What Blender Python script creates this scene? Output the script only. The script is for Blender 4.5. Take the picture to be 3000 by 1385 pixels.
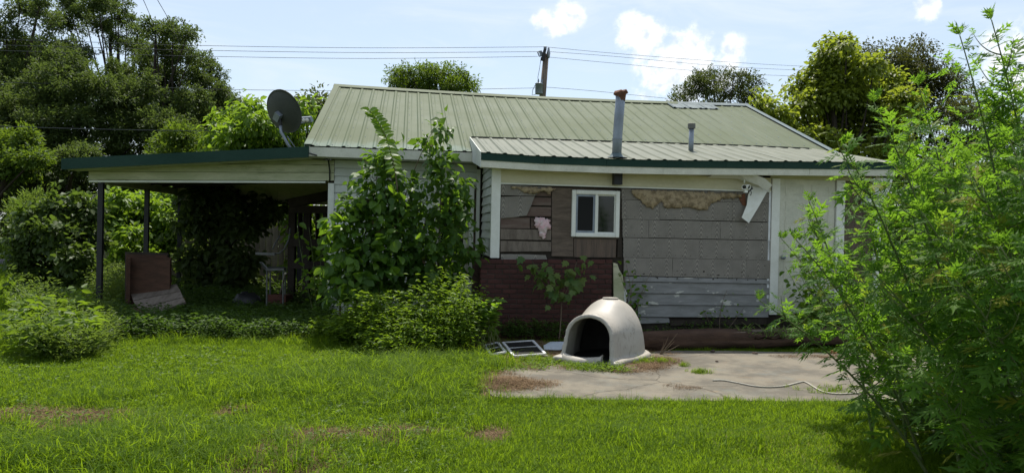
import bpy, math, random
import numpy as np
from mathutils import Matrix, Vector

for o in list(bpy.data.objects):
    bpy.data.objects.remove(o, do_unlink=True)
SC = bpy.context.scene
COL = SC.collection
RNG = np.random.default_rng(7)
random.seed(7)
R = math.radians

# ---------------------------------------------------------------- camera
F = 2170.0
CAM = np.array([0, 0, 1.53])
_p, _r = R(.43), R(1.23)
FW = np.array([0, math.cos(_p), -math.sin(_p)])
_r0 = np.array([1, 0, 0.]); _u0 = np.array([0, math.sin(_p), math.cos(_p)])
CR = math.cos(_r) * _r0 + math.sin(_r) * _u0
CU = -math.sin(_r) * _r0 + math.cos(_r) * _u0
cd = bpy.data.cameras.new('camera')
cam = bpy.data.objects.new('camera', cd)
COL.objects.link(cam)
cd.sensor_width = 36
cd.lens = 36 * F / 3000
cd.clip_start = .05
cd.clip_end = 3000
cd.dof.use_dof = True
cd.dof.focus_distance = 10.5
cd.dof.aperture_fstop = 5.6
m = Matrix.Identity(4)
for i in range(3):
    m[i][0], m[i][1], m[i][2], m[i][3] = CR[i], CU[i], -FW[i], CAM[i]
cam.matrix_world = m
SC.camera = cam

# ---------------------------------------------------------------- sky, sun, exposure
SUN_EL, SUN_AZ = R(66), R(2)          # azimuth from +Y, negative to the left
world = bpy.data.worlds.new('World')
SC.world = world
world.use_nodes = True
wn, wl = world.node_tree.nodes, world.node_tree.links
wn.clear()
wo = wn.new('ShaderNodeOutputWorld')
sky = wn.new('ShaderNodeTexSky')
sky.sky_type = 'NISHITA'
sky.sun_disc = False
sky.sun_elevation = SUN_EL
sky.sun_rotation = SUN_AZ
sky.air_density = 1.0
sky.dust_density = 1.2
sky.ozone_density = 1.2
SKY = .112
SC.view_settings.view_transform = 'Standard'
SC.view_settings.look = 'None'
SC.view_settings.exposure = 0.55
SC.view_settings.gamma = 1
SC.view_settings.use_curve_mapping = False
sl = bpy.data.lights.new('sun', 'SUN')
sl.energy = 4.3
sl.angle = R(.53)
sl.color = (1, .95, .86)
so = bpy.data.objects.new('sun', sl)
COL.objects.link(so)
sd = Vector((math.sin(SUN_AZ) * math.cos(SUN_EL), math.cos(SUN_AZ) * math.cos(SUN_EL), math.sin(SUN_EL)))
so.rotation_euler = sd.to_track_quat('Z', 'Y').to_euler()
so.location = (0, 0, 30)
SC.cycles.max_bounces = 8
SC.cycles.diffuse_bounces = 4
SC.cycles.transmission_bounces = 6
SC.cycles.use_denoising = True


def ray(x, y):
    return FW + CR * (x - 1500) / F - CU * (y - 692.5) / F


def gnd(x, y, z=0.):
    d = ray(x, y); return CAM + d * ((z - CAM[2]) / d[2])


def onY(x, y, Y):
    d = ray(x, y); return CAM + d * (Y / d[1])


def project(P):
    q = np.asarray(P) - CAM
    z = q @ FW
    return 1500 + F * (q @ CR) / z, 692.5 - F * (q @ CU) / z


# cloud layer of the sky, as a function of direction only
def wnode(t, **k):
    n = wn.new(t)
    for a, b in k.items():
        setattr(n, a, b)
    return n


def wmath(op, a, b=None, clamp=False):
    n = wnode('ShaderNodeMath', operation=op, use_clamp=clamp)
    for i, v in enumerate((a, b)):
        if v is None:
            continue
        if isinstance(v, (int, float)):
            n.inputs[i].default_value = v
        else:
            wl.new(v, n.inputs[i])
    return n.outputs[0]


wtc = wnode('ShaderNodeTexCoord').outputs['Generated']
nz = wnode('ShaderNodeTexNoise'); nz.inputs['Scale'].default_value = 30; nz.inputs['Detail'].default_value = 9
nz.inputs['Roughness'].default_value = .62
wl.new(wtc, nz.inputs['Vector'])
blobs = [(1860, 95, 52), (1905, 140, 62), (1970, 175, 72), (2050, 185, 70), (2125, 190, 56), (2140, 150, 42), (2040, 135, 52), (2020, 240, 80),
         (1930, 245, 60), (2120, 240, 55), (1590, 55, 30), (1665, 45, 42), (1630, 80, 34), (2960, 150, 60), (2920, 190, 50), (3060, 190, 110), (2720, 20, 35)]
acc = None
for (bx, by, br) in blobs:
    d = ray(bx, by); d = d / np.linalg.norm(d)
    vd = wnode('ShaderNodeVectorMath', operation='DISTANCE')
    wl.new(wtc, vd.inputs[0]); vd.inputs[1].default_value = tuple(d)
    v = wmath('SUBTRACT', 1.0, wmath('DIVIDE', vd.outputs['Value'], br * 1.45 / F), True)
    acc = v if acc is None else wmath('MAXIMUM', acc, v)
# cumulus elsewhere round the horizon, by noise alone
nz3 = wnode('ShaderNodeTexNoise'); nz3.inputs['Scale'].default_value = 2.6; nz3.inputs['Detail'].default_value = 2
wl.new(wtc, nz3.inputs['Vector'])
cum = wmath('ADD', acc, wmath('MULTIPLY', wmath('SUBTRACT', nz.outputs['Fac'], .5), 2.6))
mr = wnode('ShaderNodeMapRange', interpolation_type='SMOOTHSTEP'); wl.new(cum, mr.inputs[0])
mr.inputs[1].default_value = .12; mr.inputs[2].default_value = .74; mr.inputs[3].default_value = 0; mr.inputs[4].default_value = .95
gate = wmath('MULTIPLY', acc, 3.5, True)
cum_m = wmath('MULTIPLY', mr.outputs[0], gate)
# thin high streaks
mp = wnode('ShaderNodeMapping'); mp.inputs['Scale'].default_value = (1.6, 1.6, 7.0); mp.inputs['Rotation'].default_value = (0, R(9), 0)
wl.new(wtc, mp.inputs['Vector'])
nz2 = wnode('ShaderNodeTexNoise'); nz2.inputs['Scale'].default_value = 2.3; nz2.inputs['Detail'].default_value = 7; nz2.inputs['Roughness'].default_value = .6
nz2.inputs['Distortion'].default_value = .7
wl.new(mp.outputs[0], nz2.inputs['Vector'])
mr2 = wnode('ShaderNodeMapRange', interpolation_type='SMOOTHSTEP'); wl.new(nz2.outputs['Fac'], mr2.inputs[0])
mr2.inputs[1].default_value = .40; mr2.inputs[2].default_value = .72; mr2.inputs[3].default_value = .42; mr2.inputs[4].default_value = .86
bg1 = wnode('ShaderNodeBackground'); bg1.inputs['Strength'].default_value = SKY
wl.new(sky.outputs[0], bg1.inputs['Color'])
bg2 = wnode('ShaderNodeBackground'); bg2.inputs['Strength'].default_value = 1.0
bg2.inputs['Color'].default_value = (.575, .645, .71, 1)          # thin veil
mx = wnode('ShaderNodeMixShader')
wl.new(mr2.outputs[0], mx.inputs[0]); wl.new(bg1.outputs[0], mx.inputs[1]); wl.new(bg2.outputs[0], mx.inputs[2])
bg3 = wnode('ShaderNodeBackground'); bg3.inputs['Strength'].default_value = 1.0
crm = wnode('ShaderNodeMix', data_type='RGBA')
crm.inputs[6].default_value = (.55, .61, .68, 1); crm.inputs[7].default_value = (.80, .82, .84, 1)
nzc = wnode('ShaderNodeTexNoise'); nzc.inputs['Scale'].default_value = 55; nzc.inputs['Detail'].default_value = 6
wl.new(wtc, nzc.inputs['Vector'])
mrc = wnode('ShaderNodeMapRange', interpolation_type='SMOOTHSTEP'); wl.new(nzc.outputs['Fac'], mrc.inputs[0])
mrc.inputs[1].default_value = .30; mrc.inputs[2].default_value = .52
wl.new(mrc.outputs[0], crm.inputs[0]); wl.new(crm.outputs[2], bg3.inputs['Color'])
mx3 = wnode('ShaderNodeMixShader')
wl.new(cum_m, mx3.inputs[0]); wl.new(mx.outputs[0], mx3.inputs[1]); wl.new(bg3.outputs[0], mx3.inputs[2])
wl.new(mx3.outputs[0], wo.inputs['Surface'])

# ---------------------------------------------------------------- helpers: materials
MATS = {}


class NT:
    def __init__(s, name):
        s.m = bpy.data.materials.new(name); s.m.use_nodes = True
        s.n, s.l = s.m.node_tree.nodes, s.m.node_tree.links
        s.b = s.n['Principled BSDF']; s.out = s.n['Material Output']

    def new(s, t, **k):
        n = s.n.new(t)
        for a, b in k.items():
            setattr(n, a, b)
        return n

    def put(s, sock, v):
        if hasattr(v, 'node'):
            s.l.new(v, sock)
        elif isinstance(v, (tuple, list)) and sock.type == 'RGBA' and len(v) == 3:
            sock.default_value = (*v, 1)
        else:
            sock.default_value = v

    def coord(s, which='Object', scale=(1, 1, 1), rot=(0, 0, 0), rand=False):
        tc = s.new('ShaderNodeTexCoord').outputs[which]
        if rand:
            oi = s.new('ShaderNodeObjectInfo')
            vm = s.new('ShaderNodeVectorMath', operation='MULTIPLY_ADD')
            cx = s.new('ShaderNodeCombineXYZ')
            s.l.new(oi.outputs['Random'], cx.inputs[0]); s.l.new(oi.outputs['Random'], cx.inputs[2])
            s.l.new(cx.outputs[0], vm.inputs[0]); vm.inputs[1].default_value = (17, 5, 31); s.l.new(tc, vm.inputs[2])
            tc = vm.outputs[0]
        mp = s.new('ShaderNodeMapping'); mp.inputs['Scale'].default_value = scale; mp.inputs['Rotation'].default_value = rot
        s.l.new(tc, mp.inputs['Vector'])
        return mp.outputs[0]

    def noise(s, co, scale=5, detail=5, rough=.6, dist=0):
        n = s.new('ShaderNodeTexNoise')
        s.l.new(co, n.inputs['Vector'])
        n.inputs['Scale'].default_value = scale; n.inputs['Detail'].default_value = detail
        n.inputs['Roughness'].default_value = rough; n.inputs['Distortion'].default_value = dist
        return n.outputs['Fac']

    def rng(s, v, a, b, c=0., d=1., smooth=True):
        n = s.new('ShaderNodeMapRange', interpolation_type='SMOOTHSTEP' if smooth else 'LINEAR')
        s.l.new(v, n.inputs[0])
        for i, q in zip((1, 2, 3, 4), (a, b, c, d)):
            n.inputs[i].default_value = q
        return n.outputs[0]

    def mix(s, f, a, b, mode='MIX'):
        n = s.new('ShaderNodeMix', data_type='RGBA', blend_type=mode)
        s.put(n.inputs[0], f); s.put(n.inputs[6], a); s.put(n.inputs[7], b)
        return n.outputs[2]

    def math(s, op, a, b=0., clamp=False):
        n = s.new('ShaderNodeMath', operation=op, use_clamp=clamp)
        s.put(n.inputs[0], a); s.put(n.inputs[1], b)
        return n.outputs[0]

    def bump(s, h, strength=.3, dist=.01):
        n = s.new('ShaderNodeBump'); n.inputs['Strength'].default_value = strength; n.inputs['Distance'].default_value = dist
        s.l.new(h, n.inputs['Height']); s.l.new(n.outputs[0], s.b.inputs['Normal'])

    def attr(s, name, typ='GEOMETRY'):
        n = s.new('ShaderNodeAttribute', attribute_name=name, attribute_type=typ)
        return n.outputs['Fac']

    def objrand(s):
        return s.new('ShaderNodeObjectInfo').outputs['Random']

    def set(s, col=None, rough=None, spec=None, metal=None):
        if col is not None: s.put(s.b.inputs['Base Color'], col)
        if rough is not None: s.put(s.b.inputs['Roughness'], rough)
        if spec is not None: s.put(s.b.inputs['Specular IOR Level'], spec)
        if metal is not None: s.put(s.b.inputs['Metallic'], metal)
        return s.m


def worn(name, c1, c2, scale=4, stretch=(1, 1, 1), rough=.7, spec=.25, bump=.15, dirt=None, dirt_amt=(.55, .75), fine=40, rv=.0, metal=0., which='Object'):
    """weathered surface: two colours by coarse noise, dirt stains by a second noise, fine relief"""
    t = NT(name)
    co = t.coord(which, stretch, rand=True)
    a = t.noise(co, scale, 6, .65)
    col = t.mix(t.rng(a, .35, .68), c1, c2)
    f = t.noise(co, fine, 3, .6)
    col = t.mix(.22, col, t.mix(f, (0, 0, 0), (1, 1, 1)), 'OVERLAY')
    if rv:
        r_ = t.objrand()
        h = t.new('ShaderNodeHueSaturation')
        t.l.new(col, h.inputs['Color'])
        t.l.new(t.rng(r_, 0, 1, 1 - rv, 1 + rv, False), h.inputs['Value'])
        col = h.outputs[0]
    if dirt:
        d = t.noise(co, scale * 1.7, 8, .7)
        col = t.mix(t.rng(d, dirt_amt[0], dirt_amt[1], 0, .85), col, dirt)
    t.set(col, rough, spec, metal)
    if bump:
        t.bump(f, bump, .01)
    return t.m


def leafmat(name, dark, light, trans, tw=.4, rough=.6, spec=.2, src='GEOMETRY', yellow=None, use_obj=False):
    t = NT(name)
    tint = t.objrand() if use_obj else t.attr('tint', src)
    if src == 'INSTANCER':
        tint = t.math('ADD', t.math('MULTIPLY', tint, .55), t.math('MULTIPLY', t.attr('blade'), .45))
    col = t.mix(tint, dark, light)
    if yellow is not None:
        col = t.mix(t.rng(tint, .90 if src == 'INSTANCER' else .93, .97), col, yellow)
    co = t.coord('Object', (1, 1, 1))
    t.set(col, rough, spec)
    tr = t.new('ShaderNodeBsdfTranslucent')
    tc = t.mix(.55, col, trans)
    t.l.new(tc, tr.inputs['Color'])
    ms = t.new('ShaderNodeMixShader'); ms.inputs[0].default_value = tw
    t.l.new(t.b.outputs[0], ms.inputs[1]); t.l.new(tr.outputs[0], ms.inputs[2])
    t.l.new(ms.outputs[0], t.out.inputs['Surface'])
    return t.m


# ---------------------------------------------------------------- helpers: meshes
class G:
    """collects simple shapes and links them as one mesh"""
    def __init__(s):
        s.v, s.f = [], []

    def add(s, vs, fs):
        k = len(s.v)
        s.v += [tuple(map(float, v)) for v in vs]
        s.f += [tuple(i + k for i in f) for f in fs]
        return s

    def box(s, x0, x1, y0, y1, z0, z1):
        return s.add([(x0, y0, z0), (x1, y0, z0), (x1, y1, z0), (x0, y1, z0), (x0, y0, z1), (x1, y0, z1), (x1, y1, z1), (x0, y1, z1)],
                     [(0, 3, 2, 1), (4, 5, 6, 7), (0, 1, 5, 4), (1, 2, 6, 5), (2, 3, 7, 6), (3, 0, 4, 7)])

    def prism(s, poly, y0, y1):
        """polygon in (x,z), counter-clockwise seen from -y, between y0 (near) and y1"""
        n = len(poly)
        vs = [(p[0], y0, p[1]) for p in poly] + [(p[0], y1, p[1]) for p in poly]
        fs = [tuple(range(n)), tuple(range(2 * n - 1, n - 1, -1))]
        fs += [(i, i + n, (i + 1) % n + n, (i + 1) % n) for i in range(n)]
        return s.add(vs, fs)

    def hexa(s, p):
        """eight points: bottom four then top four"""
        return s.add(p, [(0, 3, 2, 1), (4, 5, 6, 7), (0, 1, 5, 4), (1, 2, 6, 5), (2, 3, 7, 6), (3, 0, 4, 7)])

    def beam(s, a, b, w, h, up=(0, 0, 1)):
        a, b = Vector(a), Vector(b)
        d = (b - a).normalized(); side = d.cross(Vector(up))
        if side.length < 1e-4: side = d.cross(Vector((0, 1, 0)))
        side.normalize(); u = side.cross(d)
        q = []
        for p in (a, b):
            q.append([p - side * w / 2 - u * h / 2, p + side * w / 2 - u * h / 2, p + side * w / 2 + u * h / 2, p - side * w / 2 + u * h / 2])
        return s.add(q[0] + q[1], [(0, 1, 2, 3), (7, 6, 5, 4), (0, 4, 5, 1), (1, 5, 6, 2), (2, 6, 7, 3), (3, 7, 4, 0)])

    def tube(s, path, rad, n=6, cap=True):
        P = [Vector(p) for p in path]
        rad = [rad] * len(P) if isinstance(rad, (int, float)) else list(rad)
        k = len(s.v); fs = []
        ref = None
        for i, p in enumerate(P):
            d = (P[min(i + 1, len(P) - 1)] - P[max(i - 1, 0)])
            d = d.normalized() if d.length > 1e-9 else Vector((0, 0, 1))
            if ref is None:
                ref = d.orthogonal().normalized()
            ref = (ref - d * ref.dot(d))
            ref = ref.normalized() if ref.length > 1e-6 else d.orthogonal().normalized()
            o = d.cross(ref)
            for j in range(n):
                t = 2 * math.pi * j / n
                s.v.append(tuple(p + (ref * math.cos(t) + o * math.sin(t)) * rad[i]))
        for i in range(len(P) - 1):
            for j in range(n):
                fs.append((k + i * n + j, k + i * n + (j + 1) % n, k + (i + 1) * n + (j + 1) % n, k + (i + 1) * n + j))
        if cap:
            fs.append(tuple(k + j for j in range(n - 1, -1, -1)))
            fs.append(tuple(k + (len(P) - 1) * n + j for j in range(n)))
        s.f += fs
        return s

    def grid(s, fn, us, vs_):
        k = len(s.v); nu, nv = len(us), len(vs_)
        for u in us:
            for v in vs_:
                s.v.append(tuple(map(float, fn(u, v))))
        for i in range(nu - 1):
            for j in range(nv - 1):
                s.f.append((k + i * nv + j, k + (i + 1) * nv + j, k + (i + 1) * nv + j + 1, k + i * nv + j + 1))
        return s

    def lathe(s, prof, c=(0, 0, 0), n=16):
        k = len(s.v)
        for (r, z) in prof:
            for j in range(n):
                t = 2 * math.pi * j / n
                s.v.append((c[0] + r * math.cos(t), c[1] + r * math.sin(t), c[2] + z))
        for i in range(len(prof) - 1):
            for j in range(n):
                s.f.append((k + i * n + j, k + i * n + (j + 1) % n, k + (i + 1) * n + (j + 1) % n, k + (i + 1) * n + j))
        return s

    def rot(s, M):
        s.v = [tuple(M @ Vector(v)) for v in s.v]
        return s

    def mesh(s, name, mat=None, smooth=False):
        me = bpy.data.meshes.new(name)
        me.from_pydata(s.v, [], s.f)
        if smooth:
            me.shade_smooth()
        if mat:
            me.materials.append(mat)
        return me

    def obj(s, name, mat, parent=None, smooth=False, world=False):
        """world=True: vertices are given in world space and moved to the (unrotated) parent's space"""
        if world and parent is not None:
            off = total_loc(parent)
            s.v = [(v[0] - off[0], v[1] - off[1], v[2] - off[2]) for v in s.v]
        return link(name, s.mesh(name, mat, smooth), parent)


def total_loc(o):
    t = np.zeros(3)
    while o is not None:
        t = t + np.array(o.location); o = o.parent
    return t


def link(name, me, parent=None):
    o = bpy.data.objects.new(name, me)
    COL.objects.link(o)
    if parent is not None:
        o.parent = parent
    return o


def tag(o, label=None, cat=None, group=None, kind=None):
    if label: o['label'] = label
    if cat: o['category'] = cat
    if group: o['group'] = group
    if kind: o['kind'] = kind
    return o


def thing(name, loc, label, cat, group=None, rotz=0):
    o = bpy.data.objects.new(name, None)
    COL.objects.link(o)
    o.location = tuple(map(float, loc)); o.rotation_euler = (0, 0, rotz)
    o.empty_display_size = .2
    return tag(o, label, cat, group)


def np_mesh(name, V, Fc, mat, tint=None, smooth=False):
    """V (n,3), Fc (m,k) all faces of k corners"""
    me = bpy.data.meshes.new(name)
    n, (m_, k) = len(V), Fc.shape
    me.vertices.add(n); me.vertices.foreach_set('co', np.ascontiguousarray(V, dtype=np.float32).ravel())
    me.loops.add(m_ * k); me.loops.foreach_set('vertex_index', np.ascontiguousarray(Fc, dtype=np.int32).ravel())
    me.polygons.add(m_); me.polygons.foreach_set('loop_start', np.arange(0, m_ * k, k, dtype=np.int32))
    if tint is not None:
        a = me.attributes.new('tint', 'FLOAT', 'POINT')
        a.data.foreach_set('value', np.ascontiguousarray(tint, dtype=np.float32))
    me.update(calc_edges=True)
    if smooth:
        me.shade_smooth()
    me.materials.append(mat)
    return me


LEAF2 = (np.array([[0, 0, 0], [.5, .42, .10], [0, 1, -.12], [-.5, .42, .10]]), np.array([[0, 1, 2], [0, 2, 3]]))
LEAF4 = (np.array([[0, 0, 0], [.40, .22, .07], [.5, .50, .08], [0, 1, -.22], [-.5, .50, .08], [-.40, .22, .07], [0, .5, .0]]),
         np.array([[0, 1, 2, 6], [6, 2, 3, 3], [0, 6, 4, 5], [6, 3, 4, 4]]))
LEAF3 = (np.array([[0, 0, 0], [.38, .2, .06], [.48, .55, .05], [0, 1, -.2], [-.48, .55, .05], [-.38, .2, .06]]),
         np.array([[0, 1, 2, 3], [0, 3, 4, 5]]))


def norm(a):
    return a / np.maximum(np.linalg.norm(a, axis=-1, keepdims=True), 1e-9)


def frames(axis, nrm):
    y = norm(axis); x = norm(np.cross(y, nrm)); z = np.cross(x, y)
    return x, y, z


def leaves_geo(P, axis, nrm, L, W, tmpl):
    tv, tf = tmpl
    x, y, z = frames(axis, nrm)
    L = np.asarray(L)[:, None, None]; W = np.asarray(W)[:, None, None]
    V = P[:, None, :] + x[:, None, :] * tv[None, :, 0:1] * W + y[:, None, :] * tv[None, :, 1:2] * L + z[:, None, :] * tv[None, :, 2:3] * L
    n, k = len(P), len(tv)
    Fc = tf[None] + (np.arange(n) * k)[:, None, None]
    return V.reshape(-1, 3), Fc.reshape(-1, tf.shape[1])


def leaf_object(name, P, axis, nrm, L, W, tmpl, mat, tint, parent=None, kind=None):
    V, Fc = leaves_geo(P, axis, nrm, L, W, tmpl)
    if parent is not None:
        V = V - total_loc(parent)
    o = link(name, np_mesh(name, V, Fc, mat, np.repeat(tint, len(tmpl[0]))), parent)
    if kind:
        o['kind'] = kind
    return o


def vnoise(x, y, s=1., seed=0):
    x = np.asarray(x, float) * s; y = np.asarray(y, float) * s
    xi, yi = np.floor(x).astype(int), np.floor(y).astype(int)
    fx, fy = x - xi, y - yi
    fx, fy = fx * fx * (3 - 2 * fx), fy * fy * (3 - 2 * fy)

    def h(i, j):
        q = np.sin(i * 127.1 + j * 311.7 + seed * 74.7) * 43758.5453
        return q - np.floor(q)
    return (h(xi, yi) * (1 - fx) + h(xi + 1, yi) * fx) * (1 - fy) + (h(xi, yi + 1) * (1 - fx) + h(xi + 1, yi + 1) * fx) * fy


def fbm(x, y, s=1., seed=0):
    return vnoise(x, y, s, seed) * .55 + vnoise(x, y, s * 2.1, seed + 3) * .3 + vnoise(x, y, s * 4.3, seed + 5) * .15


def in_poly(x, y, poly):
    x, y = np.asarray(x), np.asarray(y)
    r = np.zeros(x.shape, bool)
    n = len(poly)
    for i in range(n):
        x1, y1 = poly[i][:2]; x2, y2 = poly[(i + 1) % n][:2]
        if y1 == y2:
            continue
        c = ((y1 > y) != (y2 > y)) & (x < (x2 - x1) * (y - y1) / (y2 - y1) + x1)
        r ^= c
    return r


# ---------------------------------------------------------------- materials
WHITE = worn('white_paint', (.62, .60, .50), (.50, .49, .40), 3, (1, 1, 1), .55, .3, .08, (.16, .18, .11), (.60, .82))
SIDING = worn('vinyl_siding', (.62, .63, .58), (.54, .55, .50), 2, (.6, 1, 2), .5, .3, .05, (.22, .25, .15), (.58, .85), rv=.04)
MOSSY = worn('mossy_siding', (.55, .53, .37), (.40, .41, .25), 2.5, (.5, 1, 2.2), .6, .25, .08, (.13, .16, .06), (.50, .78), rv=.05)
CREAM = worn('cream_board', (.60, .56, .40), (.50, .47, .32), 2, (.4, 1, 2), .55, .3, .05, (.23, .22, .12), (.60, .85))
GREENTRIM = worn('dark_green_trim', (.013, .038, .028), (.020, .048, .036), 3, (.5, 1, 1), .65, .15, .03, (.03, .04, .03), (.62, .85))
DARKWOOD = worn('dark_wood', (.035, .028, .022), (.055, .045, .036), 4, (1, 1, .3), .9, .1, .2)
BROWNPLANK = worn('brown_plank', (.105, .068, .056), (.150, .115, .095), 3, (.5, 1, 4), .85, .12, .25, (.05, .04, .035), (.58, .8), rv=.12)
PLYWOOD = worn('weathered_plywood', (.150, .115, .088), (.085, .066, .052), 2.6, (1.2, 1, 6), .85, .12, .25, (.05, .042, .036), (.58, .8), rv=.08)
PLYVERT = worn('streaked_plywood', (.145, .105, .080), (.085, .068, .055), 2.6, (8, 1, .6), .85, .12, .25, (.05, .042, .036), (.58, .8))
REDWOOD = worn('reddish_wood', (.085, .045, .030), (.055, .032, .022), 3, (1, 1, 4), .85, .12, .2, (.03, .025, .02), (.55, .8), rv=.12)
GREYWOOD = worn('grey_wood', (.20, .165, .135), (.13, .105, .085), 3, (4, 1, 1), .9, .1, .25, (.05, .045, .04), (.58, .8), rv=.1)
BLACKMETAL = worn('black_metal', (.012, .012, .013), (.02, .02, .02), 6, (1, 1, 1), .55, .4, .03)
GALV = worn('galvanised_metal', (.24, .27, .31), (.17, .19, .22), 4, (1, 1, .5), .45, .5, .05, (.10, .09, .08), (.6, .82), metal=.35)
RUST = worn('rusty_metal', (.20, .085, .045), (.10, .05, .035), 12, (1, 1, 1), .85, .2, .3, (.05, .03, .02), (.55, .75))
ALUM = worn('aluminium', (.75, .76, .77), (.6, .61, .62), 5, (1, 1, 1), .35, .5, .03, (.25, .23, .2), (.62, .8))
PANEWHITE = worn('white_vinyl', (.74, .74, .68), (.66, .66, .60), 3, (1, 1, 1), .4, .4, .02, (.28, .26, .19), (.66, .85))
CLOTHTAN = worn('fibreglass', (.40, .315, .20), (.19, .145, .09), 13, (1, 1, 1), .95, .05, .7, (.10, .085, .06), (.56, .72), fine=60)
PINKINS = worn('pink_fibreglass', (.66, .42, .44), (.60, .52, .50), 14, (1, 1, 1), .95, .05, .8, (.38, .16, .19), (.55, .68), fine=60)
BARK = worn('bark', (.050, .041, .032), (.03, .024, .02), 8, (3, 3, .6), .95, .1, .5)
STEMGREEN = worn('green_stem', (.10, .14, .045), (.13, .14, .06), 6, (1, 1, .4), .7, .2, .1)
STEMBROWN = worn('brown_stem', (.12, .09, .06), (.17, .13, .09), 6, (1, 1, .4), .8, .15, .2)
POLEWOOD = worn('pole_wood', (.12, .095, .075), (.19, .155, .125), 3, (6, 6, .4), .9, .1, .3, (.05, .04, .03), (.6, .8))
WIRE = worn('wire', (.05, .055, .06), (.07, .075, .08), 1, (1, 1, 1), .6, .3, 0)
BRICKM = None

t = NT('glass_dark')
t.set((.006, .008, .008), .05, .5)
GLASS = t.m
t = NT('insect_screen')
t.set((.012, .012, .012), .7, .2)
SCREEN = t.m


def m_brick():
    t = NT('red_brick')
    r_ = t.objrand()
    co = t.coord('Object', (1, 1, 1), rand=True)
    n1 = t.noise(co, 14, 6, .7)
    col = t.mix(r_, (.056, .025, .022), (.084, .036, .030))
    col = t.mix(t.rng(n1, .42, .75), col, (.042, .022, .02))
    wc = t.coord('Object', (1, 1, 1))
    t.set(col, .85, .15)
    t.bump(t.noise(co, 60, 4, .6), .5, .006)
    return t.m


BRICKM = m_brick()
MORTAR = worn('mortar', (.062, .050, .042), (.045, .037, .03), 12, (1, 1, 1), .95, .05, .4)


def m_roof():
    t = NT('sage_roof_metal')
    co = t.coord('Object', (1, 1, 1))
    n1 = t.noise(co, .9, 6, .65)
    col = t.mix(t.rng(n1, .3, .7), (.074, .095, .049), (.088, .107, .057))
    st = t.noise(t.coord('Object', (5, .35, .35)), 2.0, 5, .6)
    col = t.mix(t.rng(st, .5, .8, 0, .35), col, (.080, .108, .076))
    sp = t.noise(co, 24, 4, .7)
    col = t.mix(t.rng(sp, .60, .75, 0, .35), col, (.075, .085, .052))
    # bleached, bluish band along the old drip edge of the main roof
    sx = t.new('ShaderNodeSeparateXYZ'); t.l.new(co, sx.inputs[0])
    low = t.math('ADD', sx.outputs[1], t.math('MULTIPLY', t.noise(t.coord('Object', (3, 1, 1)), 1.4, 5, .7), .7))
    col = t.mix(t.rng(low, 1.35, 1.7, .55, 0), col, (.145, .20, .172))
    t.set(col, t.rng(n1, .3, .7, .6, .72), .14)
    return t.m


ROOF = m_roof()


def m_porchroof():
    t = NT('porch_roof_metal')
    co = t.coord('Object', (1, 1, 1))
    n1 = t.noise(co, 1.3, 7, .7)
    col = t.mix(t.rng(n1, .3, .68), (.118, .126, .080), (.092, .102, .062))
    sp = t.noise(t.coord('Object', (1, .4, 1)), 7, 6, .75)
    col = t.mix(t.rng(sp, .52, .72, 0, .75), col, (.068, .070, .045))
    ru = t.noise(co, 3.1, 5, .7)
    col = t.mix(t.rng(ru, .66, .74, 0, .5), col, (.20, .14, .09))
    t.set(col, .5, .3)
    return t.m


PROOF = m_porchroof()
BLUEMETAL = worn('bluish_metal', (.075, .105, .115), (.105, .140, .145), 2, (3, .5, 1), .6, .2, .02, (.16, .19, .16), (.58, .8))


def m_shingle():
    """grey asbestos-cement shingle with a raised wood grain of nested arches"""
    t = NT('grey_grain_shingle')
    co = t.coord('Object', (1, 1, 1))
    sx = t.new('ShaderNodeSeparateXYZ'); t.l.new(co, sx.inputs[0])
    rw = t.objrand()
    wob = t.noise(t.coord('Object', (1, 1, .5)), 5, 3, .5)
    xx = t.math('ADD', sx.outputs[0], t.math('ADD', t.math('MULTIPLY', wob, .05), t.math('MULTIPLY', rw, .7)))
    pp = t.math('PINGPONG', xx, .12)
    q = t.math('MULTIPLY', t.math('MULTIPLY', pp, pp), 62.0)
    zz = t.math('MULTIPLY', sx.outputs[2], 1.0)
    ph = t.math('ADD', t.math('MULTIPLY', t.math('ADD', zz, t.math('MULTIPLY', q, 1.0)), 95.0), t.math('MULTIPLY', wob, 6.0))
    sn = t.math('SINE', ph)
    # between the arches the grain runs straight up
    st = t.math('SINE', t.math('MULTIPLY', xx, 430.0))
    edge = t.rng(pp, .055, .085)
    n = t.new('ShaderNodeMix'); t.l.new(edge, n.inputs[0]); t.l.new(sn, n.inputs[2]); t.l.new(st, n.inputs[3])
    g = t.rng(n.outputs[0], -.5, .8)
    big = t.noise(t.coord('Object', (1, 1, 1), rand=True), 3, 6, .7)
    base = t.mix(t.rng(big, .3, .7), (.240, .216, .184), (.318, .288, .246))
    col = t.mix(g, t.mix(.65, base, (.110, .104, .094)), base)
    dk = t.noise(t.coord('Object', (2.2, 1, .8), rand=True), 3.5, 7, .75)
    col = t.mix(t.rng(dk, .60, .78, 0, .8), col, (.085, .082, .074))
    t.set(col, .85, .15)
    t.bump(n.outputs[0], .35, .004)
    return t.m


SHINGLE = m_shingle()


def m_clap():
    t = NT('peeling_grey_clapboard')
    co = t.coord('Object', (1, 1, 1), rand=True)
    a = t.noise(t.coord('Object', (1.2, 1, 7), rand=True), 2.2, 6, .65)
    col = t.mix(t.rng(a, .35, .65), (.245, .242, .232), (.180, .178, .168))
    fl = t.noise(t.coord('Object', (1, 1, 2.6), rand=True), 3.4, 8, .62)
    pk = t.rng(fl, .60, .625)
    col = t.mix(pk, col, (.46, .45, .39))
    d = t.noise(co, 4, 6, .7)
    col = t.mix(t.rng(d, .56, .76, 0, .7), col, (.075, .08, .06))
    t.set(col, .8, .2)
    t.bump(t.math('ADD', pk, t.math('MULTIPLY', a, .5)), .4, .004)
    return t.m


CLAP = m_clap()


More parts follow.
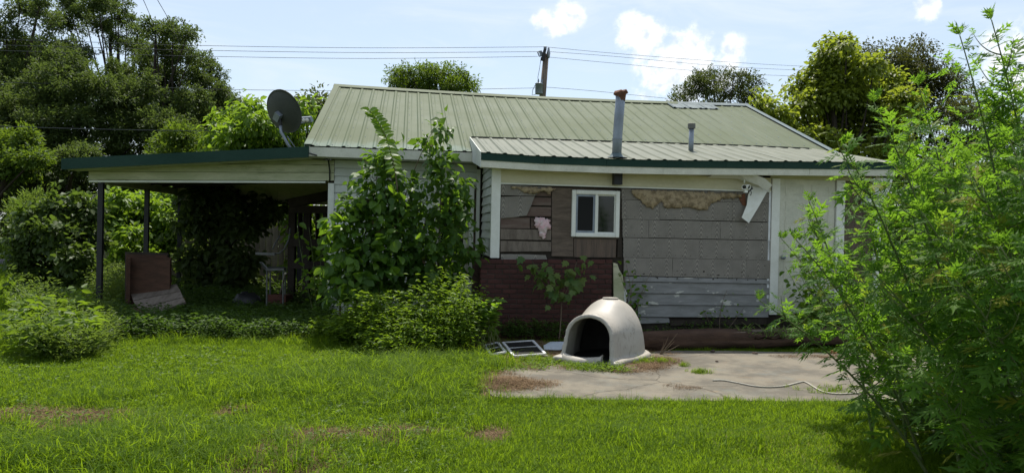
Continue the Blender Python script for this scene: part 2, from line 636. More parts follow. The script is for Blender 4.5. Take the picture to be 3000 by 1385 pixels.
def m_concrete():
    t = NT('concrete')
    co = t.coord('Object', (1, 1, 1))
    a = t.noise(co, 1.6, 9, .72)
    col = t.mix(t.rng(a, .40, .60), (.118, .106, .086), (.188, .166, .128))
    b = t.noise(co, 2.6, 8, .7)
    col = t.mix(t.rng(b, .5, .72, 0, .7), col, (.15, .155, .138))
    c_ = t.noise(t.coord('Object', (1, 2, 1)), 1.7, 7, .72)
    col = t.mix(t.rng(c_, .58, .72, 0, .8), col, (.21, .145, .085))
    f = t.noise(co, 90, 4, .75)
    col = t.mix(.4, col, t.mix(f, (.05, .05, .05), (.95, .95, .95)), 'OVERLAY')
    # hairline cracks
    v = t.new('ShaderNodeTexVoronoi', feature='DISTANCE_TO_EDGE'); v.inputs['Scale'].default_value = .62
    wv = t.new('ShaderNodeMix', data_type='VECTOR')
    nn = t.new('ShaderNodeTexNoise'); nn.inputs['Scale'].default_value = 2.5; nn.inputs['Detail'].default_value = 6
    t.l.new(co, nn.inputs['Vector']); wv.inputs[0].default_value = .22
    t.l.new(co, wv.inputs[4]); t.l.new(nn.outputs['Color'], wv.inputs[5]); t.l.new(wv.outputs[1], v.inputs['Vector'])
    cr = t.rng(v.outputs['Distance'], .001, .006, .7, 0)
    col = t.mix(cr, col, (.07, .062, .05))
    t.set(col, .9, .15)
    t.bump(t.math('SUBTRACT', f, t.math('MULTIPLY', cr, 2.0)), .35, .006)
    return t.m


CONC = m_concrete()


def m_soil():
    t = NT('soil')
    co = t.coord('Object', (1, 1, 1))
    a = t.noise(co, 1.2, 8, .65)
    col = t.mix(t.rng(a, .46, .72), (.058, .085, .020), (.105, .085, .05))
    b = t.noise(co, 30, 5, .7)
    col = t.mix(.6, col, t.mix(b, (.1, .1, .1), (.9, .9, .9)), 'OVERLAY')
    t.set(col, .95, .1)
    t.bump(b, .8, .02)
    return t.m


SOIL = m_soil()


def m_dirt():
    t = NT('dirt')
    co = t.coord('Object', (1, 1, 1))
    a = t.noise(co, 2.2, 8, .68)
    col = t.mix(t.rng(a, .35, .66), (.20, .135, .075), (.115, .085, .055))
    b = t.noise(co, 45, 5, .75)
    col = t.mix(.6, col, t.mix(b, (.1, .1, .1), (.9, .9, .9)), 'OVERLAY')
    t.set(col, .95, .1)
    t.bump(b, .9, .02)
    return t.m


DIRT = m_dirt()
ASPHALT = worn('asphalt', (.075, .075, .078), (.095, .094, .094), 3, (1, 1, 1), .9, .15, .3)


def m_plastic():
    t = NT('beige_plastic')
    co = t.coord('Object', (1, 1, 1))
    a = t.noise(co, 3, 6, .65)
    col = t.mix(t.rng(a, .3, .7), (.41, .378, .33), (.355, .325, .28))
    sx = t.new('ShaderNodeSeparateXYZ'); t.l.new(co, sx.inputs[0])
    sp = t.noise(t.coord('Object', (1, 1, .55)), 22, 8, .8)
    zone = t.rng(t.noise(co, 2.4, 3, .5), .42, .60)
    col = t.mix(t.math('MULTIPLY', t.rng(sp, .50, .68), t.math('MULTIPLY', zone, .75)), col, (.13, .115, .10))
    f = t.noise(co, 60, 3, .7)
    col = t.mix(t.rng(f, .68, .75, 0, .4), col, (.18, .16, .13))
    low = t.rng(sx.outputs[2], .0, .12, .45, 0)
    col = t.mix(t.math('MULTIPLY', low, t.rng(sp, .35, .6)), col, (.20, .16, .10))
    t.set(col, .5, .35)
    t.bump(t.noise(co, 140, 3, .6), .15, .003)
    return t.m


PLASTIC = m_plastic()

GRASSM = leafmat('grass_blade', (.040, .090, .009), (.140, .214, .015), (.43, .63, .016), .52, .6, .12, 'INSTANCER', yellow=(.34, .26, .11))
DRYM = leafmat('dry_grass', (.085, .052, .030), (.30, .205, .115), (.24, .16, .09), .25, .8, .15, 'INSTANCER')
RAGM = leafmat('ragweed_leaf', (.046, .112, .018), (.098, .180, .022), (.34, .62, .03), .54, .55, .18, yellow=(.26, .24, .03), use_obj=True)
SAPM = leafmat('sapling_leaf', (.050, .115, .016), (.110, .190, .024), (.38, .62, .02), .5, .42, .3, use_obj=True)
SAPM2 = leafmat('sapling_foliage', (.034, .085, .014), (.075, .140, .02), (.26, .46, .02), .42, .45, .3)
MAPLEM = leafmat('maple_seedling_leaf', (.055, .115, .030), (.110, .150, .030), (.22, .36, .03), .4, .5, .3, use_obj=True)
WEEDM = leafmat('weed_leaf', (.052, .105, .012), (.120, .185, .022), (.34, .52, .02), .46, .5, .25, yellow=(.18, .15, .03))
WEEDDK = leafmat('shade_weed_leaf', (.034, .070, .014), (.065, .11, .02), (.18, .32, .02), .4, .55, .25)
VINEM = leafmat('vine_leaf', (.034, .068, .014), (.085, .12, .03), (.22, .34, .03), .38, .5, .3, yellow=(.2, .16, .05))
FEATHER = leafmat('feathery_leaf', (.050, .092, .020), (.11, .16, .035), (.28, .40, .04), .44, .5, .25)
TREE_D = leafmat('woodland_leaf', (.036, .062, .018), (.074, .102, .026), (.19, .27, .04), .40)
TREE_B = leafmat('bright_tree_leaf', (.065, .125, .014), (.13, .21, .02), (.38, .58, .03), .5, .5, .3)
TREE_Y = leafmat('yellowish_maple_leaf', (.090, .130, .018), (.190, .225, .030), (.50, .60, .04), .48, .5, .3, yellow=(.24, .18, .04))
TREE_G = leafmat('greyish_leaf', (.046, .062, .024), (.080, .098, .034), (.17, .22, .03), .36)
TREE_P = leafmat('dull_maple_leaf', (.040, .050, .018), (.085, .088, .028), (.16, .18, .02), .34, yellow=(.14, .085, .04))
TREE_M = leafmat('pinnate_tree_leaf', (.042, .080, .014), (.088, .14, .02), (.26, .38, .02), .42)


# ---------------------------------------------------------------- the ground
def gh(x, y):
    """ground height"""
    x, y = np.asarray(x, float), np.asarray(y, float)
    n = (fbm(x, y, .55, 2) - .5) * .10
    far = np.clip((y - 17) / 20, 0, 1)
    n = n * (.35 + .65 * far)
    near_slab = np.exp(-(np.clip(np.abs(x - 1.8) - 2.8, 0, 9) ** 2 + np.clip(np.abs(y - 8.6) - 1.8, 0, 9) ** 2) / .6)
    return n * (1 - .9 * near_slab) - .012


xs = np.concatenate([-np.geomspace(14, 600, 16)[::-1], np.linspace(-13.5, 9, 91), np.geomspace(9.6, 600, 16)])
ys = np.concatenate([[-200, -60, -20, -6], np.linspace(-2, 20, 89), np.geomspace(20.5, 900, 24)])
gx, gy = np.meshgrid(xs, ys, indexing='ij')
V = np.stack([gx, gy, gh(gx, gy)], -1).reshape(-1, 3)
ny = len(ys)
i, j = np.meshgrid(np.arange(len(xs) - 1), np.arange(ny - 1), indexing='ij')
b = (i * ny + j).ravel()
Fc = np.stack([b, b + ny, b + ny + 1, b + 1], 1)
ground = link('ground', np_mesh('ground', V, Fc, SOIL, smooth=True))
tag(ground, kind='structure')

# slab in front of the house: outline in photo pixels laid on the ground
SLAB = [tuple(gnd(*p)[:2]) for p in [(1450, 1168), (1530, 1172), (1620, 1170), (1750, 1177), (1880, 1176), (2000, 1180), (2150, 1178), (2300, 1182), (2450, 1180), (2700, 1184), (2860, 1170),
                                     (2840, 1046), (2600, 1040), (2350, 1036), (2150, 1032), (1930, 1031), (1850, 1050), (1700, 1066), (1600, 1078), (1480, 1086), (1455, 1110), (1420, 1140)]]


def jag(poly, amp, n, seed):
    out = []
    rr = random.Random(seed)
    for k in range(len(poly)):
        a, b_ = poly[k], poly[(k + 1) % len(poly)]
        for q in range(n):
            f = q / n
            out.append((a[0] + (b_[0] - a[0]) * f + rr.uniform(-amp, amp), a[1] + (b_[1] - a[1]) * f + rr.uniform(-amp, amp)))
    return out


def sheet(name, poly, z, thick, mat, kind='structure'):
    n = len(poly)
    g = G()
    g.add([(p[0], p[1], z) for p in poly] + [(p[0], p[1], z - thick) for p in poly],
          [tuple(range(n))] + [(i, i + n, (i + 1) % n + n, (i + 1) % n) for i in range(n)])
    o = g.obj(name, mat)
    return tag(o, kind=kind)


slab = sheet('concrete_slab', jag(SLAB, .02, 3, 1), .022, .1, CONC)
DIRTP = [tuple(gnd(*p)[:2]) for p in [(1395, 1165), (1480, 1172), (1530, 1100), (1700, 1085), (1990, 1068), (1960, 1026), (1640, 1000), (1380, 985), (1330, 1040), (1410, 1080)]]
dirt = sheet('dirt', jag(DIRTP, .05, 3, 2), .006, .06, DIRT)
CARF = [(-6.7, 10.6), (-2.7, 10.9), (-3.2, 15.8), (-7.3, 15.4)]
sheet('carport_floor', jag(CARF, .04, 4, 5), .002, .05, DIRT)
RD = [(-60, 24.0), (-13.5, 24.2), (-10.5, 24.6), (-10.5, 27.5), (-13.5, 27.2), (-60, 27.0)]
sheet('road', RD, .10, .2, ASPHALT)

# ---------------------------------------------------------------- the house, in its own frame: a along the front, b into the picture, z up
TH = R(8)
U3 = np.array([math.cos(TH), math.sin(TH), 0]); V3 = np.array([-math.sin(TH), math.cos(TH), 0])
_d = ray(1500, 690)
P0 = CAM + _d * (10.6 / _d[1]); P0[2] = 0


def toH(q):
    q = np.asarray(q) - P0
    return np.array([q @ U3, q @ V3, q[2]])


def H(a, b, z):
    return P0 + a * U3 + b * V3 + np.array([0, 0, z])


def W(px, py, b=0.):
    """photo pixel -> (a,z) on the house plane at depth b"""
    d = ray(px, py)
    tt = ((P0 - CAM) @ V3 + b) / (d @ V3)
    q = toH(CAM + d * tt)
    return (q[0], q[2])


house = thing('house', P0, 'abandoned single storey house with sage green metal roof and stripped grey siding', 'house', rotz=TH)
DARK = NT('dark_interior').set((.012, .011, .010), .95, .05)

A0, A1 = -2.70, 5.72           # main wall left, right end
EB, EZ, SL = .95, 2.74, .40    # main eave line and roof slope
RB = 5.2                       # ridge
BACK = 9.0
RZ = EZ + (RB - EB) * SL
RA0, RA1 = -3.03, 5.97


def sag(a):
    return .055 * max(0., math.sin(math.pi * (a - RA0) / (RA1 - RA0)))


def mz(b):
    return EZ + (b - EB) * SL if b <= RB else RZ - (b - RB) * SL


# main wall body
g = G()
g.prism([(A0, 0), (-.31, 0), (-.31, 2.58), (A0, 2.58)], 1.37, 1.47)          # front, left of the porch room
g.box(A0, A0 + .1, 1.47, BACK, 0, 2.6)
g.box(A0 + .1, A1, BACK - .1, BACK, 0, 2.6)
g.box(A1 - .1, A1, 1.47, BACK - .1, 0, 2.6)
g.add([(A0 + .02, 1.4, 2.6), (A0 + .02, BACK, 2.6), (A0 + .02, RB, RZ - .1), (A1 - .02, 1.4, 2.6), (A1 - .02, BACK, 2.6), (A1 - .02, RB, RZ - .1)],
      [(0, 2, 1), (3, 4, 5)])
mwall = g.obj('main_wall', DARKWOOD, house)


def clap(name, a0, a1, b0, z0, z1, mat, parent, out=.026, side=None, jit=0.):
    """one lapped board on the plane b=b0 (front), lower edge standing proud; side: runs along b instead, facing -a"""
    j = random.uniform(-jit, jit); k = random.uniform(-jit, jit)
    prof = [(0, z0 + .008), (-out, z0 + .008), (-.004, z1 + .004), (0, z1 + .004)]  # gap below each board bares the dark wall, standing in for lap shadow
    g = G()
    if side is None:
        vs = [(a0, b0 + p[0], p[1] + j) for p in prof] + [(a1, b0 + p[0], p[1] + k) for p in prof]
    else:
        vs = [(b0 + p[0], a1, p[1] + j) for p in prof] + [(b0 + p[0], a0, p[1] + k) for p in prof]
    g.add(vs, [(0, 1, 2, 3), (7, 6, 5, 4), (1, 5, 6, 2), (0, 4, 5, 1), (2, 6, 7, 3), (3, 7, 4, 0)])
    return g.obj(name, mat, parent)


z = .16
DA0, DA1 = W(1262, 600, 1.35)[0], W(1388, 600, 1.35)[0]
while z < 2.56:
    clap('siding_board', A0 + .07, DA0, 1.37, z, min(z + .127, 2.58), SIDING, mwall, jit=.003)
    if z + .127 > 2.22 or z < 0:
        clap('siding_board', DA0, -.40, 1.37, z, min(z + .127, 2.58), SIDING, mwall, jit=.003)
    z += .127
# gable corner trim, frieze
g = G(); g.box(A0 - .02, A0 + .07, 1.33, 1.42, .12, W(960, 536, 1.33)[1]); g.obj('corner_trim', PANEWHITE, mwall)
g = G(); g.box(-.40, -.345, 1.33, 1.38, .3, 2.5); g.obj('corner_trim', PANEWHITE, mwall)
zz = .3
while zz < 2.2:                      # strip of stained stone-look shingles beside the door
    g = G(); g.prism([(DA1 + .003, zz + .006), (-.403, zz + .006), (-.403, zz + .19), (DA1 + .003, zz + .19)], 1.352, 1.372); g.obj('wall_shingle', PLYWOOD, mwall)
    zz += .195
g = G(); g.box(A0 + .3, A1 - .3, 1.5, 1.52, .05, .14); g.obj('sill_plate', DARKWOOD, mwall)

# front door with a glass upper half, seen past the sapling
drp = G().box(DA0, DA1, 1.345, 1.385, .25, 2.22).obj('front_door', WHITE, house)
g = G()
g.box(DA0, DA0 + .07, 1.315, 1.345, .25, 2.29); g.box(DA1 - .07, DA1, 1.315, 1.345, .25, 2.29); g.box(DA0 + .07, DA1 - .07, 1.315, 1.345, 2.20, 2.29)
g.obj('door_frame', PANEWHITE, drp)
g = G()
for (p, q, r_, s_) in ((DA0 + .10, DA0 + .16, .3, 2.18), (DA1 - .16, DA1 - .10, .3, 2.18)):
    g.box(p, q, 1.325, 1.345, r_, s_)
g.box(DA0 + .16, DA1 - .16, 1.325, 1.345, 2.10, 2.18); g.box(DA0 + .16, DA1 - .16, 1.325, 1.345, 1.05, 1.15)
g.obj('door_stile', WHITE, drp)
G().box(DA0 + .16, DA1 - .16, 1.335, 1.340, 1.15, 2.10).obj('door_glass', GLASS, drp)

# ---- main roof
roof = G()
for (b0, b1) in ((EB + .03, RB), (RB, BACK + .35)):
    roof.hexa([(RA0 + .05, b0, mz(b0) - .10), (RA1 - .05, b0, mz(b0) - .10), (RA1 - .05, b1, mz(b1) - .17), (RA0 + .05, b1, mz(b1) - .17),
               (RA0 + .05, b0, mz(b0) - .03), (RA1 - .05, b0, mz(b0) - .03), (RA1 - .05, b1, mz(b1) - .10), (RA0 + .05, b1, mz(b1) - .10)])
roof = roof.obj('roof', DARKWOOD, house)


def ribs(a0, a1, off, pitch=.2286):
    """profile of a ribbed metal sheet from a0 to a1: list of (a, dz)"""
    pts = [(a0, 0)]
    k = math.ceil((a0 - off) / pitch)
    while off + k * pitch < a1:
        c = off + k * pitch
        for (da, dz) in ((-.036, 0), (-.013, .015), (.013, .015), (.036, 0), (.085, .0), (.098, .003), (.111, 0)):
            if a0 < c + da < a1:
                pts.append((c + da, dz))
        k += 1
    pts.append((a1, 0))
    return pts


def metal_sheet(name, a0, a1, off, lo, hi, mat, parent, nb=6, lift=0.):
    """lo(a), hi(a) -> (b,z) ends of the sheet; thickness shown at the lower edge"""
    pr = ribs(a0, a1, off)
    g = G()
    n = len(pr)
    for (side, th) in ((0, 0), (1, -.004)):
        for (a, dz) in pr:
            l, h_ = lo(a), hi(a)
            for k in range(nb + 1):
                f = k / nb
                bend = (random.random() - .5) * .003 if 0 < k < nb else 0
                g.v.append((a, l[0] + (h_[0] - l[0]) * f, l[1] + (h_[1] - l[1]) * f + dz + th + lift + bend))
    w = nb + 1
    for s_ in (0, 1):
        o_ = s_ * n * w
        for i in range(n - 1):
            for k in range(nb):
                q = (o_ + i * w + k, o_ + (i + 1) * w + k, o_ + (i + 1) * w + k + 1, o_ + i * w + k + 1)
                g.f.append(q if s_ == 0 else q[::-1])
    for i in range(n - 1):
        g.f.append((i * w, n * w + i * w, n * w + (i + 1) * w, (i + 1) * w))
    return g.obj(name, mat, parent)


ns = 10
pw = (RA1 - RA0) / ns
for k in range(ns):
    a0 = RA0 + k * pw
    lf = .0 if k % 2 else .0025
    metal_sheet('roof_panel', a0, a0 + pw + .03, RA0 + .11, lambda a: (EB, EZ), lambda a: (RB, RZ - sag(a)), ROOF, roof, lift=lf)
    metal_sheet('roof_panel', a0, a0 + pw + .03, RA0 + .11, lambda a: (BACK + .4, mz(BACK + .4)), lambda a: (RB, RZ - sag(a)), ROOF, roof, nb=2, lift=lf)
# blue-grey patch sheets close under the ridge, towards the right
for (x0, x1) in ((1972, 2018), (2018, 2064), (2064, 2108)):
    d0, d1 = W(x0, 320, 4.7)[0], W(x1, 320, 4.7)[0]
    metal_sheet('roof_patch', d0, d1, d0 + .03, lambda a: (4.68, mz(4.68) - sag(a) * .88), lambda a: (RB - .1, mz(RB - .1) - sag(a) * .98), BLUEMETAL, roof, nb=2, lift=.027)['label'] = 'blue grey patch sheet near the ridge'
# ridge cap in two colours, rake trims, fascia, soffit
sp_ = W(1985, 295, RB)[0]
_w = sp_ - RA0
for (p, q, mt) in ((RA0 - .02, RA0 + _w / 3, ROOF), (RA0 + _w / 3 + .002, RA0 + 2 * _w / 3, ROOF), (RA0 + 2 * _w / 3 + .002, sp_, ROOF), (sp_ + .005, (sp_ + RA1) / 2, BLUEMETAL), ((sp_ + RA1) / 2 + .002, RA1 + .02, BLUEMETAL)):
    g = G()
    n_ = 5
    for k in range(n_):
        p2, q2 = p + (q - p) * k / n_, p + (q - p) * (k + 1) / n_
        dp, dq = sag(p2), sag(q2)
        for s_ in (-1, 1):
            b1 = RB + s_ * .16
            g.hexa([(p2, b1, mz(b1) + .024 - dp), (q2, b1, mz(b1) + .024 - dq), (q2, RB, RZ + .034 - dq), (p2, RB, RZ + .034 - dp), (p2, b1, mz(b1) + .032 - dp), (q2, b1, mz(b1) + .032 - dq), (q2, RB, RZ + .046 - dq), (p2, RB, RZ + .046 - dp)])
    g.obj('ridge_cap', mt, roof)
for (a, s_, mt) in ((RA0, -1, ROOF), (RA1, 1, BLUEMETAL)):
    for (b0, b1) in ((EB - .01, RB), (RB, BACK + .4)):
        g = G()
        a2 = a - s_ * .10
        lo_, hi_ = min(a + s_ * .012, a2), max(a + s_ * .012, a2)
        g.hexa([(lo_, b0, mz(b0) + .026), (hi_, b0, mz(b0) + .026), (hi_, b1, mz(b1) + .026), (lo_, b1, mz(b1) + .026), (lo_, b0, mz(b0) + .031), (hi_, b0, mz(b0) + .031), (hi_, b1, mz(b1) + .031), (lo_, b1, mz(b1) + .031)])
        lo_, hi_ = sorted((a, a + s_ * .012))
        g.hexa([(lo_, b0, mz(b0) - .12), (hi_, b0, mz(b0) - .12), (hi_, b1, mz(b1) - .12), (lo_, b1, mz(b1) - .12), (lo_, b0, mz(b0) + .026), (hi_, b0, mz(b0) + .026), (hi_, b1, mz(b1) + .026), (lo_, b1, mz(b1) + .026)])
        g.obj('rake_trim', mt, roof)
G().box(RA0 + .06, -.44, EB + .004, EB + .028, 2.585, 2.725).obj('fascia', WHITE, roof)
G().box(RA0 + .06, -.44, EB + .028, 1.36, 2.585, 2.60).obj('soffit', WHITE, roof)
G().box(RA0 + .05, RA0 + .07, EB + .03, 1.36, 2.58, 2.74).obj('soffit_end', WHITE, roof)
# screws: rows of little heads across the sheets
g = G()
k = 0
aa = RA0 + .11
while aa < RA1 - .05:
    for row in range(9):
        b_ = EB + .07 + row * .52
        if b_ > RB - .1: continue
        c = (aa + .055, b_, mz(b_) + .004 - sag(aa) * (b_ - EB) / (RB - EB)); s_ = .0085
        g.add([(c[0] - s_, c[1] - s_, c[2]), (c[0] + s_, c[1] - s_, c[2]), (c[0] + s_, c[1] + s_, c[2] + .004), (c[0] - s_, c[1] + s_, c[2] + .004), (c[0], c[1], c[2] + .013)],
              [(0, 1, 4), (1, 2, 4), (2, 3, 4), (3, 0, 4)])
    aa += .2286
tag(g.obj('screw_heads', GALV, roof), kind='stuff')

# ---- porch room: shallow roof, stripped front
PB = -.35
PA0, PA1 = -.50, 5.70


def pez(a):      # sagging eave line
    return float(np.interp(a, [-.5, .3, 1.4, 2.4, 3.4, 4.6, 5.7], [2.598, 2.575, 2.572, 2.585, 2.612, 2.640, 2.672]))


def mainhit(px, py):
    d = ray(px, py)
    q0, dd = toH(CAM), np.array([d @ U3, d @ V3, d[2]])
    tt = (EZ + (q0[1] - EB) * SL - q0[2]) / (dd[2] - SL * dd[1])
    return q0 + dd * tt


_j = [mainhit(1380, 412), mainhit(1750, 423), mainhit(2150, 435), mainhit(2373, 445)]


def pj(a):       # upper end of the porch roof on the main roof
    b_ = float(np.interp(a, [q[0] for q in _j], [q[1] for q in _j]))
    return (b_, mz(b_) + .045)


proof = G()
for k in range(12):
    a, a2 = PA0 + .03 + (PA1 - PA0 - .06) * k / 12, PA0 + .03 + (PA1 - PA0 - .06) * (k + 1) / 12
    p, q = pj(a), pj(a2)
    z0, z1 = pez(a), pez(a2)
    proof.hexa([(a, PB + .03, z0 - .07), (a2, PB + .03, z1 - .07), (a2, q[0], q[1] - .06), (a, p[0], p[1] - .06), (a, PB + .03, z0 - .02), (a2, PB + .03, z1 - .02), (a2, q[0], q[1] - .02), (a, p[0], p[1] - .02)])
proof = proof.obj('porch_roof', DARKWOOD, house)
ns = 7
pw = (PA1 - PA0) / ns
for k in range(ns):
    a0 = PA0 + k * pw
    metal_sheet('roof_panel', a0, a0 + pw + (.03 if k < ns - 1 else 0), PA0 + .1, lambda a: (PB - .02, pez(a)), pj, PROOF, proof, lift=.0025 * (k % 2))
# dark green drip band and white fascia below it
K = 14
for k in range(K):
    a, a2 = PA0 + (PA1 - PA0) * k / K, PA0 + (PA1 - PA0) * (k + 1) / K - .002
    z0, z1 = pez(a), pez(a2)
    if k % 2 == 0:
        a3 = PA0 + (PA1 - PA0) * (k + 2) / K - .003
        z3 = pez(a3)
        g = G().hexa([(a, PB - .006, z0 - .105), (a3, PB - .006, z3 - .105), (a3, PB + .004, z3 - .105), (a, PB + .004, z0 - .105), (a, PB - .006, z0 - .004), (a3, PB - .006, z3 - .004), (a3, PB + .004, z3 - .004), (a, PB + .004, z0 - .004)])
        g.obj('drip_edge', GREENTRIM, proof)
for (f0, f1) in ((0, .42), (.42, .78), (.78, 1)):
    g = G()
    n = 6
    for k in range(n):
        a, a2 = PA0 + (PA1 - PA0) * (f0 + (f1 - f0) * k / n), PA0 + (PA1 - PA0) * (f0 + (f1 - f0) * (k + 1) / n) - (.004 if k == n - 1 else 0)
        z0, z1 = pez(a), pez(a2)
        g.hexa([(a, PB + .006, z0 - .20), (a2, PB + .006, z1 - .20), (a2, PB + .026, z1 - .20), (a, PB + .026, z0 - .20), (a, PB + .006, z0 - .10), (a2, PB + .006, z1 - .10), (a2, PB + .026, z1 - .10), (a, PB + .026, z0 - .10)])
    g.obj('fascia', WHITE, proof)
g = G()
for k in range(8):
    a, a2 = PA0 + .02 + (PA1 - PA0 - .04) * k / 8, PA0 + .02 + (PA1 - PA0 - .04) * (k + 1) / 8
    z0, z1 = pez(a) - .185, pez(a2) - .185
    g.hexa([(a, PB + .026, z0), (a2, PB + .026, z1), (a2, 0., z1), (a, 0., z0), (a, PB + .026, z0 + .01), (a2, PB + .026, z1 + .01), (a2, 0., z1 + .01), (a, 0., z0 + .01)])
g.obj('soffit', CREAM, proof)
# left rake board of the porch roof: a wedge that closes the gap above the main roof
p = pj(PA0)
g = G().hexa([(PA0 - .014, PB, pez(PA0) - .20), (PA0 - .002, PB, pez(PA0) - .20), (PA0 - .002, EB - .005, mz(EB) - .16), (PA0 - .014, EB - .005, mz(EB) - .16),
              (PA0 - .014, PB, pez(PA0) + .012), (PA0 - .002, PB, pez(PA0) + .012), (PA0 - .002, EB - .005, pez(PA0) + (p[1] - pez(PA0)) * (EB - PB) / (p[0] - PB) + .012), (PA0 - .014, EB - .005, pez(PA0) + (p[1] - pez(PA0)) * (EB - PB) / (p[0] - PB) + .012)])
g.obj('rake_board', SIDING, proof)
g = G().hexa([(PA0 - .014, EB - .003, mz(EB) - .04), (PA0 - .002, EB - .003, mz(EB) - .04), (PA0 - .002, p[0], p[1] - .04), (PA0 - .014, p[0], p[1] - .04),
              (PA0 - .014, EB - .003, pez(PA0) + (p[1] - pez(PA0)) * (EB - PB) / (p[0] - PB) + .012), (PA0 - .002, EB - .003, pez(PA0) + (p[1] - pez(PA0)) * (EB - PB) / (p[0] - PB) + .012), (PA0 - .002, p[0], p[1] + .012), (PA0 - .014, p[0], p[1] + .012)])
g.obj('rake_board', SIDING, proof)
# dark foam closure strip under the upper sheet ends
g = G()
for k in range(16):
    a, a2 = PA0 + .02 + (W(2373, 445, 1.6)[0] - PA0) * k / 16, PA0 + .02 + (W(2373, 445, 1.6)[0] - PA0) * (k + 1) / 16 - .004
    p, q = pj(a), pj(a2)
    g.hexa([(a, p[0] - .02, p[1] - .05), (a2, q[0] - .02, q[1] - .05), (a2, q[0] + .05, q[1] - .05), (a, p[0] + .05, p[1] - .05), (a, p[0] - .02, p[1] + .022), (a2, q[0] - .02, q[1] + .022), (a2, q[0] + .05, q[1] + .030), (a, p[0] + .05, p[1] + .030)])
g.obj('closure_strip', BLACKMETAL, proof)

# porch wall body
g = G()
g.box(-.29, 5.66, .025, .12, .10, 2.42)
g.box(-.29, -.20, .12, 1.37, .3, 2.5)
g.box(5.57, 5.66, .12, 1.47, .1, 2.5)
pwall = g.obj('porch_wall', DARKWOOD, house)
z = 1.15
k = 0
while z < 2.46:                                             # left end wall, lapped siding seen edge-on
    bd = clap('siding_board', .05, 1.35, -.29, z, z + .127, SIDING, pwall, side=True, jit=.004)
    z += .127; k += 1
G().box(-.31, W(1465, 600)[0], -.035, .05, W(1460, 755)[1], 2.42).obj('corner_trim', PANEWHITE, pwall)
g = G()
fa0, fa1 = W(1466, 520)[0], W(2257, 540)[0]
g.box(fa0, fa1, -.022, .02, 2.20, 2.405)
g.obj('frieze_board', CREAM, pwall)
G().box(fa1 + .002, 5.56, -.012, .02, 2.402, 2.46).obj('frieze_board', CREAM, pwall)
G().box(fa0, fa1, -.034, -.023, 2.192, 2.21).obj('frieze_moulding', PANEWHITE, pwall)


def facepoly(name, pts, mat, b0=-.012, b1=.022, parent=None, b=0.):
    """flat piece on the front wall, outline in photo pixels (clockwise in the photo from top left)"""
    q = [W(x, y, b) for (x, y) in pts]
    q = q[::-1]                     # counter-clockwise seen from the front
    return G().prism(q, b0, b1).obj(name, mat, parent or pwall)


# --- left bay: planks, torn shingles, plywood
rows = [(549, 575, 1556), (577, 602, 1530), (604, 634, 1466), (636, 668, 1466), (670, 703, 1466), (705, 739, 1466)]
for k, (y0, y1, x0) in enumerate(rows):
    if k == 3:
        facepoly('plank', [(x0, y0), (1552, y0 + 1), (1552, y1 + 1), (x0, y1)], BROWNPLANK, .000, .022)
        facepoly('plank', [(1556, y0 + 3), (1615, y0 + 4), (1615, y1 + 3), (1556, y1 + 1)], BROWNPLANK, .008, .022)
    else:
        facepoly('plank', [(x0, y0), (1615, y0 + 3), (1614, y1 + (0 if k < 5 else -3)), (x0, y1 - 2)], GREYWOOD if k >= 4 else BROWNPLANK, .002 - .002 * k, .022)
facepoly('torn_shingle', [(1467, 541), (1604, 548), (1566, 574), (1467, 572)], SHINGLE, -.022, .001)
facepoly('torn_shingle', [(1467, 577), (1518, 575), (1565, 576), (1556, 600), (1542, 631), (1500, 637), (1467, 639)], SHINGLE, -.034, -.020)
facepoly('shingle_panel', [(1467, 744), (1530, 744), (1598, 747), (1602, 759), (1467, 760)], SHINGLE, -.02, .0)
facepoly('plywood_sheet', [(1617, 549), (1679, 552), (1679, 752), (1616, 750)], PLYWOOD, -.010, .022)
facepoly('plywood_sheet', [(1681, 551), (1812, 558), (1812, 700), (1681, 698)], PLYWOOD, .006, .022)
facepoly('plywood_sheet', [(1681, 699), (1805, 701), (1803, 754), (1681, 753)], PLYVERT, -.010, .022)
facepoly('batten', [(1814, 556), (1819, 556), (1821, 754), (1808, 753)], DARKWOOD, -.016, .022)

# --- right bay: rows of grain-embossed shingles, long butt joints
xl = [1820, 1821, 1823, 1825, 1827, 1829]
rowy = [(552, 563), (584, 594), (641, 651), (695, 704), (753, 761), (806, 816)]
joints = [[1985], [1932, 2144], [2109, 1900], [2047], [1969, 2186]]
for k in range(5):
    (ta, tb), (ba, bb) = rowy[k], rowy[k + 1]
    xs_ = [xl[k]] + sorted(joints[k]) + [2256]
    for a_, c_ in zip(xs_[:-1], xs_[1:]):
        f0, f1 = (a_ - 1820) / 437, (c_ - 1820) / 437
        dz = random.uniform(-.8, .8)
        facepoly('shingle_panel', [(a_ + .35, ta + (tb - ta) * f0 + 1), (c_ - .35, ta + (tb - ta) * f1 + 1),
                                   (c_ - .35 + random.uniform(-.5, .5), ba + (bb - ba) * f1 - .6 + dz), (a_ + .35, ba + (bb - ba) * f0 - .6 + dz)], SHINGLE, -.014 - .002 * k, .022)
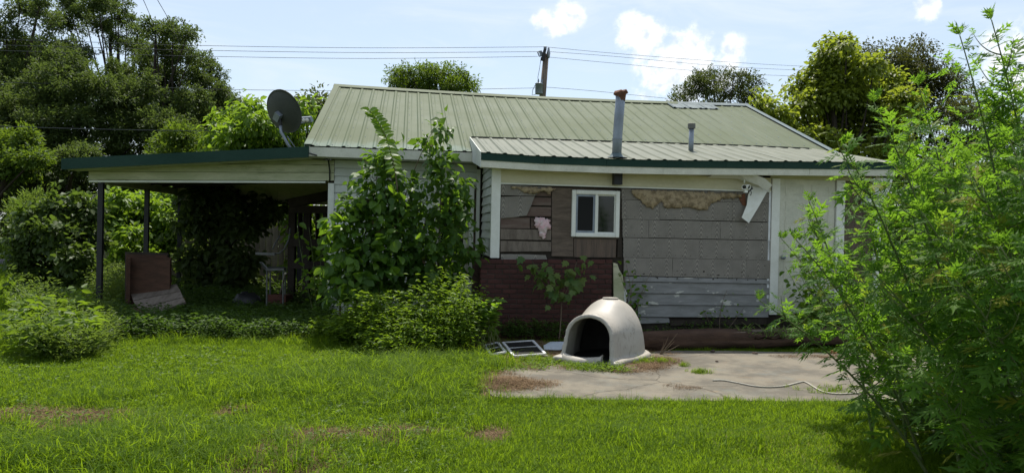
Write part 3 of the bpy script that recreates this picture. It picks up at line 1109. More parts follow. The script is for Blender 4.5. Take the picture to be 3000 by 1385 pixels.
# --- painted clapboards below
cl_rows = [(1829, 809, 823, 2255), (1830, 825, 857, 2252), (1838, 859, 891, 2250), (1868, 893, 927, 2248)]
for k, (x0, y0, y1, x1) in enumerate(cl_rows):
    q = [W(x0, y0), W(x1, y0 + 8 - 2 * k), W(x1, y1 + 7 - 2 * k), W(x0, y1)]
    g = G()
    pr = []
    for (c0, c1) in ((q[3], q[0]), (q[2], q[1])):
        pr.append([(c0[0], .022, c0[1]), (c0[0], -.034, c0[1]), (c1[0], -.012, c1[1]), (c1[0], .022, c1[1])])
    g.add(pr[0] + pr[1], [(0, 1, 2, 3), (7, 6, 5, 4), (1, 5, 6, 2), (0, 4, 5, 1), (2, 6, 7, 3), (3, 7, 4, 0)])
    g.obj('clapboard', CLAP, pwall)
facepoly('clapboard', [(1866, 929), (1958, 931), (1960, 944), (1866, 947)], CLAP, -.03, .02)
facepoly('rotten_board', [(1962, 938), (2245, 930), (2245, 950), (1964, 953)], DARKWOOD, -.008, .02)
facepoly('trim_board', [(1794, 768), (1806, 772), (1812, 790), (1822, 806), (1826, 840), (1824, 905), (1796, 905)], MOSSY, -.045, .0)
facepoly('trim_board', [(1826, 840), (1836, 862), (1833, 880), (1826, 890)], PANEWHITE, -.045, -.03)
facepoly('batten', [(1826, 806), (1830, 806), (1834, 905), (1828, 905)], GREYWOOD, -.03, .02)

g = G()
for k in range(5):
    (ta_, tb_) = rowy[k + 1]
    for q in range(18):
        px = 1832 + q * 24 + random.uniform(-3, 3)
        y_ = ta_ + (tb_ - ta_) * (px - 1820) / 437 - random.choice((6, 7, 8))
        c_ = W(px, y_)
        s_ = .0045
        g.box(c_[0] - s_, c_[0] + s_, -.018 - .002 * k, -.010, c_[1] - s_, c_[1] + s_)
for q in range(26):                       # broken corners and holes along the lowest course
    px = random.uniform(1832, 2240); c_ = W(px, random.choice((808, 812, 800, 790, 770)) + 8 * (px - 1820) / 437)
    s_ = random.uniform(.004, .016); t2 = random.uniform(.004, .014)
    g.prism([(c_[0] - s_, c_[1] - t2), (c_[0] + s_, c_[1] - t2 * .6), (c_[0] + s_ * .4, c_[1] + t2), (c_[0] - s_ * .7, c_[1] + t2 * .5)], -.0265, -.010)
tag(g.obj('nail_heads', DARKWOOD, pwall), kind='stuff')

# --- window
wa0, wz1 = W(1675, 556); wa1, wz0 = W(1812, 696)
win = G()
t_ = .062
win.box(wa0, wa0 + t_, -.045, .02, wz0, wz1); win.box(wa1 - t_, wa1, -.045, .02, wz0, wz1)
win.box(wa0 + t_, wa1 - t_, -.045, .02, wz0, wz0 + t_); win.box(wa0 + t_, wa1 - t_, -.045, .02, wz1 - t_, wz1)
win = win.obj('window', PANEWHITE, house)
bv = win.modifiers.new('bevel', 'BEVEL'); bv.width = .012; bv.segments = 2; bv.limit_method = 'ANGLE'
mid = (wa0 + wa1) / 2 + .01
g = G(); g.box(mid - .018, mid + .018, -.030, .012, wz0 + t_, wz1 - t_); g.obj('mullion', PANEWHITE, win)
for (p, q, mt, w_, bb_) in ((wa0 + t_, mid - .018, GALV, .03, -.018), (mid + .018, wa1 - t_, PANEWHITE, .014, -.008)):
    g = G()
    g.box(p, p + w_, bb_, bb_ + .02, wz0 + t_, wz1 - t_); g.box(q - w_, q, bb_, bb_ + .02, wz0 + t_, wz1 - t_)
    g.box(p + w_, q - w_, bb_, bb_ + .02, wz0 + t_, wz0 + t_ + w_); g.box(p + w_, q - w_, bb_, bb_ + .02, wz1 - t_ - w_, wz1 - t_)
    g.obj('sash', mt, win)
    G().box(p + w_, q - w_, bb_ + .008, bb_ + .012, wz0 + t_ + w_, wz1 - t_ - w_).obj('pane', GLASS if mt is not GALV else SCREEN, win)

# --- back door (white six-panel) with its trim, stained plywood beyond, end post
da0, da1 = W(2283, 600)[0], W(2445, 600)[0]
dz1 = 2.40
bdoor = G().box(da0, da1, -.006, .022, .38, dz1).obj('back_door', WHITE, house)
for cx in (.27, .73):
    for (z0, z1) in ((2.16, 2.32), (1.30, 2.06), (.55, 1.18)):
        c = da0 + (da1 - da0) * cx
        g = G()
        hw = (da1 - da0) * .165
        g.box(c - hw, c + hw, -.012, -.006, z0, z0 + .02); g.box(c - hw, c + hw, -.012, -.006, z1 - .02, z1)
        g.box(c - hw, c - hw + .02, -.012, -.006, z0 + .02, z1 - .02); g.box(c + hw - .02, c + hw, -.012, -.006, z0 + .02, z1 - .02)
        g.obj('door_panel', WHITE, bdoor)
G().lathe([(0, -.05), (.03, -.05), (.032, -.02), (.015, -.015), (.015, 0), (.03, .0)], n=12).rot(Matrix.Translation((da0 + .06, -.02, 1.22)) @ Matrix.Rotation(-math.pi / 2, 4, 'X')).obj('door_knob', GALV, bdoor, True)
for (x0, x1) in ((2258, 2281), (2447, 2471)):
    p, q = W(x0, 600)[0], W(x1, 600)[0]
    g = G(); g.box(p, q, -.04, .022, .36, 2.40); g.obj('door_casing', PANEWHITE, bdoor)
G().box(W(2251, 600)[0], W(2256.5, 600)[0], -.02, .022, .6, 2.19).obj('nailing_strip', ALUM, pwall)
facepoly('plywood_sheet', [(2473, 508), (2556, 510), (2560, 900), (2474, 900)], PLYVERT, -.004, .022)
G().box(W(2557, 700)[0], W(2574, 700)[0], -.05, .03, .2, 2.42).obj('corner_trim', PANEWHITE, pwall)


def lumpy(name, pts, mat, parent, b_front, thick, amp=.02, step=.03, seed=0):
    """ragged batt: outline in photo pixels, filled with a bumpy front"""
    q = [W(x, y) for (x, y) in pts]
    # densify the outline with jitter
    rr = random.Random(seed)
    ol = []
    for k in range(len(q)):
        a_, c_ = q[k], q[(k + 1) % len(q)]
        n = max(1, int(math.hypot(c_[0] - a_[0], c_[1] - a_[1]) / step))
        for s_ in range(n):
            f = s_ / n
            ol.append((a_[0] + (c_[0] - a_[0]) * f + rr.uniform(-amp, amp) * .6, a_[1] + (c_[1] - a_[1]) * f + rr.uniform(-amp, amp) * .6))
    a0 = min(p[0] for p in ol); a1 = max(p[0] for p in ol); z0 = min(p[1] for p in ol); z1 = max(p[1] for p in ol)
    na, nz_ = int((a1 - a0) / step * 1.6) + 2, int((z1 - z0) / step * 1.6) + 2
    A_, Z_ = np.meshgrid(np.linspace(a0, a1, na), np.linspace(z0, z1, nz_), indexing='ij')
    ins = in_poly(A_, Z_, ol)
    dist = np.full(A_.shape, 9.)
    op = np.array(ol)
    for p in op:
        dist = np.minimum(dist, np.hypot(A_ - p[0], Z_ - p[1]))
    hgt = np.clip(dist / .06, 0, 1) ** .6 * thick * (.5 + .9 * fbm(A_, Z_, 14, seed)) + (vnoise(A_, Z_, 50, seed) - .5) * amp * .6
    g = G()
    idx = -np.ones(A_.shape, int)
    for i_ in range(na):
        for j_ in range(nz_):
            if ins[i_, j_]:
                idx[i_, j_] = len(g.v)
                g.v.append((A_[i_, j_] + rr.uniform(-.006, .006), b_front - float(hgt[i_, j_]), Z_[i_, j_] + rr.uniform(-.006, .006)))
    for i_ in range(na - 1):
        for j_ in range(nz_ - 1):
            c = [idx[i_, j_], idx[i_ + 1, j_], idx[i_ + 1, j_ + 1], idx[i_, j_ + 1]]
            if min(c) >= 0:
                g.f.append(tuple(c))
            elif sum(x >= 0 for x in c) == 3:
                g.f.append(tuple(x for x in c if x >= 0))
    n0 = len(g.v)
    o = g.obj(name, mat, parent, smooth=True)
    sm = o.modifiers.new('solid', 'SOLIDIFY'); sm.thickness = .012; sm.offset = -1
    return o


lumpy('insulation_batt', [(1846, 553), (2100, 562), (2170, 566), (2175, 580), (2110, 585), (2078, 600), (2070, 615), (2040, 617), (2005, 606), (1990, 612), (1945, 612), (1937, 588), (1925, 600), (1912, 613), (1895, 609), (1875, 590), (1852, 575)], CLOTHTAN, house, -.022, .045, seed=3)
lumpy('insulation_batt', [(1490, 544), (1600, 548), (1640, 551), (1612, 560), (1611, 575), (1602, 572), (1595, 560), (1575, 568), (1562, 573), (1530, 566), (1520, 556), (1495, 550)], CLOTHTAN, house, -.026, .05, seed=4)
o = lumpy('insulation_tuft', [(1566, 637), (1590, 634), (1598, 640), (1612, 642), (1612, 652), (1616, 674), (1604, 672), (1602, 686), (1596, 700), (1586, 700), (1578, 690), (1578, 678), (1566, 666), (1564, 650)], PINKINS, house, -.015, .055, seed=5, step=.02)
o['label'] = 'pink insulation bulging from a hole'
facepoly('torn_kraft_paper', [(2160, 574), (2180, 566), (2184, 604), (2172, 600)], RUST, -.03, -.02)

# --- loose vinyl strips hanging off the eave


def strip(name, rows_, th, mat, parent):
    """rows_: pairs of house-frame points across the strip"""
    g = G()
    n = len(rows_)
    for off in (0, th):
        for (p, q) in rows_:
            g.v.append((p[0], p[1] + off, p[2])); g.v.append((q[0], q[1] + off, q[2]))
    for k in range(n - 1):
        a_ = 2 * k
        g.f += [(a_, a_ + 2, a_ + 3, a_ + 1), (2 * n + a_ + 1, 2 * n + a_ + 3, 2 * n + a_ + 2, 2 * n + a_), (a_, 2 * n + a_, 2 * n + a_ + 2, a_ + 2), (a_ + 1, a_ + 3, 2 * n + a_ + 3, 2 * n + a_ + 1)]
    g.f += [(0, 1, 2 * n + 1, 2 * n), (2 * n - 2, 4 * n - 2, 4 * n - 1, 2 * n - 1)]
    return g.obj(name, mat, parent)


def HP(px, py, b):
    a, z = W(px, py, b)
    return (a, b, z)


strip('loose_vinyl', [(HP(2205, 545, -.05), HP(2258, 556, -.07)), (HP(2192, 570, -.07), HP(2247, 562, -.09)), (HP(2188, 600, -.10), HP(2226, 600, -.11)), (HP(2173, 637, -.13), HP(2194, 653, -.12))], .004, PANEWHITE, house)
strip('loose_soffit', [(HP(2100, 507, -.22), HP(2070, 521, -.06)), (HP(2165, 509, -.24), HP(2160, 524, -.10)), (HP(2212, 512, -.28), HP(2192, 532, -.16)), (HP(2240, 522, -.30), HP(2222, 543, -.20)), (HP(2263, 542, -.28), HP(2248, 560, -.20))], .004, PANEWHITE, house)
strip('loose_vinyl', [(HP(2566, 520, -.06), HP(2616, 524, -.10)), (HP(2552, 550, -.10), HP(2606, 556, -.13)), (HP(2532, 602, -.16), HP(2578, 606, -.15))], .004, PANEWHITE, house)
strip('loose_vinyl', [(HP(2556, 545, -.13), HP(2564, 549, -.15)), (HP(2522, 596, -.2), HP(2534, 602, -.2))], .012, GALV, house)

# --- brick skirt under the left bay: every brick its own piece
ba0, ba1, btop = W(1405, 900, -.1)[0], W(1792, 900, -.1)[0], 1.125
sk = G()
sk.box(ba0 + .012, ba1 - .012, -.088, .02, 0, btop - .01)
sk.box(ba0 + .012, -.20, .02, 1.35, 0, btop - .01)
sk.add([(ba0 + .012, -.088, btop - .01), (ba1 - .012, -.088, btop + .012), (ba1 - .012, .02, btop + .012), (ba0 + .012, .02, btop - .01)], [(0, 1, 2, 3)])
skirt = sk.obj('brick_skirt', MORTAR, house)


def brick_mesh(L):
    g = G()
    c = .005
    x, y, z_ = L / 2, .045, .0285
    g.v = [(-x + c, -y, -z_ + c), (x - c, -y, -z_ + c), (x - c, -y, z_ - c), (-x + c, -y, z_ - c),
           (-x, -y + c, -z_), (x, -y + c, -z_), (x, -y + c, z_), (-x, -y + c, z_),
           (-x, y, -z_), (x, y, -z_), (x, y, z_), (-x, y, z_)]
    g.f = [(0, 1, 2, 3), (4, 5, 1, 0), (5, 6, 2, 1), (6, 7, 3, 2), (7, 4, 0, 3), (4, 8, 9, 5), (5, 9, 10, 6), (6, 10, 11, 7), (7, 11, 8, 4), (8, 11, 10, 9)]
    return g.mesh('brick', BRICKM)


bm_full, bm_half = brick_mesh(.203), brick_mesh(.098)
nc = 16
ch = btop / nc
for c_ in range(nc):
    zc = (c_ + .5) * ch
    x = ba0
    first = c_ % 2 == 1
    while x < ba1 - .06:
        L = .098 if (first or x + .203 > ba1 + .01) else .203
        first = False
        o = link('brick', bm_full if L > .15 else bm_half, skirt)
        rise = (x - ba0) / (ba1 - ba0) * .030 * (c_ / nc)
        o.location = (x + L / 2, -.052 + random.uniform(-.004, .004), zc + rise)
        o.rotation_euler = (random.uniform(-.01, .01), random.uniform(-.008, .008), random.uniform(-.012, .012))
        x += L + .0105
    y = .0 if c_ % 2 else -.1
    while y < 1.2:
        if y > -.05:
            o = link('brick', bm_full, skirt)
            o.location = (ba0 + .048, y + .1 + random.uniform(-.002, .002), zc)
            o.rotation_euler = (0, 0, math.pi / 2 + random.uniform(-.01, .01))
        y += .2135

# --- pipes through the porch roof
pp_ = mainhit(1806, 450)
pb = -.20
pa, _ = W(1806, 452, pb)
ptop = W(1819, 272, pb)
sp = G().tube([(pa, pb, 2.52), (pa + .01, pb, 2.9), (pa + .025, pb, 3.2), (ptop[0], pb, ptop[1])], .068, 18).obj('stove_pipe', GALV, house, True)
G().lathe([(.070, 0), (.074, .0), (.074, .02), (.070, .02)], (pa + .008, pb, 2.86), 18).obj('pipe_seam', GALV, sp)
g = G().lathe([(.069, -.10), (.074, -.02), (.105, .01), (.085, .04), (.0, .05)], (ptop[0], pb, ptop[1] - .02), 14)
g.v = [(v[0] + random.uniform(-.008, .008), v[1], v[2] + random.uniform(-.016, .016) + (v[0] - ptop[0]) * .12) for v in g.v]
g.obj('pipe_cap', RUST, sp, True)
G().lathe([(.16, -.006), (.10, .015), (.075, .05), (.07, .06)], (pa, pb, 2.61), 18).obj('pipe_flashing', BLUEMETAL, sp, True)
G().box(W(1797, 520, -.12)[0], W(1821, 520, -.12)[0], -.17, -.06, W(1808, 541, -.12)[1], 2.41).obj('flue_stub', BLACKMETAL, house)
va, vz = W(2024, 440, .75)
vt = W(2026, 375, .75)
vp = G().tube([(va, .75, vz - .12), (vt[0], .75, vt[1])], .040, 14).obj('vent_pipe', GALV, house, True)
G().lathe([(.041, -.012), (.060, -.01), (.060, .065), (.05, .07), (.0, .07)], (vt[0], .75, vt[1]), 14).obj('pipe_cap', worn('grey_cap', (.16, .155, .14), (.12, .115, .105), 8), vp)
G().lathe([(.19, -.010), (.11, .012), (.06, .03), (.042, .06)], (va, .75, pez(va) + .19), 16).obj('pipe_flashing', ALUM, vp, True)

# --- floodlight and cable on the wall
fl = thing('floodlight', H(*HP(2181, 525, -.16)), 'broken twin floodlight dangling under the porch eave', 'floodlight', rotz=TH)
g = G().tube([(0, 0, .03), (0, 0, -.06)], .012, 8).lathe([(.0, .03), (.04, .03), (.04, .015), (.0, .015)], n=12); g.obj('mount', PANEWHITE, fl)
for (x, s_) in ((-.022, -1), (.03, 1)):
    g = G().lathe([(.0, -.055), (.025, -.05), (.032, -.02), (.040, .03), (.036, .033), (.028, .015), (0, .01)], n=14)
    g.rot(Matrix.Translation((x, -.05, -.115)) @ Matrix.Rotation(.5 * s_, 4, 'Z') @ Matrix.Rotation(math.pi / 2 + .25, 4, 'X'))
    lh = g.obj('lamp_head', PANEWHITE, fl, True)
    G().lathe([(.027, .0), (.0, .008)], n=12).rot(Matrix.Translation((x, -.05, -.115)) @ Matrix.Rotation(.5 * s_, 4, 'Z') @ Matrix.Rotation(math.pi / 2 + .25, 4, 'X') @ Matrix.Translation((0, 0, .02))).obj('lens', GLASS, lh, True)
G().box(-.02, .03, -.06, -.01, -.20, -.14).obj('sensor', PANEWHITE, fl)
g = G().lathe([(0, -.05), (.03, -.045), (.034, .02), (.0, .03)], n=12).rot(Matrix.Translation((.085, -.02, -.13)) @ Matrix.Rotation(.9, 4, 'Y')); g.obj('socket', BLACKMETAL, fl, True)
g = G().tube([(.09, -.02, -.16), (.10, -.03, -.20), (.085, -.03, -.24)], .006, 5); g.obj('wire', BLACKMETAL, fl)

# ---------------------------------------------------------------- the carport
CB = 1.35


def HL(px, py, b):
    a, z = W(px, py, b)
    return np.array([a, b, z])


carport = thing('carport', P0, 'open carport with low sloping roof, dark green fascia and thin black posts', 'carport', rotz=TH)
L_ = HL(184, 467, .95); R_ = HL(905, 432, .95)
L2 = HL(184, 497, .95); R2 = HL(905, 461, .95)
CD = 5.7       # depth of its roof
g = G().hexa([(L_[0], .97, L_[2] - .09), (R_[0], .97, R_[2] - .09), (R_[0], CD, R_[2] - .09), (L_[0], CD, L_[2] - .09), (L_[0], .97, L_[2] - .01), (R_[0], .97, R_[2] - .01), (R_[0], CD, R_[2] - .01), (L_[0], CD, L_[2] - .01)])
croof = g.obj('carport_roof', MOSSY, carport)
nsh = 5
for k in range(nsh):
    f0, f1 = k / nsh, (k + 1) / nsh
    b0, b1 = .96 + (CD - .96) * f0, .96 + (CD - .96) * f1 - .002
    g = G().hexa([(L_[0], b0, L_[2] - .008), (R_[0], b0, R_[2] - .008), (R_[0], b1, R_[2] - .008), (L_[0], b1, L_[2] - .008), (L_[0], b0, L_[2] + .004), (R_[0], b0, R_[2] + .004), (R_[0], b1, R_[2] + .004), (L_[0], b1, L_[2] + .004)])
    g.obj('roof_panel', ROOF, croof)
g = G().hexa([(L_[0] - .012, .93, L2[2]), (R_[0], .93, R2[2]), (R_[0], .955, R2[2]), (L_[0] - .012, .955, L2[2]), (L_[0] - .012, .93, L_[2] + .012), (R_[0], .93, R_[2] + .012), (R_[0], .955, R_[2] + .012), (L_[0] - .012, .955, L_[2] + .012)])
g.obj('fascia', GREENTRIM, croof)
g = G().box(L_[0] - .012, L_[0] - .001, .957, CD, L2[2] + .01, L_[2] + .012); g.obj('fascia', GREENTRIM, croof)
g = G().hexa([(L_[0] + .05, .957, L2[2] + .004), (R_[0], .957, R2[2] + .004), (R_[0], 1.34, R2[2] + .004), (L_[0] + .05, 1.34, L2[2] + .004), (L_[0] + .05, .957, L2[2] + .022), (R_[0], .957, R2[2] + .022), (R_[0], 1.34, R2[2] + .022), (L_[0] + .05, 1.34, L2[2] + .022)])
g.obj('soffit', WHITE, croof)
# front beam with lapped boards filling the gable above
bl = HL(260, 534, CB); br_ = HL(953, 536, CB)
g = G().hexa([(bl[0], CB, bl[2]), (br_[0], CB, br_[2]), (br_[0], CB + .10, br_[2]), (bl[0], CB + .10, bl[2]), (bl[0], CB, bl[2] + .03), (br_[0], CB, br_[2] + .03), (br_[0], CB + .1, br_[2] + .03), (bl[0], CB + .1, bl[2] + .03)])
beam = g.obj('front_beam', PANEWHITE, carport)
gw = G()


def ztop(a):
    return L2[2] + (R2[2] - L2[2]) * (a - L_[0]) / (R_[0] - L_[0]) + .002


n = 4
for k in range(n):
    def zl(a, k=k):
        return bl[2] + (br_[2] - bl[2]) * (a - bl[0]) / (br_[0] - bl[0]) + .03 + .125 * k
    # board runs right from where the slope of the roof cuts it off
    aL = bl[0]
    while zl(aL) > ztop(min(aL, R_[0])) - .01 and aL < br_[0] - .1:
        aL += .02
    pts = []
    for q in range(9):
        a = aL + (A0 + .066 - aL) * q / 8
        pts.append((a, zl(a), min(zl(a) + .127, ztop(min(a, R_[0])))))
    g = G()
    for (a, z0, z1) in pts:
        g.v += [(a, CB - .022, min(z0 + .007, z1)), (a, CB - .003, z1), (a, CB + .02, min(z0 + .007, z1)), (a, CB + .02, z1)]  # lower edge raised: the dark gap stands in for a lap shadow
    for q in range(8):
        e = 4 * q
        g.f += [(e, e + 4, e + 5, e + 1), (e + 2, e + 3, e + 7, e + 6), (e, e + 2, e + 6, e + 4)]
    g.obj('siding_board', MOSSY, carport)
# the right end of the gable above the main wall is closed by the house eave; side beam and rear beam
pb_ = 5.35
sb = G().box(bl[0], bl[0] + .09, CB + .1, pb_, bl[2] + .0, bl[2] + .13).obj('side_beam', WHITE, carport)
rb0 = HL(640, 592, pb_)
g = G().box(bl[0] + .09, A0 - .02, pb_, pb_ + .06, rb0[2], L2[2] + .25)
rear = g.obj('rear_panel', CREAM, carport)
for k in range(14):
    a = bl[0] + .12 + k * .245
    G().box(a, a + .235, pb_ - .014, pb_ - .001, rb0[2] + .003, L2[2] + .05).obj('panel_board', MOSSY, carport)
for k in range(6):
    b_ = 1.9 + k * .62
    G().hexa([(bl[0] + .09, b_, L_[2] - .19), (A0 - .02, b_, R_[2] - .19), (A0 - .02, b_ + .045, R_[2] - .19), (bl[0] + .09, b_ + .045, L_[2] - .19),
              (bl[0] + .09, b_, L_[2] - .09), (A0 - .02, b_, R_[2] - .09), (A0 - .02, b_ + .045, R_[2] - .09), (bl[0] + .09, b_ + .045, L_[2] - .09)]).obj('rafter', DARKWOOD, carport)
for (px, b_) in ((295, CB + .05), (430, 3.3), (527, 5.28)):
    a = W(px, 640, b_)[0]
    G().box(a - .036, a + .036, b_ - .036, b_ + .036, -.1, bl[2] + .005).obj('post', BLACKMETAL, carport)
a = W(880, 640, 5.28)[0]
G().box(a - .045, a + .045, 5.24, 5.33, -.1, rb0[2]).obj('post', BLACKMETAL, carport)

# ---- cable looping off the carport roof down the siding
pts = [HP(905, 449, .91), HP(925, 455, .93), HP(950, 458, 1.2), HP(962, 470, 1.31), HP(966, 500, 1.32), HP(966, 536, 1.32)]
cab = thing('cable', H(*pts[-1]), 'black coaxial cable looping from the carport roof down the white siding', 'cable', rotz=TH)
q0 = np.array(pts[-1])
G().tube([tuple(np.array(p) - q0) for p in pts], .011, 6).obj('cable_run', BLACKMETAL, cab, True)

# ---------------------------------------------------------------- satellite dish on the carport roof
DB = 1.6
foot = HL(862, 428, DB); hub = HL(822, 368, DB)
zroof = L_[2] + (R_[2] - L_[2]) * (foot[0] - L_[0]) / (R_[0] - L_[0]) + .005
dish = thing('satellite_dish', H(foot[0], DB, zroof), 'grey satellite dish seen from behind on the carport roof', 'satellite dish', rotz=TH)


def rel(p):
    return tuple(np.array(p) - np.array([foot[0], DB, zroof]))


DISHM = worn('dish_grey', (.040, .044, .040), (.052, .056, .050), 5, (1, 1, 1), .6, .3, .03)
hubp = rel((hub[0], DB, hub[2]))
G().tube([(0, 0, 0), (-.10, 0, .13), (hubp[0] + .01, 0, hubp[2] - .10), (hubp[0], 0, hubp[2])], .024, 10).obj('mast', GALV, dish, True)
G().box(-.09, .09, -.06, .06, 0, .012).obj('base_plate', GALV, dish)
G().tube([(.06, .12, 0.01), (hubp[0] + .10, .03, hubp[2] - .16)], .009, 6).obj('strut', GALV, dish)
nd = norm(np.array([.50, .66, .42]))            # the dish looks away, to the right and up
xa = norm(np.cross(nd, [0, 0, 1])); ya = np.cross(xa, nd)
# tilt the ellipse so that its long axis runs from upper left to lower right
ca, sa = math.cos(R(-45)), math.sin(R(-45))
xa, ya = xa * ca + ya * sa, -xa * sa + ya * ca
dc = rel(HL(832, 327, DB + .02))
g = G()
rings, segs = 8, 40
RX, RY = .345, .37
for sgn, th in ((0, 0.), (1, .008)):
    k0 = len(g.v)
    for i in range(rings + 1):
        f = i / rings
        for j in range(segs):
            tt = 2 * math.pi * j / segs
            p = np.array(dc) + xa * RX * f * math.cos(tt) + ya * RY * f * math.sin(tt) + nd * (.085 * f * f - .085 + th)
            g.v.append(tuple(p))
    for i in range(rings):
        for j in range(segs):
            q = (k0 + i * segs + j, k0 + i * segs + (j + 1) % segs, k0 + (i + 1) * segs + (j + 1) % segs, k0 + (i + 1) * segs + j)
            g.f.append(q[::-1] if sgn == 0 else q)
n1 = (rings + 1) * segs
for j in range(segs):
    a_, b_ = rings * segs + j, rings * segs + (j + 1) % segs
    g.f.append((a_, b_, n1 + b_, n1 + a_))
g.obj('reflector', DISHM, dish, True)
g = G()
hb = np.array(dc) - nd * .09 + ya * -.06
g.box(-.05, .05, -.05, .05, -.07, .07)
g.v = [tuple(hb + xa * v[0] + ya * v[2] + nd * (v[1] - .02)) for v in g.v]
brk = g.obj('bracket', GALV, dish)
G().tube([tuple(hb), hubp], .03, 8).obj('clamp', BLACKMETAL, brk)
tip = np.array(rel(HL(893, 352, DB + .42)))
G().tube([tuple(np.array(dc) - ya * RY * .9), tuple(tip - np.array([0, 0, .04]))], .012, 6).obj('feed_arm', GALV, dish)
g = G().lathe([(0, -.05), (.05, -.05), (.06, 0), (.055, .03), (0, .035)], n=14)
Mr = Matrix.Translation(tuple(tip)) @ Vector(-nd).to_track_quat('Z', 'Y').to_matrix().to_4x4()
lnb = G().box(-.13, .13, -.045, .045, -.05, .0).rot(Mr).obj('feed_housing', GALV, dish)
for x in (-.07, .0, .07):
    G().lathe([(0, 0.0), (.03, .0), (.032, .03), (.0, .04)], n=12).rot(Mr @ Matrix.Translation((x, 0, .0))).obj('feed_horn', PANEWHITE, lnb, True)
# ---------------------------------------------------------------- igloo dog house: smooth solid from a distance field


def surface_nets(fn, lo, hi, h):
    xs = [np.arange(lo[i], hi[i] + h, h) for i in range(3)]
    X, Y, Z = np.meshgrid(*xs, indexing='ij')
    D = fn(X, Y, Z)
    s = D < 0
    nx, ny, nz_ = [n - 1 for n in D.shape]
    cnt = np.zeros((nx, ny, nz_)); acc = np.zeros((nx, ny, nz_, 3))
    corners = [(i, j, k) for i in (0, 1) for j in (0, 1) for k in (0, 1)]
    sl_ = lambda c: tuple(slice(c[i], c[i] + (nx, ny, nz_)[i]) for i in range(3))
    for c in corners:
        for ax in range(3):
            if c[ax] == 0:
                c2 = list(c); c2[ax] = 1; c2 = tuple(c2)
                d0, d1 = D[sl_(c)], D[sl_(c2)]
                x = (d0 < 0) != (d1 < 0)
                t = np.where(x, d0 / np.where(x, d0 - d1, 1), 0)
                p = np.zeros((nx, ny, nz_, 3)); p[..., :] = c
                p[..., ax] += t
                acc += p * x[..., None]; cnt += x
    act = cnt > 0
    idx = -np.ones(act.shape, int); idx[act] = np.arange(act.sum())
    base = np.stack(np.meshgrid(np.arange(nx), np.arange(ny), np.arange(nz_), indexing='ij'), -1)
    Vv = (base[act] + acc[act] / cnt[act][:, None]) * h + np.array(lo)
    Fs = []
    for ax in range(3):
        a1, a2 = (ax + 1) % 3, (ax + 2) % 3
        sA = s.copy()
        lo_ = [slice(None)] * 3; hi_ = [slice(None)] * 3
        lo_[ax] = slice(0, -1); hi_[ax] = slice(1, None)
        ch_ = s[tuple(lo_)] != s[tuple(hi_)]
        w = np.argwhere(ch_)
        ok = (w[:, a1] > 0) & (w[:, a2] > 0) & (w[:, a1] < D.shape[a1] - 1) & (w[:, a2] < D.shape[a2] - 1)
        w = w[ok]
        flip = s[tuple(w.T)]
        q = []
        for (u, v) in ((-1, -1), (0, -1), (0, 0), (-1, 0)):
            c = w.copy(); c[:, a1] += u; c[:, a2] += v
            q.append(idx[tuple(c.T)])
        q = np.stack(q, 1)
        q[~flip] = q[~flip][:, ::-1]
        Fs.append(q)
    return Vv, np.concatenate(Fs)


def smin(a, b_, k):
    h_ = np.clip(.5 + .5 * (b_ - a) / k, 0, 1)
    return b_ * (1 - h_) + a * h_ - k * h_ * (1 - h_)


def dog_outer(X, Y, Z, grow=0.):
    # dome: squarish plan, round top
    rx, ry, rz_ = .445 + grow, .47 + grow, .765 + grow
    q = ((np.abs(X) / rx) ** 2.35 + (np.abs(Y - .10) / ry) ** 2.35) ** (2.25 / 2.35) + (np.abs(Z) / rz_) ** 2.25
    dome = (q ** (1 / 2.25) - 1) * .42
    # entrance hood: arch section running forward (-y)
    w0 = .335 + grow - .06 * np.clip(Z / .6, 0, 1)
    zc_ = .335
    arch = np.where(Z > zc_, np.hypot(X / (.325 + grow), (Z - zc_) / (.275 + grow)) - 1, 0) * .28
    low = np.abs(X) - (.325 + grow + .05 * (1 - np.clip(Z / zc_, 0, 1)))
    arch = np.where(Z > zc_, arch, low)
    hood = np.maximum(arch, np.abs(Y + .20) - (.34 + .10 * (1 - np.clip(Z / .62, 0, 1.1)) + grow))
    return smin(dome, hood, .11)


def dog_sdf(X, Y, Z):
    out = dog_outer(X, Y, Z)
    foot_ = dog_outer(X, Y, np.zeros_like(Z) + .03)
    flange = np.hypot(np.maximum(foot_ - .028, 0) + np.minimum(foot_ + .02, 0), (Z - .032)) - .042
    out = smin(out, flange, .025)
    inner = dog_outer(X, Y, Z, -.035)
    zc_ = .32
    op = np.where(Z > zc_, (np.hypot(X / .272, (Z - zc_) / .235) - 1) * .24, np.abs(X) - (.272 + .03 * (1 - np.clip(Z / zc_, 0, 1))))
    op = np.maximum(op, Y + .05)
    s_ = np.maximum(out, -inner)
    s_ = -smin(-s_, op, .02)          # cut the doorway with a rounded lip
    return np.maximum(s_, -Z)


gp = gnd(1782, 1062)
dog = thing('dog_house', (gp[0] + .01, gp[1] + .28, .02), 'dirty beige plastic igloo dog house on the concrete slab', 'dog house', rotz=R(-30))
Vd, Fd = surface_nets(dog_sdf, (-.66, -.80, -.03), (.66, .78, .84), .015)
shell = link('shell', np_mesh('shell', Vd, Fd, PLASTIC, smooth=True), dog)
dog.scale = (.93, .93, .93)
sm_ = shell.modifiers.new('smooth', 'SMOOTH'); sm_.factor = .5; sm_.iterations = 3
g = G().lathe([(.050, 0), (.105, .0), (.105, .012), (.085, .018), (.085, .008), (.052, .008), (.052, .016), (.0, .018)], (0, .1, .757), 28)
g.obj('vent_ring', worn('grey_plastic', (.32, .29, .25), (.25, .23, .2), 6), dog, True)
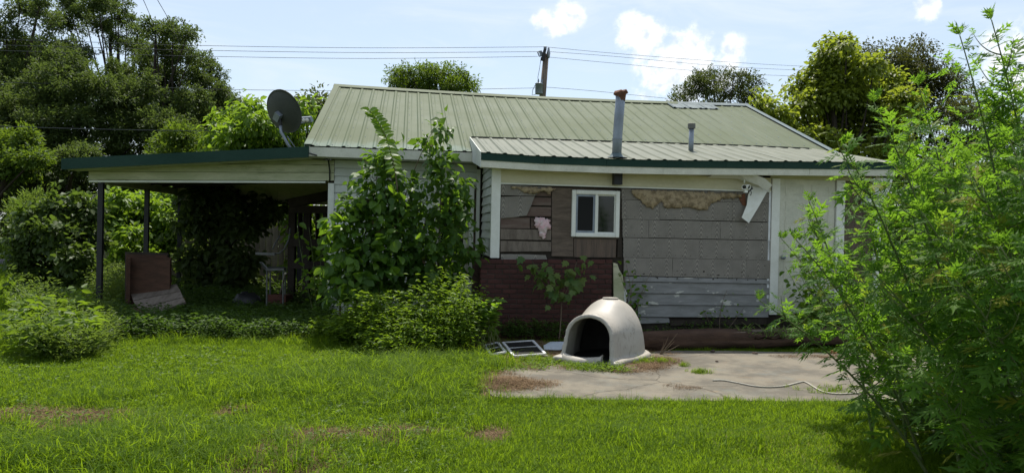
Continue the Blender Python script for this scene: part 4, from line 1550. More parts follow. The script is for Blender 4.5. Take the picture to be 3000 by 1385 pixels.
# base pan: the upturned front sill of the floor
g = G()
for i in range(19):
    f = i / 18
    x = -.315 + .53 * f
    y = -.64 - .10 * math.sin(math.pi * f)
    hgt = .115 - .02 * math.sin(math.pi * f) + (.025 if i == 18 else 0)
    for (dy, dz) in ((.05, .0), (-.045, .0), (-.05, .04), (-.02, hgt * .8), (.012, hgt), (.03, hgt - .008), (.02, hgt * .5)):
        g.v.append((x, y + dy, dz))
for i in range(18):
    for k in range(7):
        g.f.append((i * 7 + k, (i + 1) * 7 + k, (i + 1) * 7 + (k + 1) % 7, i * 7 + (k + 1) % 7))
g.f += [tuple(range(6, -1, -1)), tuple(18 * 7 + k for k in range(7))]
g.obj('base_pan', PLASTIC, dog, True)
G().box(-.40, .40, -.58, .50, .005, .03).obj('floor_pan', BLACKMETAL, dog)  # black floor pan: interior shade put into its colour
# added dark inner shell: the shade inside is put into its colour
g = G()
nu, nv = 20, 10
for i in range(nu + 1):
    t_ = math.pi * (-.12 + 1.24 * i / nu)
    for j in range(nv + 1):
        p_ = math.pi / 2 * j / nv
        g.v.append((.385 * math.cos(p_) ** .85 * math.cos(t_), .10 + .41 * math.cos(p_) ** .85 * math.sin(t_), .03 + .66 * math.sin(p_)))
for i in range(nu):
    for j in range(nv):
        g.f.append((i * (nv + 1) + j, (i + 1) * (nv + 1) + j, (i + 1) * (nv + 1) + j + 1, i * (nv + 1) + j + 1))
g.obj('shade_liner', worn('interior_shade', (.030, .027, .024), (.045, .04, .035), 6), dog, True)

# ---------------------------------------------------------------- small things on the ground
# rotten timber beam
ta, tb = gnd(1868, 1026), gnd(2470, 1020)
lg = thing('timber_beam', (ta + tb) / 2 * np.array([1, 1, 0]), 'long rotten brown timber beam lying at the back of the slab', 'timber')
LOGM = worn('rotten_timber', (.085, .052, .036), (.050, .032, .024), 3, (.5, 5, 5), .9, .12, .5, (.020, .015, .012), (.52, .75), fine=30)
d_ = (tb - ta); ln = np.linalg.norm(d_); d_ = d_ / ln; s_ = np.array([-d_[1], d_[0], 0])
nl, nr = 90, 26
g = G()
for i in range(nl + 1):
    f = i / nl
    c = ta + d_ * ln * f - (ta + tb) / 2
    rot = math.exp(-((f - .60) / .10) ** 2)
    for j in range(nr):
        tt = 2 * math.pi * j / nr
        cx, cz = math.cos(tt), math.sin(tt)
        k_ = 1 / max(abs(cx) ** 4 + abs(cz) ** 4, 1e-6) ** .25
        hw, hh = .115, .118
        groove = .010 * math.sin(j * 2.6 + f * 3) * vnoise(f * 9, j * .9, 1, 4) * 2
        wob = (vnoise(f * 14, j * .55, 1, 9) - .5) * .018 + groove
        y = cx * k_ * (hw + wob); z_ = cz * k_ * (hh + wob) + hh
        if cz > .3:
            z_ -= rot * .075 * (.4 + vnoise(f * 40, j, 1, 2)) * (1 if cx < .35 else .25)
        z_ += .05 * f
        g.v.append((c[0] + s_[0] * y, c[1] + s_[1] * y, z_ + .01))
for i in range(nl):
    for j in range(nr):
        g.f.append((i * nr + j, i * nr + (j + 1) % nr, (i + 1) * nr + (j + 1) % nr, (i + 1) * nr + j))
g.f += [tuple(range(nr)), tuple(nl * nr + j for j in range(nr - 1, -1, -1))]
g.obj('beam', LOGM, lg, True)
g = G()
for k in range(16):
    f = random.uniform(.35, .85); l_ = random.uniform(.06, .22)
    c = d_ * ln * (f - .5) + s_ * random.uniform(-.1, .05) + np.array([0, 0, .215 + .05 * f])
    g.beam(c, c + d_ * ln * l_ * .5 + np.array([0, 0, random.uniform(-.01, .02)]), .012, .012)
g.obj('splinter', GREYWOOD, lg)


def frame_thing(name, cs, zz, wd, label, cat, group, mesh_mat):
    P_ = [gnd(*c) for c in cs]
    for p, z_ in zip(P_, zz):
        p[2] = z_
    c0 = np.mean(P_, 0) * np.array([1, 1, 0])
    t_ = thing(name, c0, label, cat, group)
    g = G()
    for k in range(4):
        g.beam(P_[k] - c0, P_[(k + 1) % 4] - c0, wd, wd * .6)
    g.obj('frame', ALUM, t_)
    return t_, [p - c0 for p in P_]


for cs, zz, lb in (([(1420, 1018), (1458, 1012), (1480, 1040), (1438, 1046)], [.03, .04, .04, .03], 'white framed window screen lying half hidden in the grass beside the bush'),
                   ([(1474, 1012), (1560, 1013), (1597, 1046), (1505, 1050)], [.04, .07, .04, .03], 'white framed window screen with dark mesh lying flat before the brick wall')):
    t_, P_ = frame_thing('window_screen', cs, zz, .035, lb, 'window screen', 'window screens on the ground', SCREEN)
    c = sum(P_) / 4
    q = [c + (p - c) * .95 for p in P_]
    g = G().add([tuple(p) for p in q] + [tuple(p - np.array([0, 0, .004])) for p in q], [(0, 1, 2, 3)[::-1], (4, 5, 6, 7), (0, 1, 5, 4), (1, 2, 6, 5), (2, 3, 7, 6), (3, 0, 4, 7)])
    g.obj('mesh_panel', SCREEN, t_)
    k = (P_[0] + P_[1]) / 2 * .5 + (P_[3] + P_[2]) / 2 * .5
    G().beam((P_[0] * .55 + P_[3] * .45), (P_[1] * .55 + P_[2] * .45), .02, .014).obj('crossbar', ALUM, t_)


def slabthing(name, cs, zz, th, mat, label, cat, group=None):
    P_ = [gnd(*c) for c in cs]
    for p, z_ in zip(P_, zz):
        p[2] = z_
    c0 = np.mean(P_, 0) * np.array([1, 1, 0])
    n = len(P_)
    g = G().add([tuple(p - c0) for p in P_] + [tuple(p - c0 - np.array([0, 0, th])) for p in P_],
                [tuple(range(n - 1, -1, -1)), tuple(range(n, 2 * n))] + [(i, (i + 1) % n, (i + 1) % n + n, i + n) for i in range(n)])
    o = g.obj(name, mat)
    o.location = tuple(c0)
    return tag(o, label, cat, group)


WS = worn('blue_white_sheet', (.55, .60, .66), (.42, .46, .50), 4, (1, 1, 1), .5, .4, .1, (.18, .17, .14), (.6, .8))
slabthing('metal_sheet', [(1592, 1018), (1612, 1011), (1662, 1013), (1664, 1029), (1640, 1030), (1594, 1028)], [.03, .05, .06, .05, .03, .025], .008, WS, 'bluish white sheet scrap lying left of the dog house', 'sheet')
slabthing('board_scrap', [(1883, 984), (1912, 982), (1912, 986), (1883, 988)], [.30, .30, .29, .29], .02, WS, 'short white board scrap behind the timber beam', 'board')


def pebble(name, px, py, r_, mat, label, cat, group=None, flat=.6):
    c = gnd(px, py)
    g = G()
    rr = random.Random(int(px))
    for i in range(5):
        ph = -math.pi / 2 + math.pi * i / 4
        for j in range(8):
            tt = 2 * math.pi * j / 8
            k_ = r_ * rr.uniform(.75, 1.15)
            g.v.append((k_ * math.cos(ph) * math.cos(tt), k_ * math.cos(ph) * math.sin(tt), k_ * flat * math.sin(ph) + r_ * flat * .8))
    for i in range(4):
        for j in range(8):
            g.f.append((i * 8 + j, i * 8 + (j + 1) % 8, (i + 1) * 8 + (j + 1) % 8, (i + 1) * 8 + j))
    o = g.obj(name, mat)
    o.location = (c[0], c[1], .02)
    return tag(o, label, cat, group)


pebble('brick_fragment', 2440, 1040, .05, worn('orange_brick', (.42, .14, .07), (.32, .1, .06), 20), 'orange brick fragment at the right of the slab near the tall weeds', 'brick')
STONE = worn('dark_stone', (.09, .06, .045), (.06, .045, .035), 12)
pebble('stone', 2088, 1036, .035, STONE, 'small dark stone on the slab right below the middle of the timber', 'stone', 'stones on the slab')
pebble('stone', 2212, 1041, .04, STONE, 'flat dark clod on the slab below the split of the timber', 'stone', 'stones on the slab', .35)
pebble('stone', 2100, 1065, .02, STONE, 'tiny brown pebble in the middle of the slab', 'stone', 'stones on the slab')
pebble('stone', 1600, 1050, .025, worn('pale_stone', (.4, .36, .3), (.3, .27, .22), 12), 'small pale pebble on the dirt beside the white screen frame', 'stone', 'stones on the slab')

# white litter beside the dog house
lt = gnd(1892, 1056)
g = G()
rr = random.Random(3)
for k in range(5):
    a_ = rr.uniform(0, 6.28); w_ = rr.uniform(.015, .03); l_ = rr.uniform(.06, .11)
    d2 = np.array([math.cos(a_), math.sin(a_), rr.uniform(.1, 1.0)]); d2 /= np.linalg.norm(d2); sd_ = np.cross(d2, [0, 0, 1]); sd_ /= np.linalg.norm(sd_)
    b0_ = np.array([rr.uniform(-.03, .03), rr.uniform(-.02, .02), .01])
    g.add([tuple(b0_ - sd_ * w_), tuple(b0_ + sd_ * w_), tuple(b0_ + d2 * l_ * .6 + sd_ * w_ * 1.3 + np.array([0, 0, .01])), tuple(b0_ + d2 * l_), tuple(b0_ + d2 * l_ * .6 - sd_ * w_)], [(0, 1, 2, 3, 4)])
o = g.obj('litter', PANEWHITE); o.location = (lt[0], lt[1], .02)
tag(o, 'crumpled scrap of white plastic beside the dog house', 'litter')
sm_ = o.modifiers.new('s', 'SOLIDIFY'); sm_.thickness = .003

# hose / cable on the slab
pts = [(2088, 1122), (2120, 1122), (2165, 1130), (2210, 1139), (2255, 1142), (2300, 1138), (2345, 1127), (2362, 1128), (2385, 1142), (2412, 1156), (2450, 1162), (2490, 1161), (2540, 1158)]
P_ = [gnd(*p) + np.array([0, 0, .030]) for p in pts]
hc = P_[0] * np.array([1, 1, 0])
PS = []
for k in range(len(P_) - 1):
    for q in range(4):
        f = q / 4
        p_1, p0_, p1_, p2_ = P_[max(k - 1, 0)], P_[k], P_[k + 1], P_[min(k + 2, len(P_) - 1)]
        PS.append(.5 * ((2 * p0_) + (-p_1 + p1_) * f + (2 * p_1 - 5 * p0_ + 4 * p1_ - p2_) * f * f + (-p_1 + 3 * p0_ - 3 * p1_ + p2_) * f ** 3))
g = G().tube([p - hc for p in PS], .009, 6)
o = g.obj('cable', worn('white_cable', (.40, .37, .31), (.30, .28, .23), 4), smooth=True); o.location = tuple(hc)
tag(o, 'thin white cable snaking over the concrete slab', 'cable')

# ---------------------------------------------------------------- things stored under the carport
CPY = 11.6


def board_thing(name, pts3, th, mat, label, cat, group=None):
    """sheet through four world points, given thickness along its normal"""
    P_ = [np.array(p, float) for p in pts3]
    n_ = np.cross(P_[1] - P_[0], P_[3] - P_[0]); n_ /= np.linalg.norm(n_)
    c0 = np.mean(P_, 0); c0[2] = min(p[2] for p in P_)
    g = G().hexa([tuple(p - c0) for p in P_] + [tuple(p - c0 + n_ * th) for p in P_])
    o = g.obj(name, mat); o.location = tuple(c0)
    return tag(o, label, cat, group)


sheets = ['front sheet of the reddish plywood stack leaning under the carport', 'second sheet of the reddish plywood stack, a little taller', 'third sheet of the reddish plywood stack with a frayed edge',
          'rearmost dark sheet of the plywood stack beside the carport post']
for k in range(4):
    Yk = 11.75 + k * .11
    x0, x1, yt = 378 - 3 * k, 500 - 4 * k + (k % 2) * 7, 762 - 7 * k
    a_, b_, c_, d2 = onY(x0, 880, Yk - .16), onY(x1, 880, Yk - .16), onY(x1, yt, Yk), onY(x0, yt - 3, Yk)
    a_[2] = b_[2] = .03
    board_thing('plywood_sheet', [a_, b_, c_, d2], .03, REDWOOD if k < 3 else DARKWOOD, sheets[k], 'plywood sheet', 'plywood sheets stacked upright under the carport')
a_, b_, c_, d2 = gnd(372, 862), onY(392, 745, 11.7), onY(380, 745, 12.2), None
G_ = onY(374, 750, 11.7)
board_thing('end_board', [onY(374, 880, 11.5) * [1, 1, 0] + [0, 0, .02], onY(374, 880, 12.3) * [1, 1, 0] + [0, 0, .02], onY(376, 752, 12.3), onY(376, 756, 11.5)], .03, REDWOOD, 'reddish board closing the left end of the plywood stack', 'board')
lb3 = ['lowest of three grey planks propped in front of the plywood stack', 'middle of three grey planks propped in front of the plywood stack', 'uppermost of three grey planks propped in front of the plywood stack']
rowp = [((409, 910), (432, 930), (546, 888), (539, 876)), ((392, 886), (408, 908), (538, 874), (531, 858)), ((383, 862), (392, 884), (530, 856), (518, 836))]
for k, q in enumerate(rowp):
    Y0 = 10.95 + .26 * k
    P_ = [onY(*q[1], Y0 - .02), onY(*q[2], Y0 + .1), onY(*q[3], Y0 + .34), onY(*q[0], Y0 + .22)]
    board_thing('plank', P_, .03, GREYWOOD, lb3[k], 'plank', 'planks under the carport')
board_thing('plank', [onY(380, 905, 10.9) , onY(396, 900, 10.9), onY(470, 940, 10.5), onY(458, 946, 10.45)], .04, REDWOOD, 'narrow brown plank sticking out into the grass from the plywood stack', 'plank', 'planks under the carport')

# dark open timber rack at the rear right
rk = thing('timber_rack', onY(910, 850, 13.6) * [1, 1, 0], 'dark open timber rack at the rear right of the carport', 'rack')
Yr = 13.6
for x in (858, 902, 958):
    a_ = onY(x, 606, Yr); G().box(a_[0] - .06, a_[0] + .06, Yr - .06, Yr + .06, -.05, a_[2]).obj('upright', DARKWOOD, rk, world=True)
for y in (612, 710, 775):
    a_, b_ = onY(850, y, Yr - .09), onY(965, y + 2, Yr - .09)
    G().beam(a_, b_, .05, .14).obj('rail', DARKWOOD, rk, world=True)
a_, b_ = onY(852, 596, Yr), onY(968, 572, Yr)
G().beam(a_, b_, .3, .16).obj('top_board', DARKWOOD, rk, world=True)
for x in (880, 930):
    a_, b_ = onY(x, 705, Yr - .02), onY(x, 625, Yr - .02)
    G().beam(a_, b_, .22, .02).obj('back_board', DARKWOOD, rk, world=True)

# old garden chair frame, broom-like stick, red box, bag
Yc = 12.3
chb = onY(790, 850, Yc) * [1, 1, 0]
chair = thing('garden_chair', chb, 'broken pale garden chair under the carport', 'chair')


def cp(px, py, dy=0.):
    return onY(px, py, Yc + dy) - chb


CHM = worn('chair_metal', (.12, .12, .115), (.075, .075, .07), 6, (1, 1, 1), .5, .4, .05, (.12, .1, .08), (.55, .75))
G().tube([cp(850, 668, .2), cp(846, 700, .15), cp(834, 728), cp(818, 742, -.05), cp(800, 742, -.1)], .014, 7).obj('back_frame', CHM, chair, True)
G().tube([cp(820, 690, .3), cp(806, 712, .25), cp(798, 730, .2)], .014, 7).obj('arm', CHM, chair, True)
G().beam(cp(750, 742, -.2), cp(806, 744, -.2), .06, .04).obj('arm_rest', CHM, chair)
g = G().add([cp(762, 766, -.2), cp(770, 768, -.3), cp(790, 790, -.3), cp(782, 790, -.2)], [(0, 1, 2, 3)]).obj('backrest', CHM, chair)
g.modifiers.new('s', 'SOLIDIFY').thickness = .02
g = G().add([cp(778, 787, -.35), cp(832, 786, -.35), cp(838, 782, .1), cp(788, 780, .1)], [(0, 1, 2, 3)]).obj('seat', CHM, chair)
g.modifiers.new('s', 'SOLIDIFY').thickness = .03
for (x, d2) in ((782, -.3), (830, -.3), (792, .1), (836, .1)):
    a_ = cp(x, 788, d2); G().tube([tuple(a_), (a_[0] + .01, a_[1], 0.01)], .014, 6).obj('leg', CHM, chair)
st = thing('stick', gnd(814, 895), 'pale wooden tool handle leaning beside the garden chair', 'tool handle')
G().tube([(0, 0, 0), tuple(onY(836, 800, 11.3) - gnd(814, 895))], .016, 7).obj('handle', worn('pale_wood', (.42, .36, .28), (.3, .25, .2), 5), st)
bx = onY(822, 845, 12.5)
rbx = thing('crate', (bx[0], bx[1], 0), 'low reddish wooden crate beneath the garden chair', 'crate')
RBM = worn('red_box', (.10, .035, .022), (.07, .028, .02), 6, rv=.1)
for k in range(3):
    G().box(-.15, .15, -.2, -.185, .10 + .1 * k, .19 + .1 * k).obj('slat', RBM, rbx)
G().box(-.15, .15, -.18, .2, .09, .37).obj('body', RBM, rbx)
bg_ = onY(725, 860, 12.4)
g = G()
for i in range(9):
    ph = math.pi / 2 * i / 8
    for j in range(18):
        tt = 2 * math.pi * j / 18
        k_ = 1 + .18 * (vnoise(j * .9, i * 1.1, 1, 6) - .5)
        g.v.append((.28 * k_ * math.cos(ph) ** .6 * math.cos(tt), .24 * k_ * math.cos(ph) ** .6 * math.sin(tt), .40 * math.sin(ph) * k_))
for i in range(8):
    for j in range(18):
        g.f.append((i * 18 + j, i * 18 + (j + 1) % 18, (i + 1) * 18 + (j + 1) % 18, (i + 1) * 18 + j))
o = g.obj('rubbish_bag', BLACKMETAL, smooth=True); o.location = (bg_[0], bg_[1], 0); tag(o, 'black rubbish bag slumped on the carport floor', 'bag')

# ---------------------------------------------------------------- utility pole and wires
PY = 30.0
ptop_ = onY(1600, 160, PY); pbot = onY(1588, 300, PY)
pole = thing('utility_pole', (pbot[0], PY, 0), 'weathered wooden utility pole with a transformer behind the roof', 'utility pole')
lean = (ptop_[0] - pbot[0]) / (ptop_[2] - pbot[2])


def pl(px, py, dy=0.):
    return onY(px, py, PY + dy) - np.array([pbot[0], PY, 0])


topz = ptop_[2]
G().tube([(pbot[0] - pbot[0] - lean * pbot[2], 0, -.1), (0, 0, pbot[2]), (ptop_[0] - pbot[0], 0, topz)], [.17, .14, .115], 12).obj('shaft', POLEWOOD, pole, True)
G().beam(pl(1597, 145, -.16), pl(1588, 178, -.16), .12, .16, (0, 1, 0)).obj('top_bracket', BLACKMETAL, pole)
G().lathe([(0, 0), (.045, 0), (.07, .03), (.05, .06), (.075, .09), (.05, .13), (.0, .14)], tuple(pl(1597, 146, -.12)), 10).obj('insulator', GALV, pole, True)
for (x, y) in ((1607, 156),):
    G().lathe([(0, -.22), (.05, -.2), (.06, -.1), (.075, 0), (.05, .1), (.04, .2), (0, .24)], tuple(pl(x, y, -.12)), 10).obj('arrester', GALV, pole, True)
co = G().tube([pl(1575, 153, -.1), pl(1580, 166, -.1), pl(1587, 164, -.1)], .025, 6).obj('fuse_cutout', GALV, pole)
G().tube([pl(1583, 150, -.1), pl(1587, 165, -.1)], .06, 8).obj('fuse_barrel', GALV, co)
G().tube([pl(1575, 153, -.1), pl(1583, 150, -.1)], .022, 6).obj('fuse_arm', GALV, co)
G().tube([pl(1582, 152, -.1), pl(1600, 158, -.05)], .022, 6).obj('fuse_bracket', GALV, co)
tc_ = pl(1579, 261, -.25)
tr_ = G().lathe([(.0, -.22), (.14, -.21), (.15, -.18), (.152, .18), (.165, .185), (.165, .21), (.13, .235), (0, .25)], tuple(tc_), 18).obj('transformer', GALV, pole, True)
for dx in (-.03, .11):
    G().lathe([(0, .22), (.035, .22), (.04, .27), (.028, .3), (.034, .33), (.015, .4), (0, .41)], (tc_[0] + dx, tc_[1], tc_[2]), 8).obj('bushing', GALV, tr_, True)
for z_ in (-.12, .12):
    G().beam((tc_[0] + .1, tc_[1] + .03, tc_[2] + z_), (0.05, 0, tc_[2] + z_), .05, .05).obj('bracket', GALV, tr_)
G().tube([(tc_[0] - .16, tc_[1], tc_[2] + .15), (tc_[0] - .25, tc_[1], tc_[2] - .05), (tc_[0] - .27, tc_[1], tc_[2] - .25), (tc_[0] - .12, tc_[1], tc_[2] - .22)], .012, 5).obj('lead', BLACKMETAL, tr_)
G().tube([pl(1585, 168, -.1), pl(1581, 200, -.15), pl(1576, 225, -.2), pl(1577, 255, -.25)], .010, 5).obj('drop_wire', BLACKMETAL, pole)


def wire(pts, label, r_=.008, group='power lines'):
    P_ = [onY(x, y, Y) for (x, y, Y) in pts]
    S = []
    for k in range(len(P_) - 1):
        for q in range(6):
            f = q / 6
            p_1, p0_, p1_, p2_ = P_[max(k - 1, 0)], P_[k], P_[k + 1], P_[min(k + 2, len(P_) - 1)]
            S.append(.5 * ((2 * p0_) + (-p_1 + p1_) * f + (2 * p_1 - 5 * p0_ + 4 * p1_ - p2_) * f * f + (-p_1 + 3 * p0_ - 3 * p1_ + p2_) * f ** 3))
    S.append(P_[-1])
    c0 = S[0]
    o = G().tube([p - c0 for p in S], r_, 5).obj('power_line', WIRE); o.location = tuple(c0)
    tag(o, label, 'power line', group)


wire([(-300, 108, 23), (200, 122, 24), (580, 134, 25.5), (1100, 141, 28), (1597, 138, 30)], 'topmost power line from the left up to the pole top')
wire([(-300, 124, 23), (200, 138, 24), (580, 148, 25.5), (1100, 155, 28), (1583, 152, 30)], 'second power line from the left to the fuse of the pole')
wire([(-300, 138, 23), (200, 155, 24), (620, 166, 25.5), (1100, 172, 28), (1576, 166, 30)], 'third power line from the left, just under the fuse')
wire([(-300, 232, 23), (0, 241, 23.5), (350, 252, 24.5), (690, 263, 26), (1100, 266, 28), (1586, 258, 30)], 'lower power line from the left to the pole above the transformer')
wire([(-300, 355, 18), (0, 370, 18), (350, 380, 18), (670, 384, 18), (1000, 380, 18)], 'slack dark wire crossing in front of the left trees, lower down')
wire([(405, -30, 16), (422, 5, 18), (446, 62, 22), (480, 150, 30), (500, 210, 36)], 'thin wire dropping steeply from the top of the picture into the left wood')
wire([(445, -30, 16), (464, 5, 18), (500, 70, 22), (540, 160, 30), (560, 220, 36)], 'second thin wire dropping steeply from the top, right of the first')
wire([(1597, 138, 30), (1800, 157, 32), (2100, 180, 35), (2340, 194, 38), (2700, 207, 42)], 'topmost power line running right from the pole')
wire([(1607, 152, 30), (1800, 166, 32), (2100, 193, 35), (2340, 206, 38), (2700, 218, 42)], 'second power line running right from the pole')
wire([(1607, 168, 30), (1800, 186, 32), (2100, 213, 35), (2340, 224, 38), (2700, 238, 42)], 'third power line running right from the pole')
wire([(1600, 256, 30), (1750, 268, 31), (1980, 291, 33), (2200, 306, 35), (2600, 326, 40)], 'lowest power line running right from the pole above the roof ridge')

# ================================================================ vegetation
NPR = np.random.default_rng(11)


def rand_dirs(n, rng=NPR):
    v = rng.normal(size=(n, 3)); return norm(v)


def crown_leaves(lobes, n, L, rng, cluster=26, cr=.26, squash=.85, droop=.35, shell=.55, upn=1.2):
    """lobes: (centre, radius). Leaves grow in clusters at the twig ends near each lobe's surface."""
    w = np.array([r ** 2 for _, r in lobes]); w = w / w.sum()
    nc_ = max(1, int(n / cluster))
    which = rng.choice(len(lobes), nc_, p=w)
    C_ = np.array([c for c, _ in lobes])[which]; r_ = np.array([r for _, r in lobes])[which]
    d = rand_dirs(nc_, rng); d[:, 2] = np.where(d[:, 2] < -.5, -d[:, 2], d[:, 2])
    rad = r_ * (shell + (1.12 - shell) * rng.random(nc_) ** .75)
    cc = C_ + d * rad[:, None] * np.array([1, 1, squash])
    k = np.repeat(np.arange(nc_), cluster)
    # each cluster is a spray along a twig that points outward and up
    ta = norm(d * .8 + rng.normal(size=(nc_, 3)) * .55 + np.array([0, 0, .45]))
    tl_ = cr * (1.6 + 2.6 * rng.random(nc_) ** 2)
    u = rng.random(len(k)) ** .8
    off = ta[k] * ((u - .45) * tl_[k])[:, None] + rng.normal(size=(len(k), 3)) * (cr * .62 * (1.15 - .75 * u))[:, None] * np.array([1, 1, .75])
    P = cc[k] + off
    ax = norm(norm(off) * .8 + d[k] * .5 + rng.normal(size=off.shape) * .45 + np.array([0, 0, -droop]))
    nn = norm(np.array([0, 0, upn]) + rng.normal(size=off.shape) * .55 + d[k] * .25)
    Ls = L * (.6 + .7 * rng.random(len(k)))
    tint = np.clip(.45 + .28 * (rng.random(nc_)[k] - .5) + .6 * (rng.random(len(k)) - .5), 0, 1)
    return P, ax, nn, Ls, tint, cc, which


def add_tree(name, base, lobes_px, Y, n, L, mat, label, cat='tree', group=None, wl_=.55, trunk_r=.16, cluster=26, cr=.26, tmpl=LEAF2, droop=.35, shell=.55, seed=1,
             spread_y=1.0, bark=None, twigs=60, extra=None, squash=.85, upn=1.2, sub=6):
    rng = np.random.default_rng(seed)
    lobes = []
    for q in lobes_px:
        px, py, rp = q[:3]
        yy = Y + (q[3] if len(q) > 3 else (rng.random() - .5) * spread_y * 2)
        lobes.append((onY(px, py, yy), rp * yy / F))
    if sub:
        fine = []
        for (c, r_) in lobes:
            for q in range(sub):
                d = rand_dirs(1, rng)[0]; d[2] = abs(d[2]) * .9 - .25
                fine.append((c + d * r_ * (.30 + .62 * rng.random()), r_ * (.22 + .36 * rng.random())))
            fine.append((c, r_ * .72))
        leaf_lobes = fine
    else:
        leaf_lobes = lobes
    base = np.array([base[0], base[1], float(gh(base[0], base[1]))])
    tr = thing(name, base, label, cat, group)
    P, ax, nn, Ls, tint, cc, which = crown_leaves(leaf_lobes, n, L, rng, cluster, cr, squash, droop, shell, upn)
    if sub:
        which = which // (sub + 1)
    ok = P[:, 2] > .05
    P, ax, nn, Ls, tint = P[ok], ax[ok], nn[ok], Ls[ok], tint[ok]
    leaf_object('crown', P, ax, nn, Ls, Ls * wl_, tmpl, mat, tint, tr)
    g = G()
    top = max(lobes, key=lambda q: q[0][2])[0]
    mid = np.array([base[0] * .35 + top[0] * .65, base[1] * .4 + top[1] * .6, base[2] + (top[2] - base[2]) * .55])
    path = [base - [0, 0, .2], base * .8 + mid * .2 + [0, 0, .1], base * .35 + mid * .65 + rng.normal(size=3) * .1, mid, (mid + top) / 2 + rng.normal(size=3) * .12, top]
    g.tube(path, [trunk_r * 1.25, trunk_r, trunk_r * .85, trunk_r * .7, trunk_r * .4, trunk_r * .12], 8)
    for li, (c, r_) in enumerate(lobes):
        f = np.clip((c[2] - base[2]) / max(top[2] - base[2], .1) - .30, .18, .85)
        seg = f * 4.2; i0 = min(int(seg) + 0, 4)
        s0 = np.array(path[i0]) + (np.array(path[i0 + 1]) - np.array(path[i0])) * (seg - i0)
        m_ = (s0 + c) / 2 + rng.normal(size=3) * .12 + np.array([0, 0, .05])
        g.tube([s0, m_, c, c + (c - s0) * .04], [trunk_r * .28, trunk_r * .20, trunk_r * .11, trunk_r * .04], 5, False)
    for q in rng.choice(len(cc), min(twigs, len(cc)), replace=False):
        c = lobes[which[q]][0]
        g.tube([c, (c + cc[q]) / 2 + rng.normal(size=3) * .06, cc[q]], [trunk_r * .12, trunk_r * .08, trunk_r * .03], 3, False)
    g.obj('trunk', bark or BARK, tr, True, world=True)
    return tr


def stems_leaves(bases, heights, rng, per=12, L=.06, lean=.35, spread=.10, tmin=.25, upn=.8, droop=.25):
    """many thin stems at once: returns leaf arrays and stem tip points"""
    n = len(bases)
    az = rng.random(n) * 2 * np.pi; ln_ = rng.random(n) * lean
    tip = bases + np.stack([np.cos(az) * ln_ * heights, np.sin(az) * ln_ * heights, heights], 1)
    k = np.repeat(np.arange(n), per)
    t_ = tmin + (1 - tmin) * rng.random(len(k))
    mid = bases[k] * (1 - t_)[:, None] + tip[k] * t_[:, None]
    mid[:, 2] = bases[k][:, 2] + heights[k] * np.sin(t_ * 1.45) / math.sin(1.45)
    a2 = rng.random(len(k)) * 2 * np.pi
    d = np.stack([np.cos(a2), np.sin(a2), np.zeros(len(k))], 1)
    P = mid + d * (spread * rng.random(len(k)))[:, None]
    ax = norm(d + np.array([0, 0, 1.]) * (rng.random(len(k)) * .7 - droop)[:, None])
    nn = norm(np.array([0, 0, upn]) + rng.normal(size=d.shape) * .45 - d * .1)
    Ls = L * (.5 + .8 * rng.random(len(k)))
    return P, ax, nn, Ls, tip


def sample_poly(poly, n, rng):
    p = np.array(poly); lo, hi = p[:, :2].min(0), p[:, :2].max(0)
    out = []
    while sum(len(o) for o in out) < n:
        q = lo + rng.random((n * 3, 2)) * (hi - lo)
        out.append(q[in_poly(q[:, 0], q[:, 1], poly)])
    return np.concatenate(out)[:n]


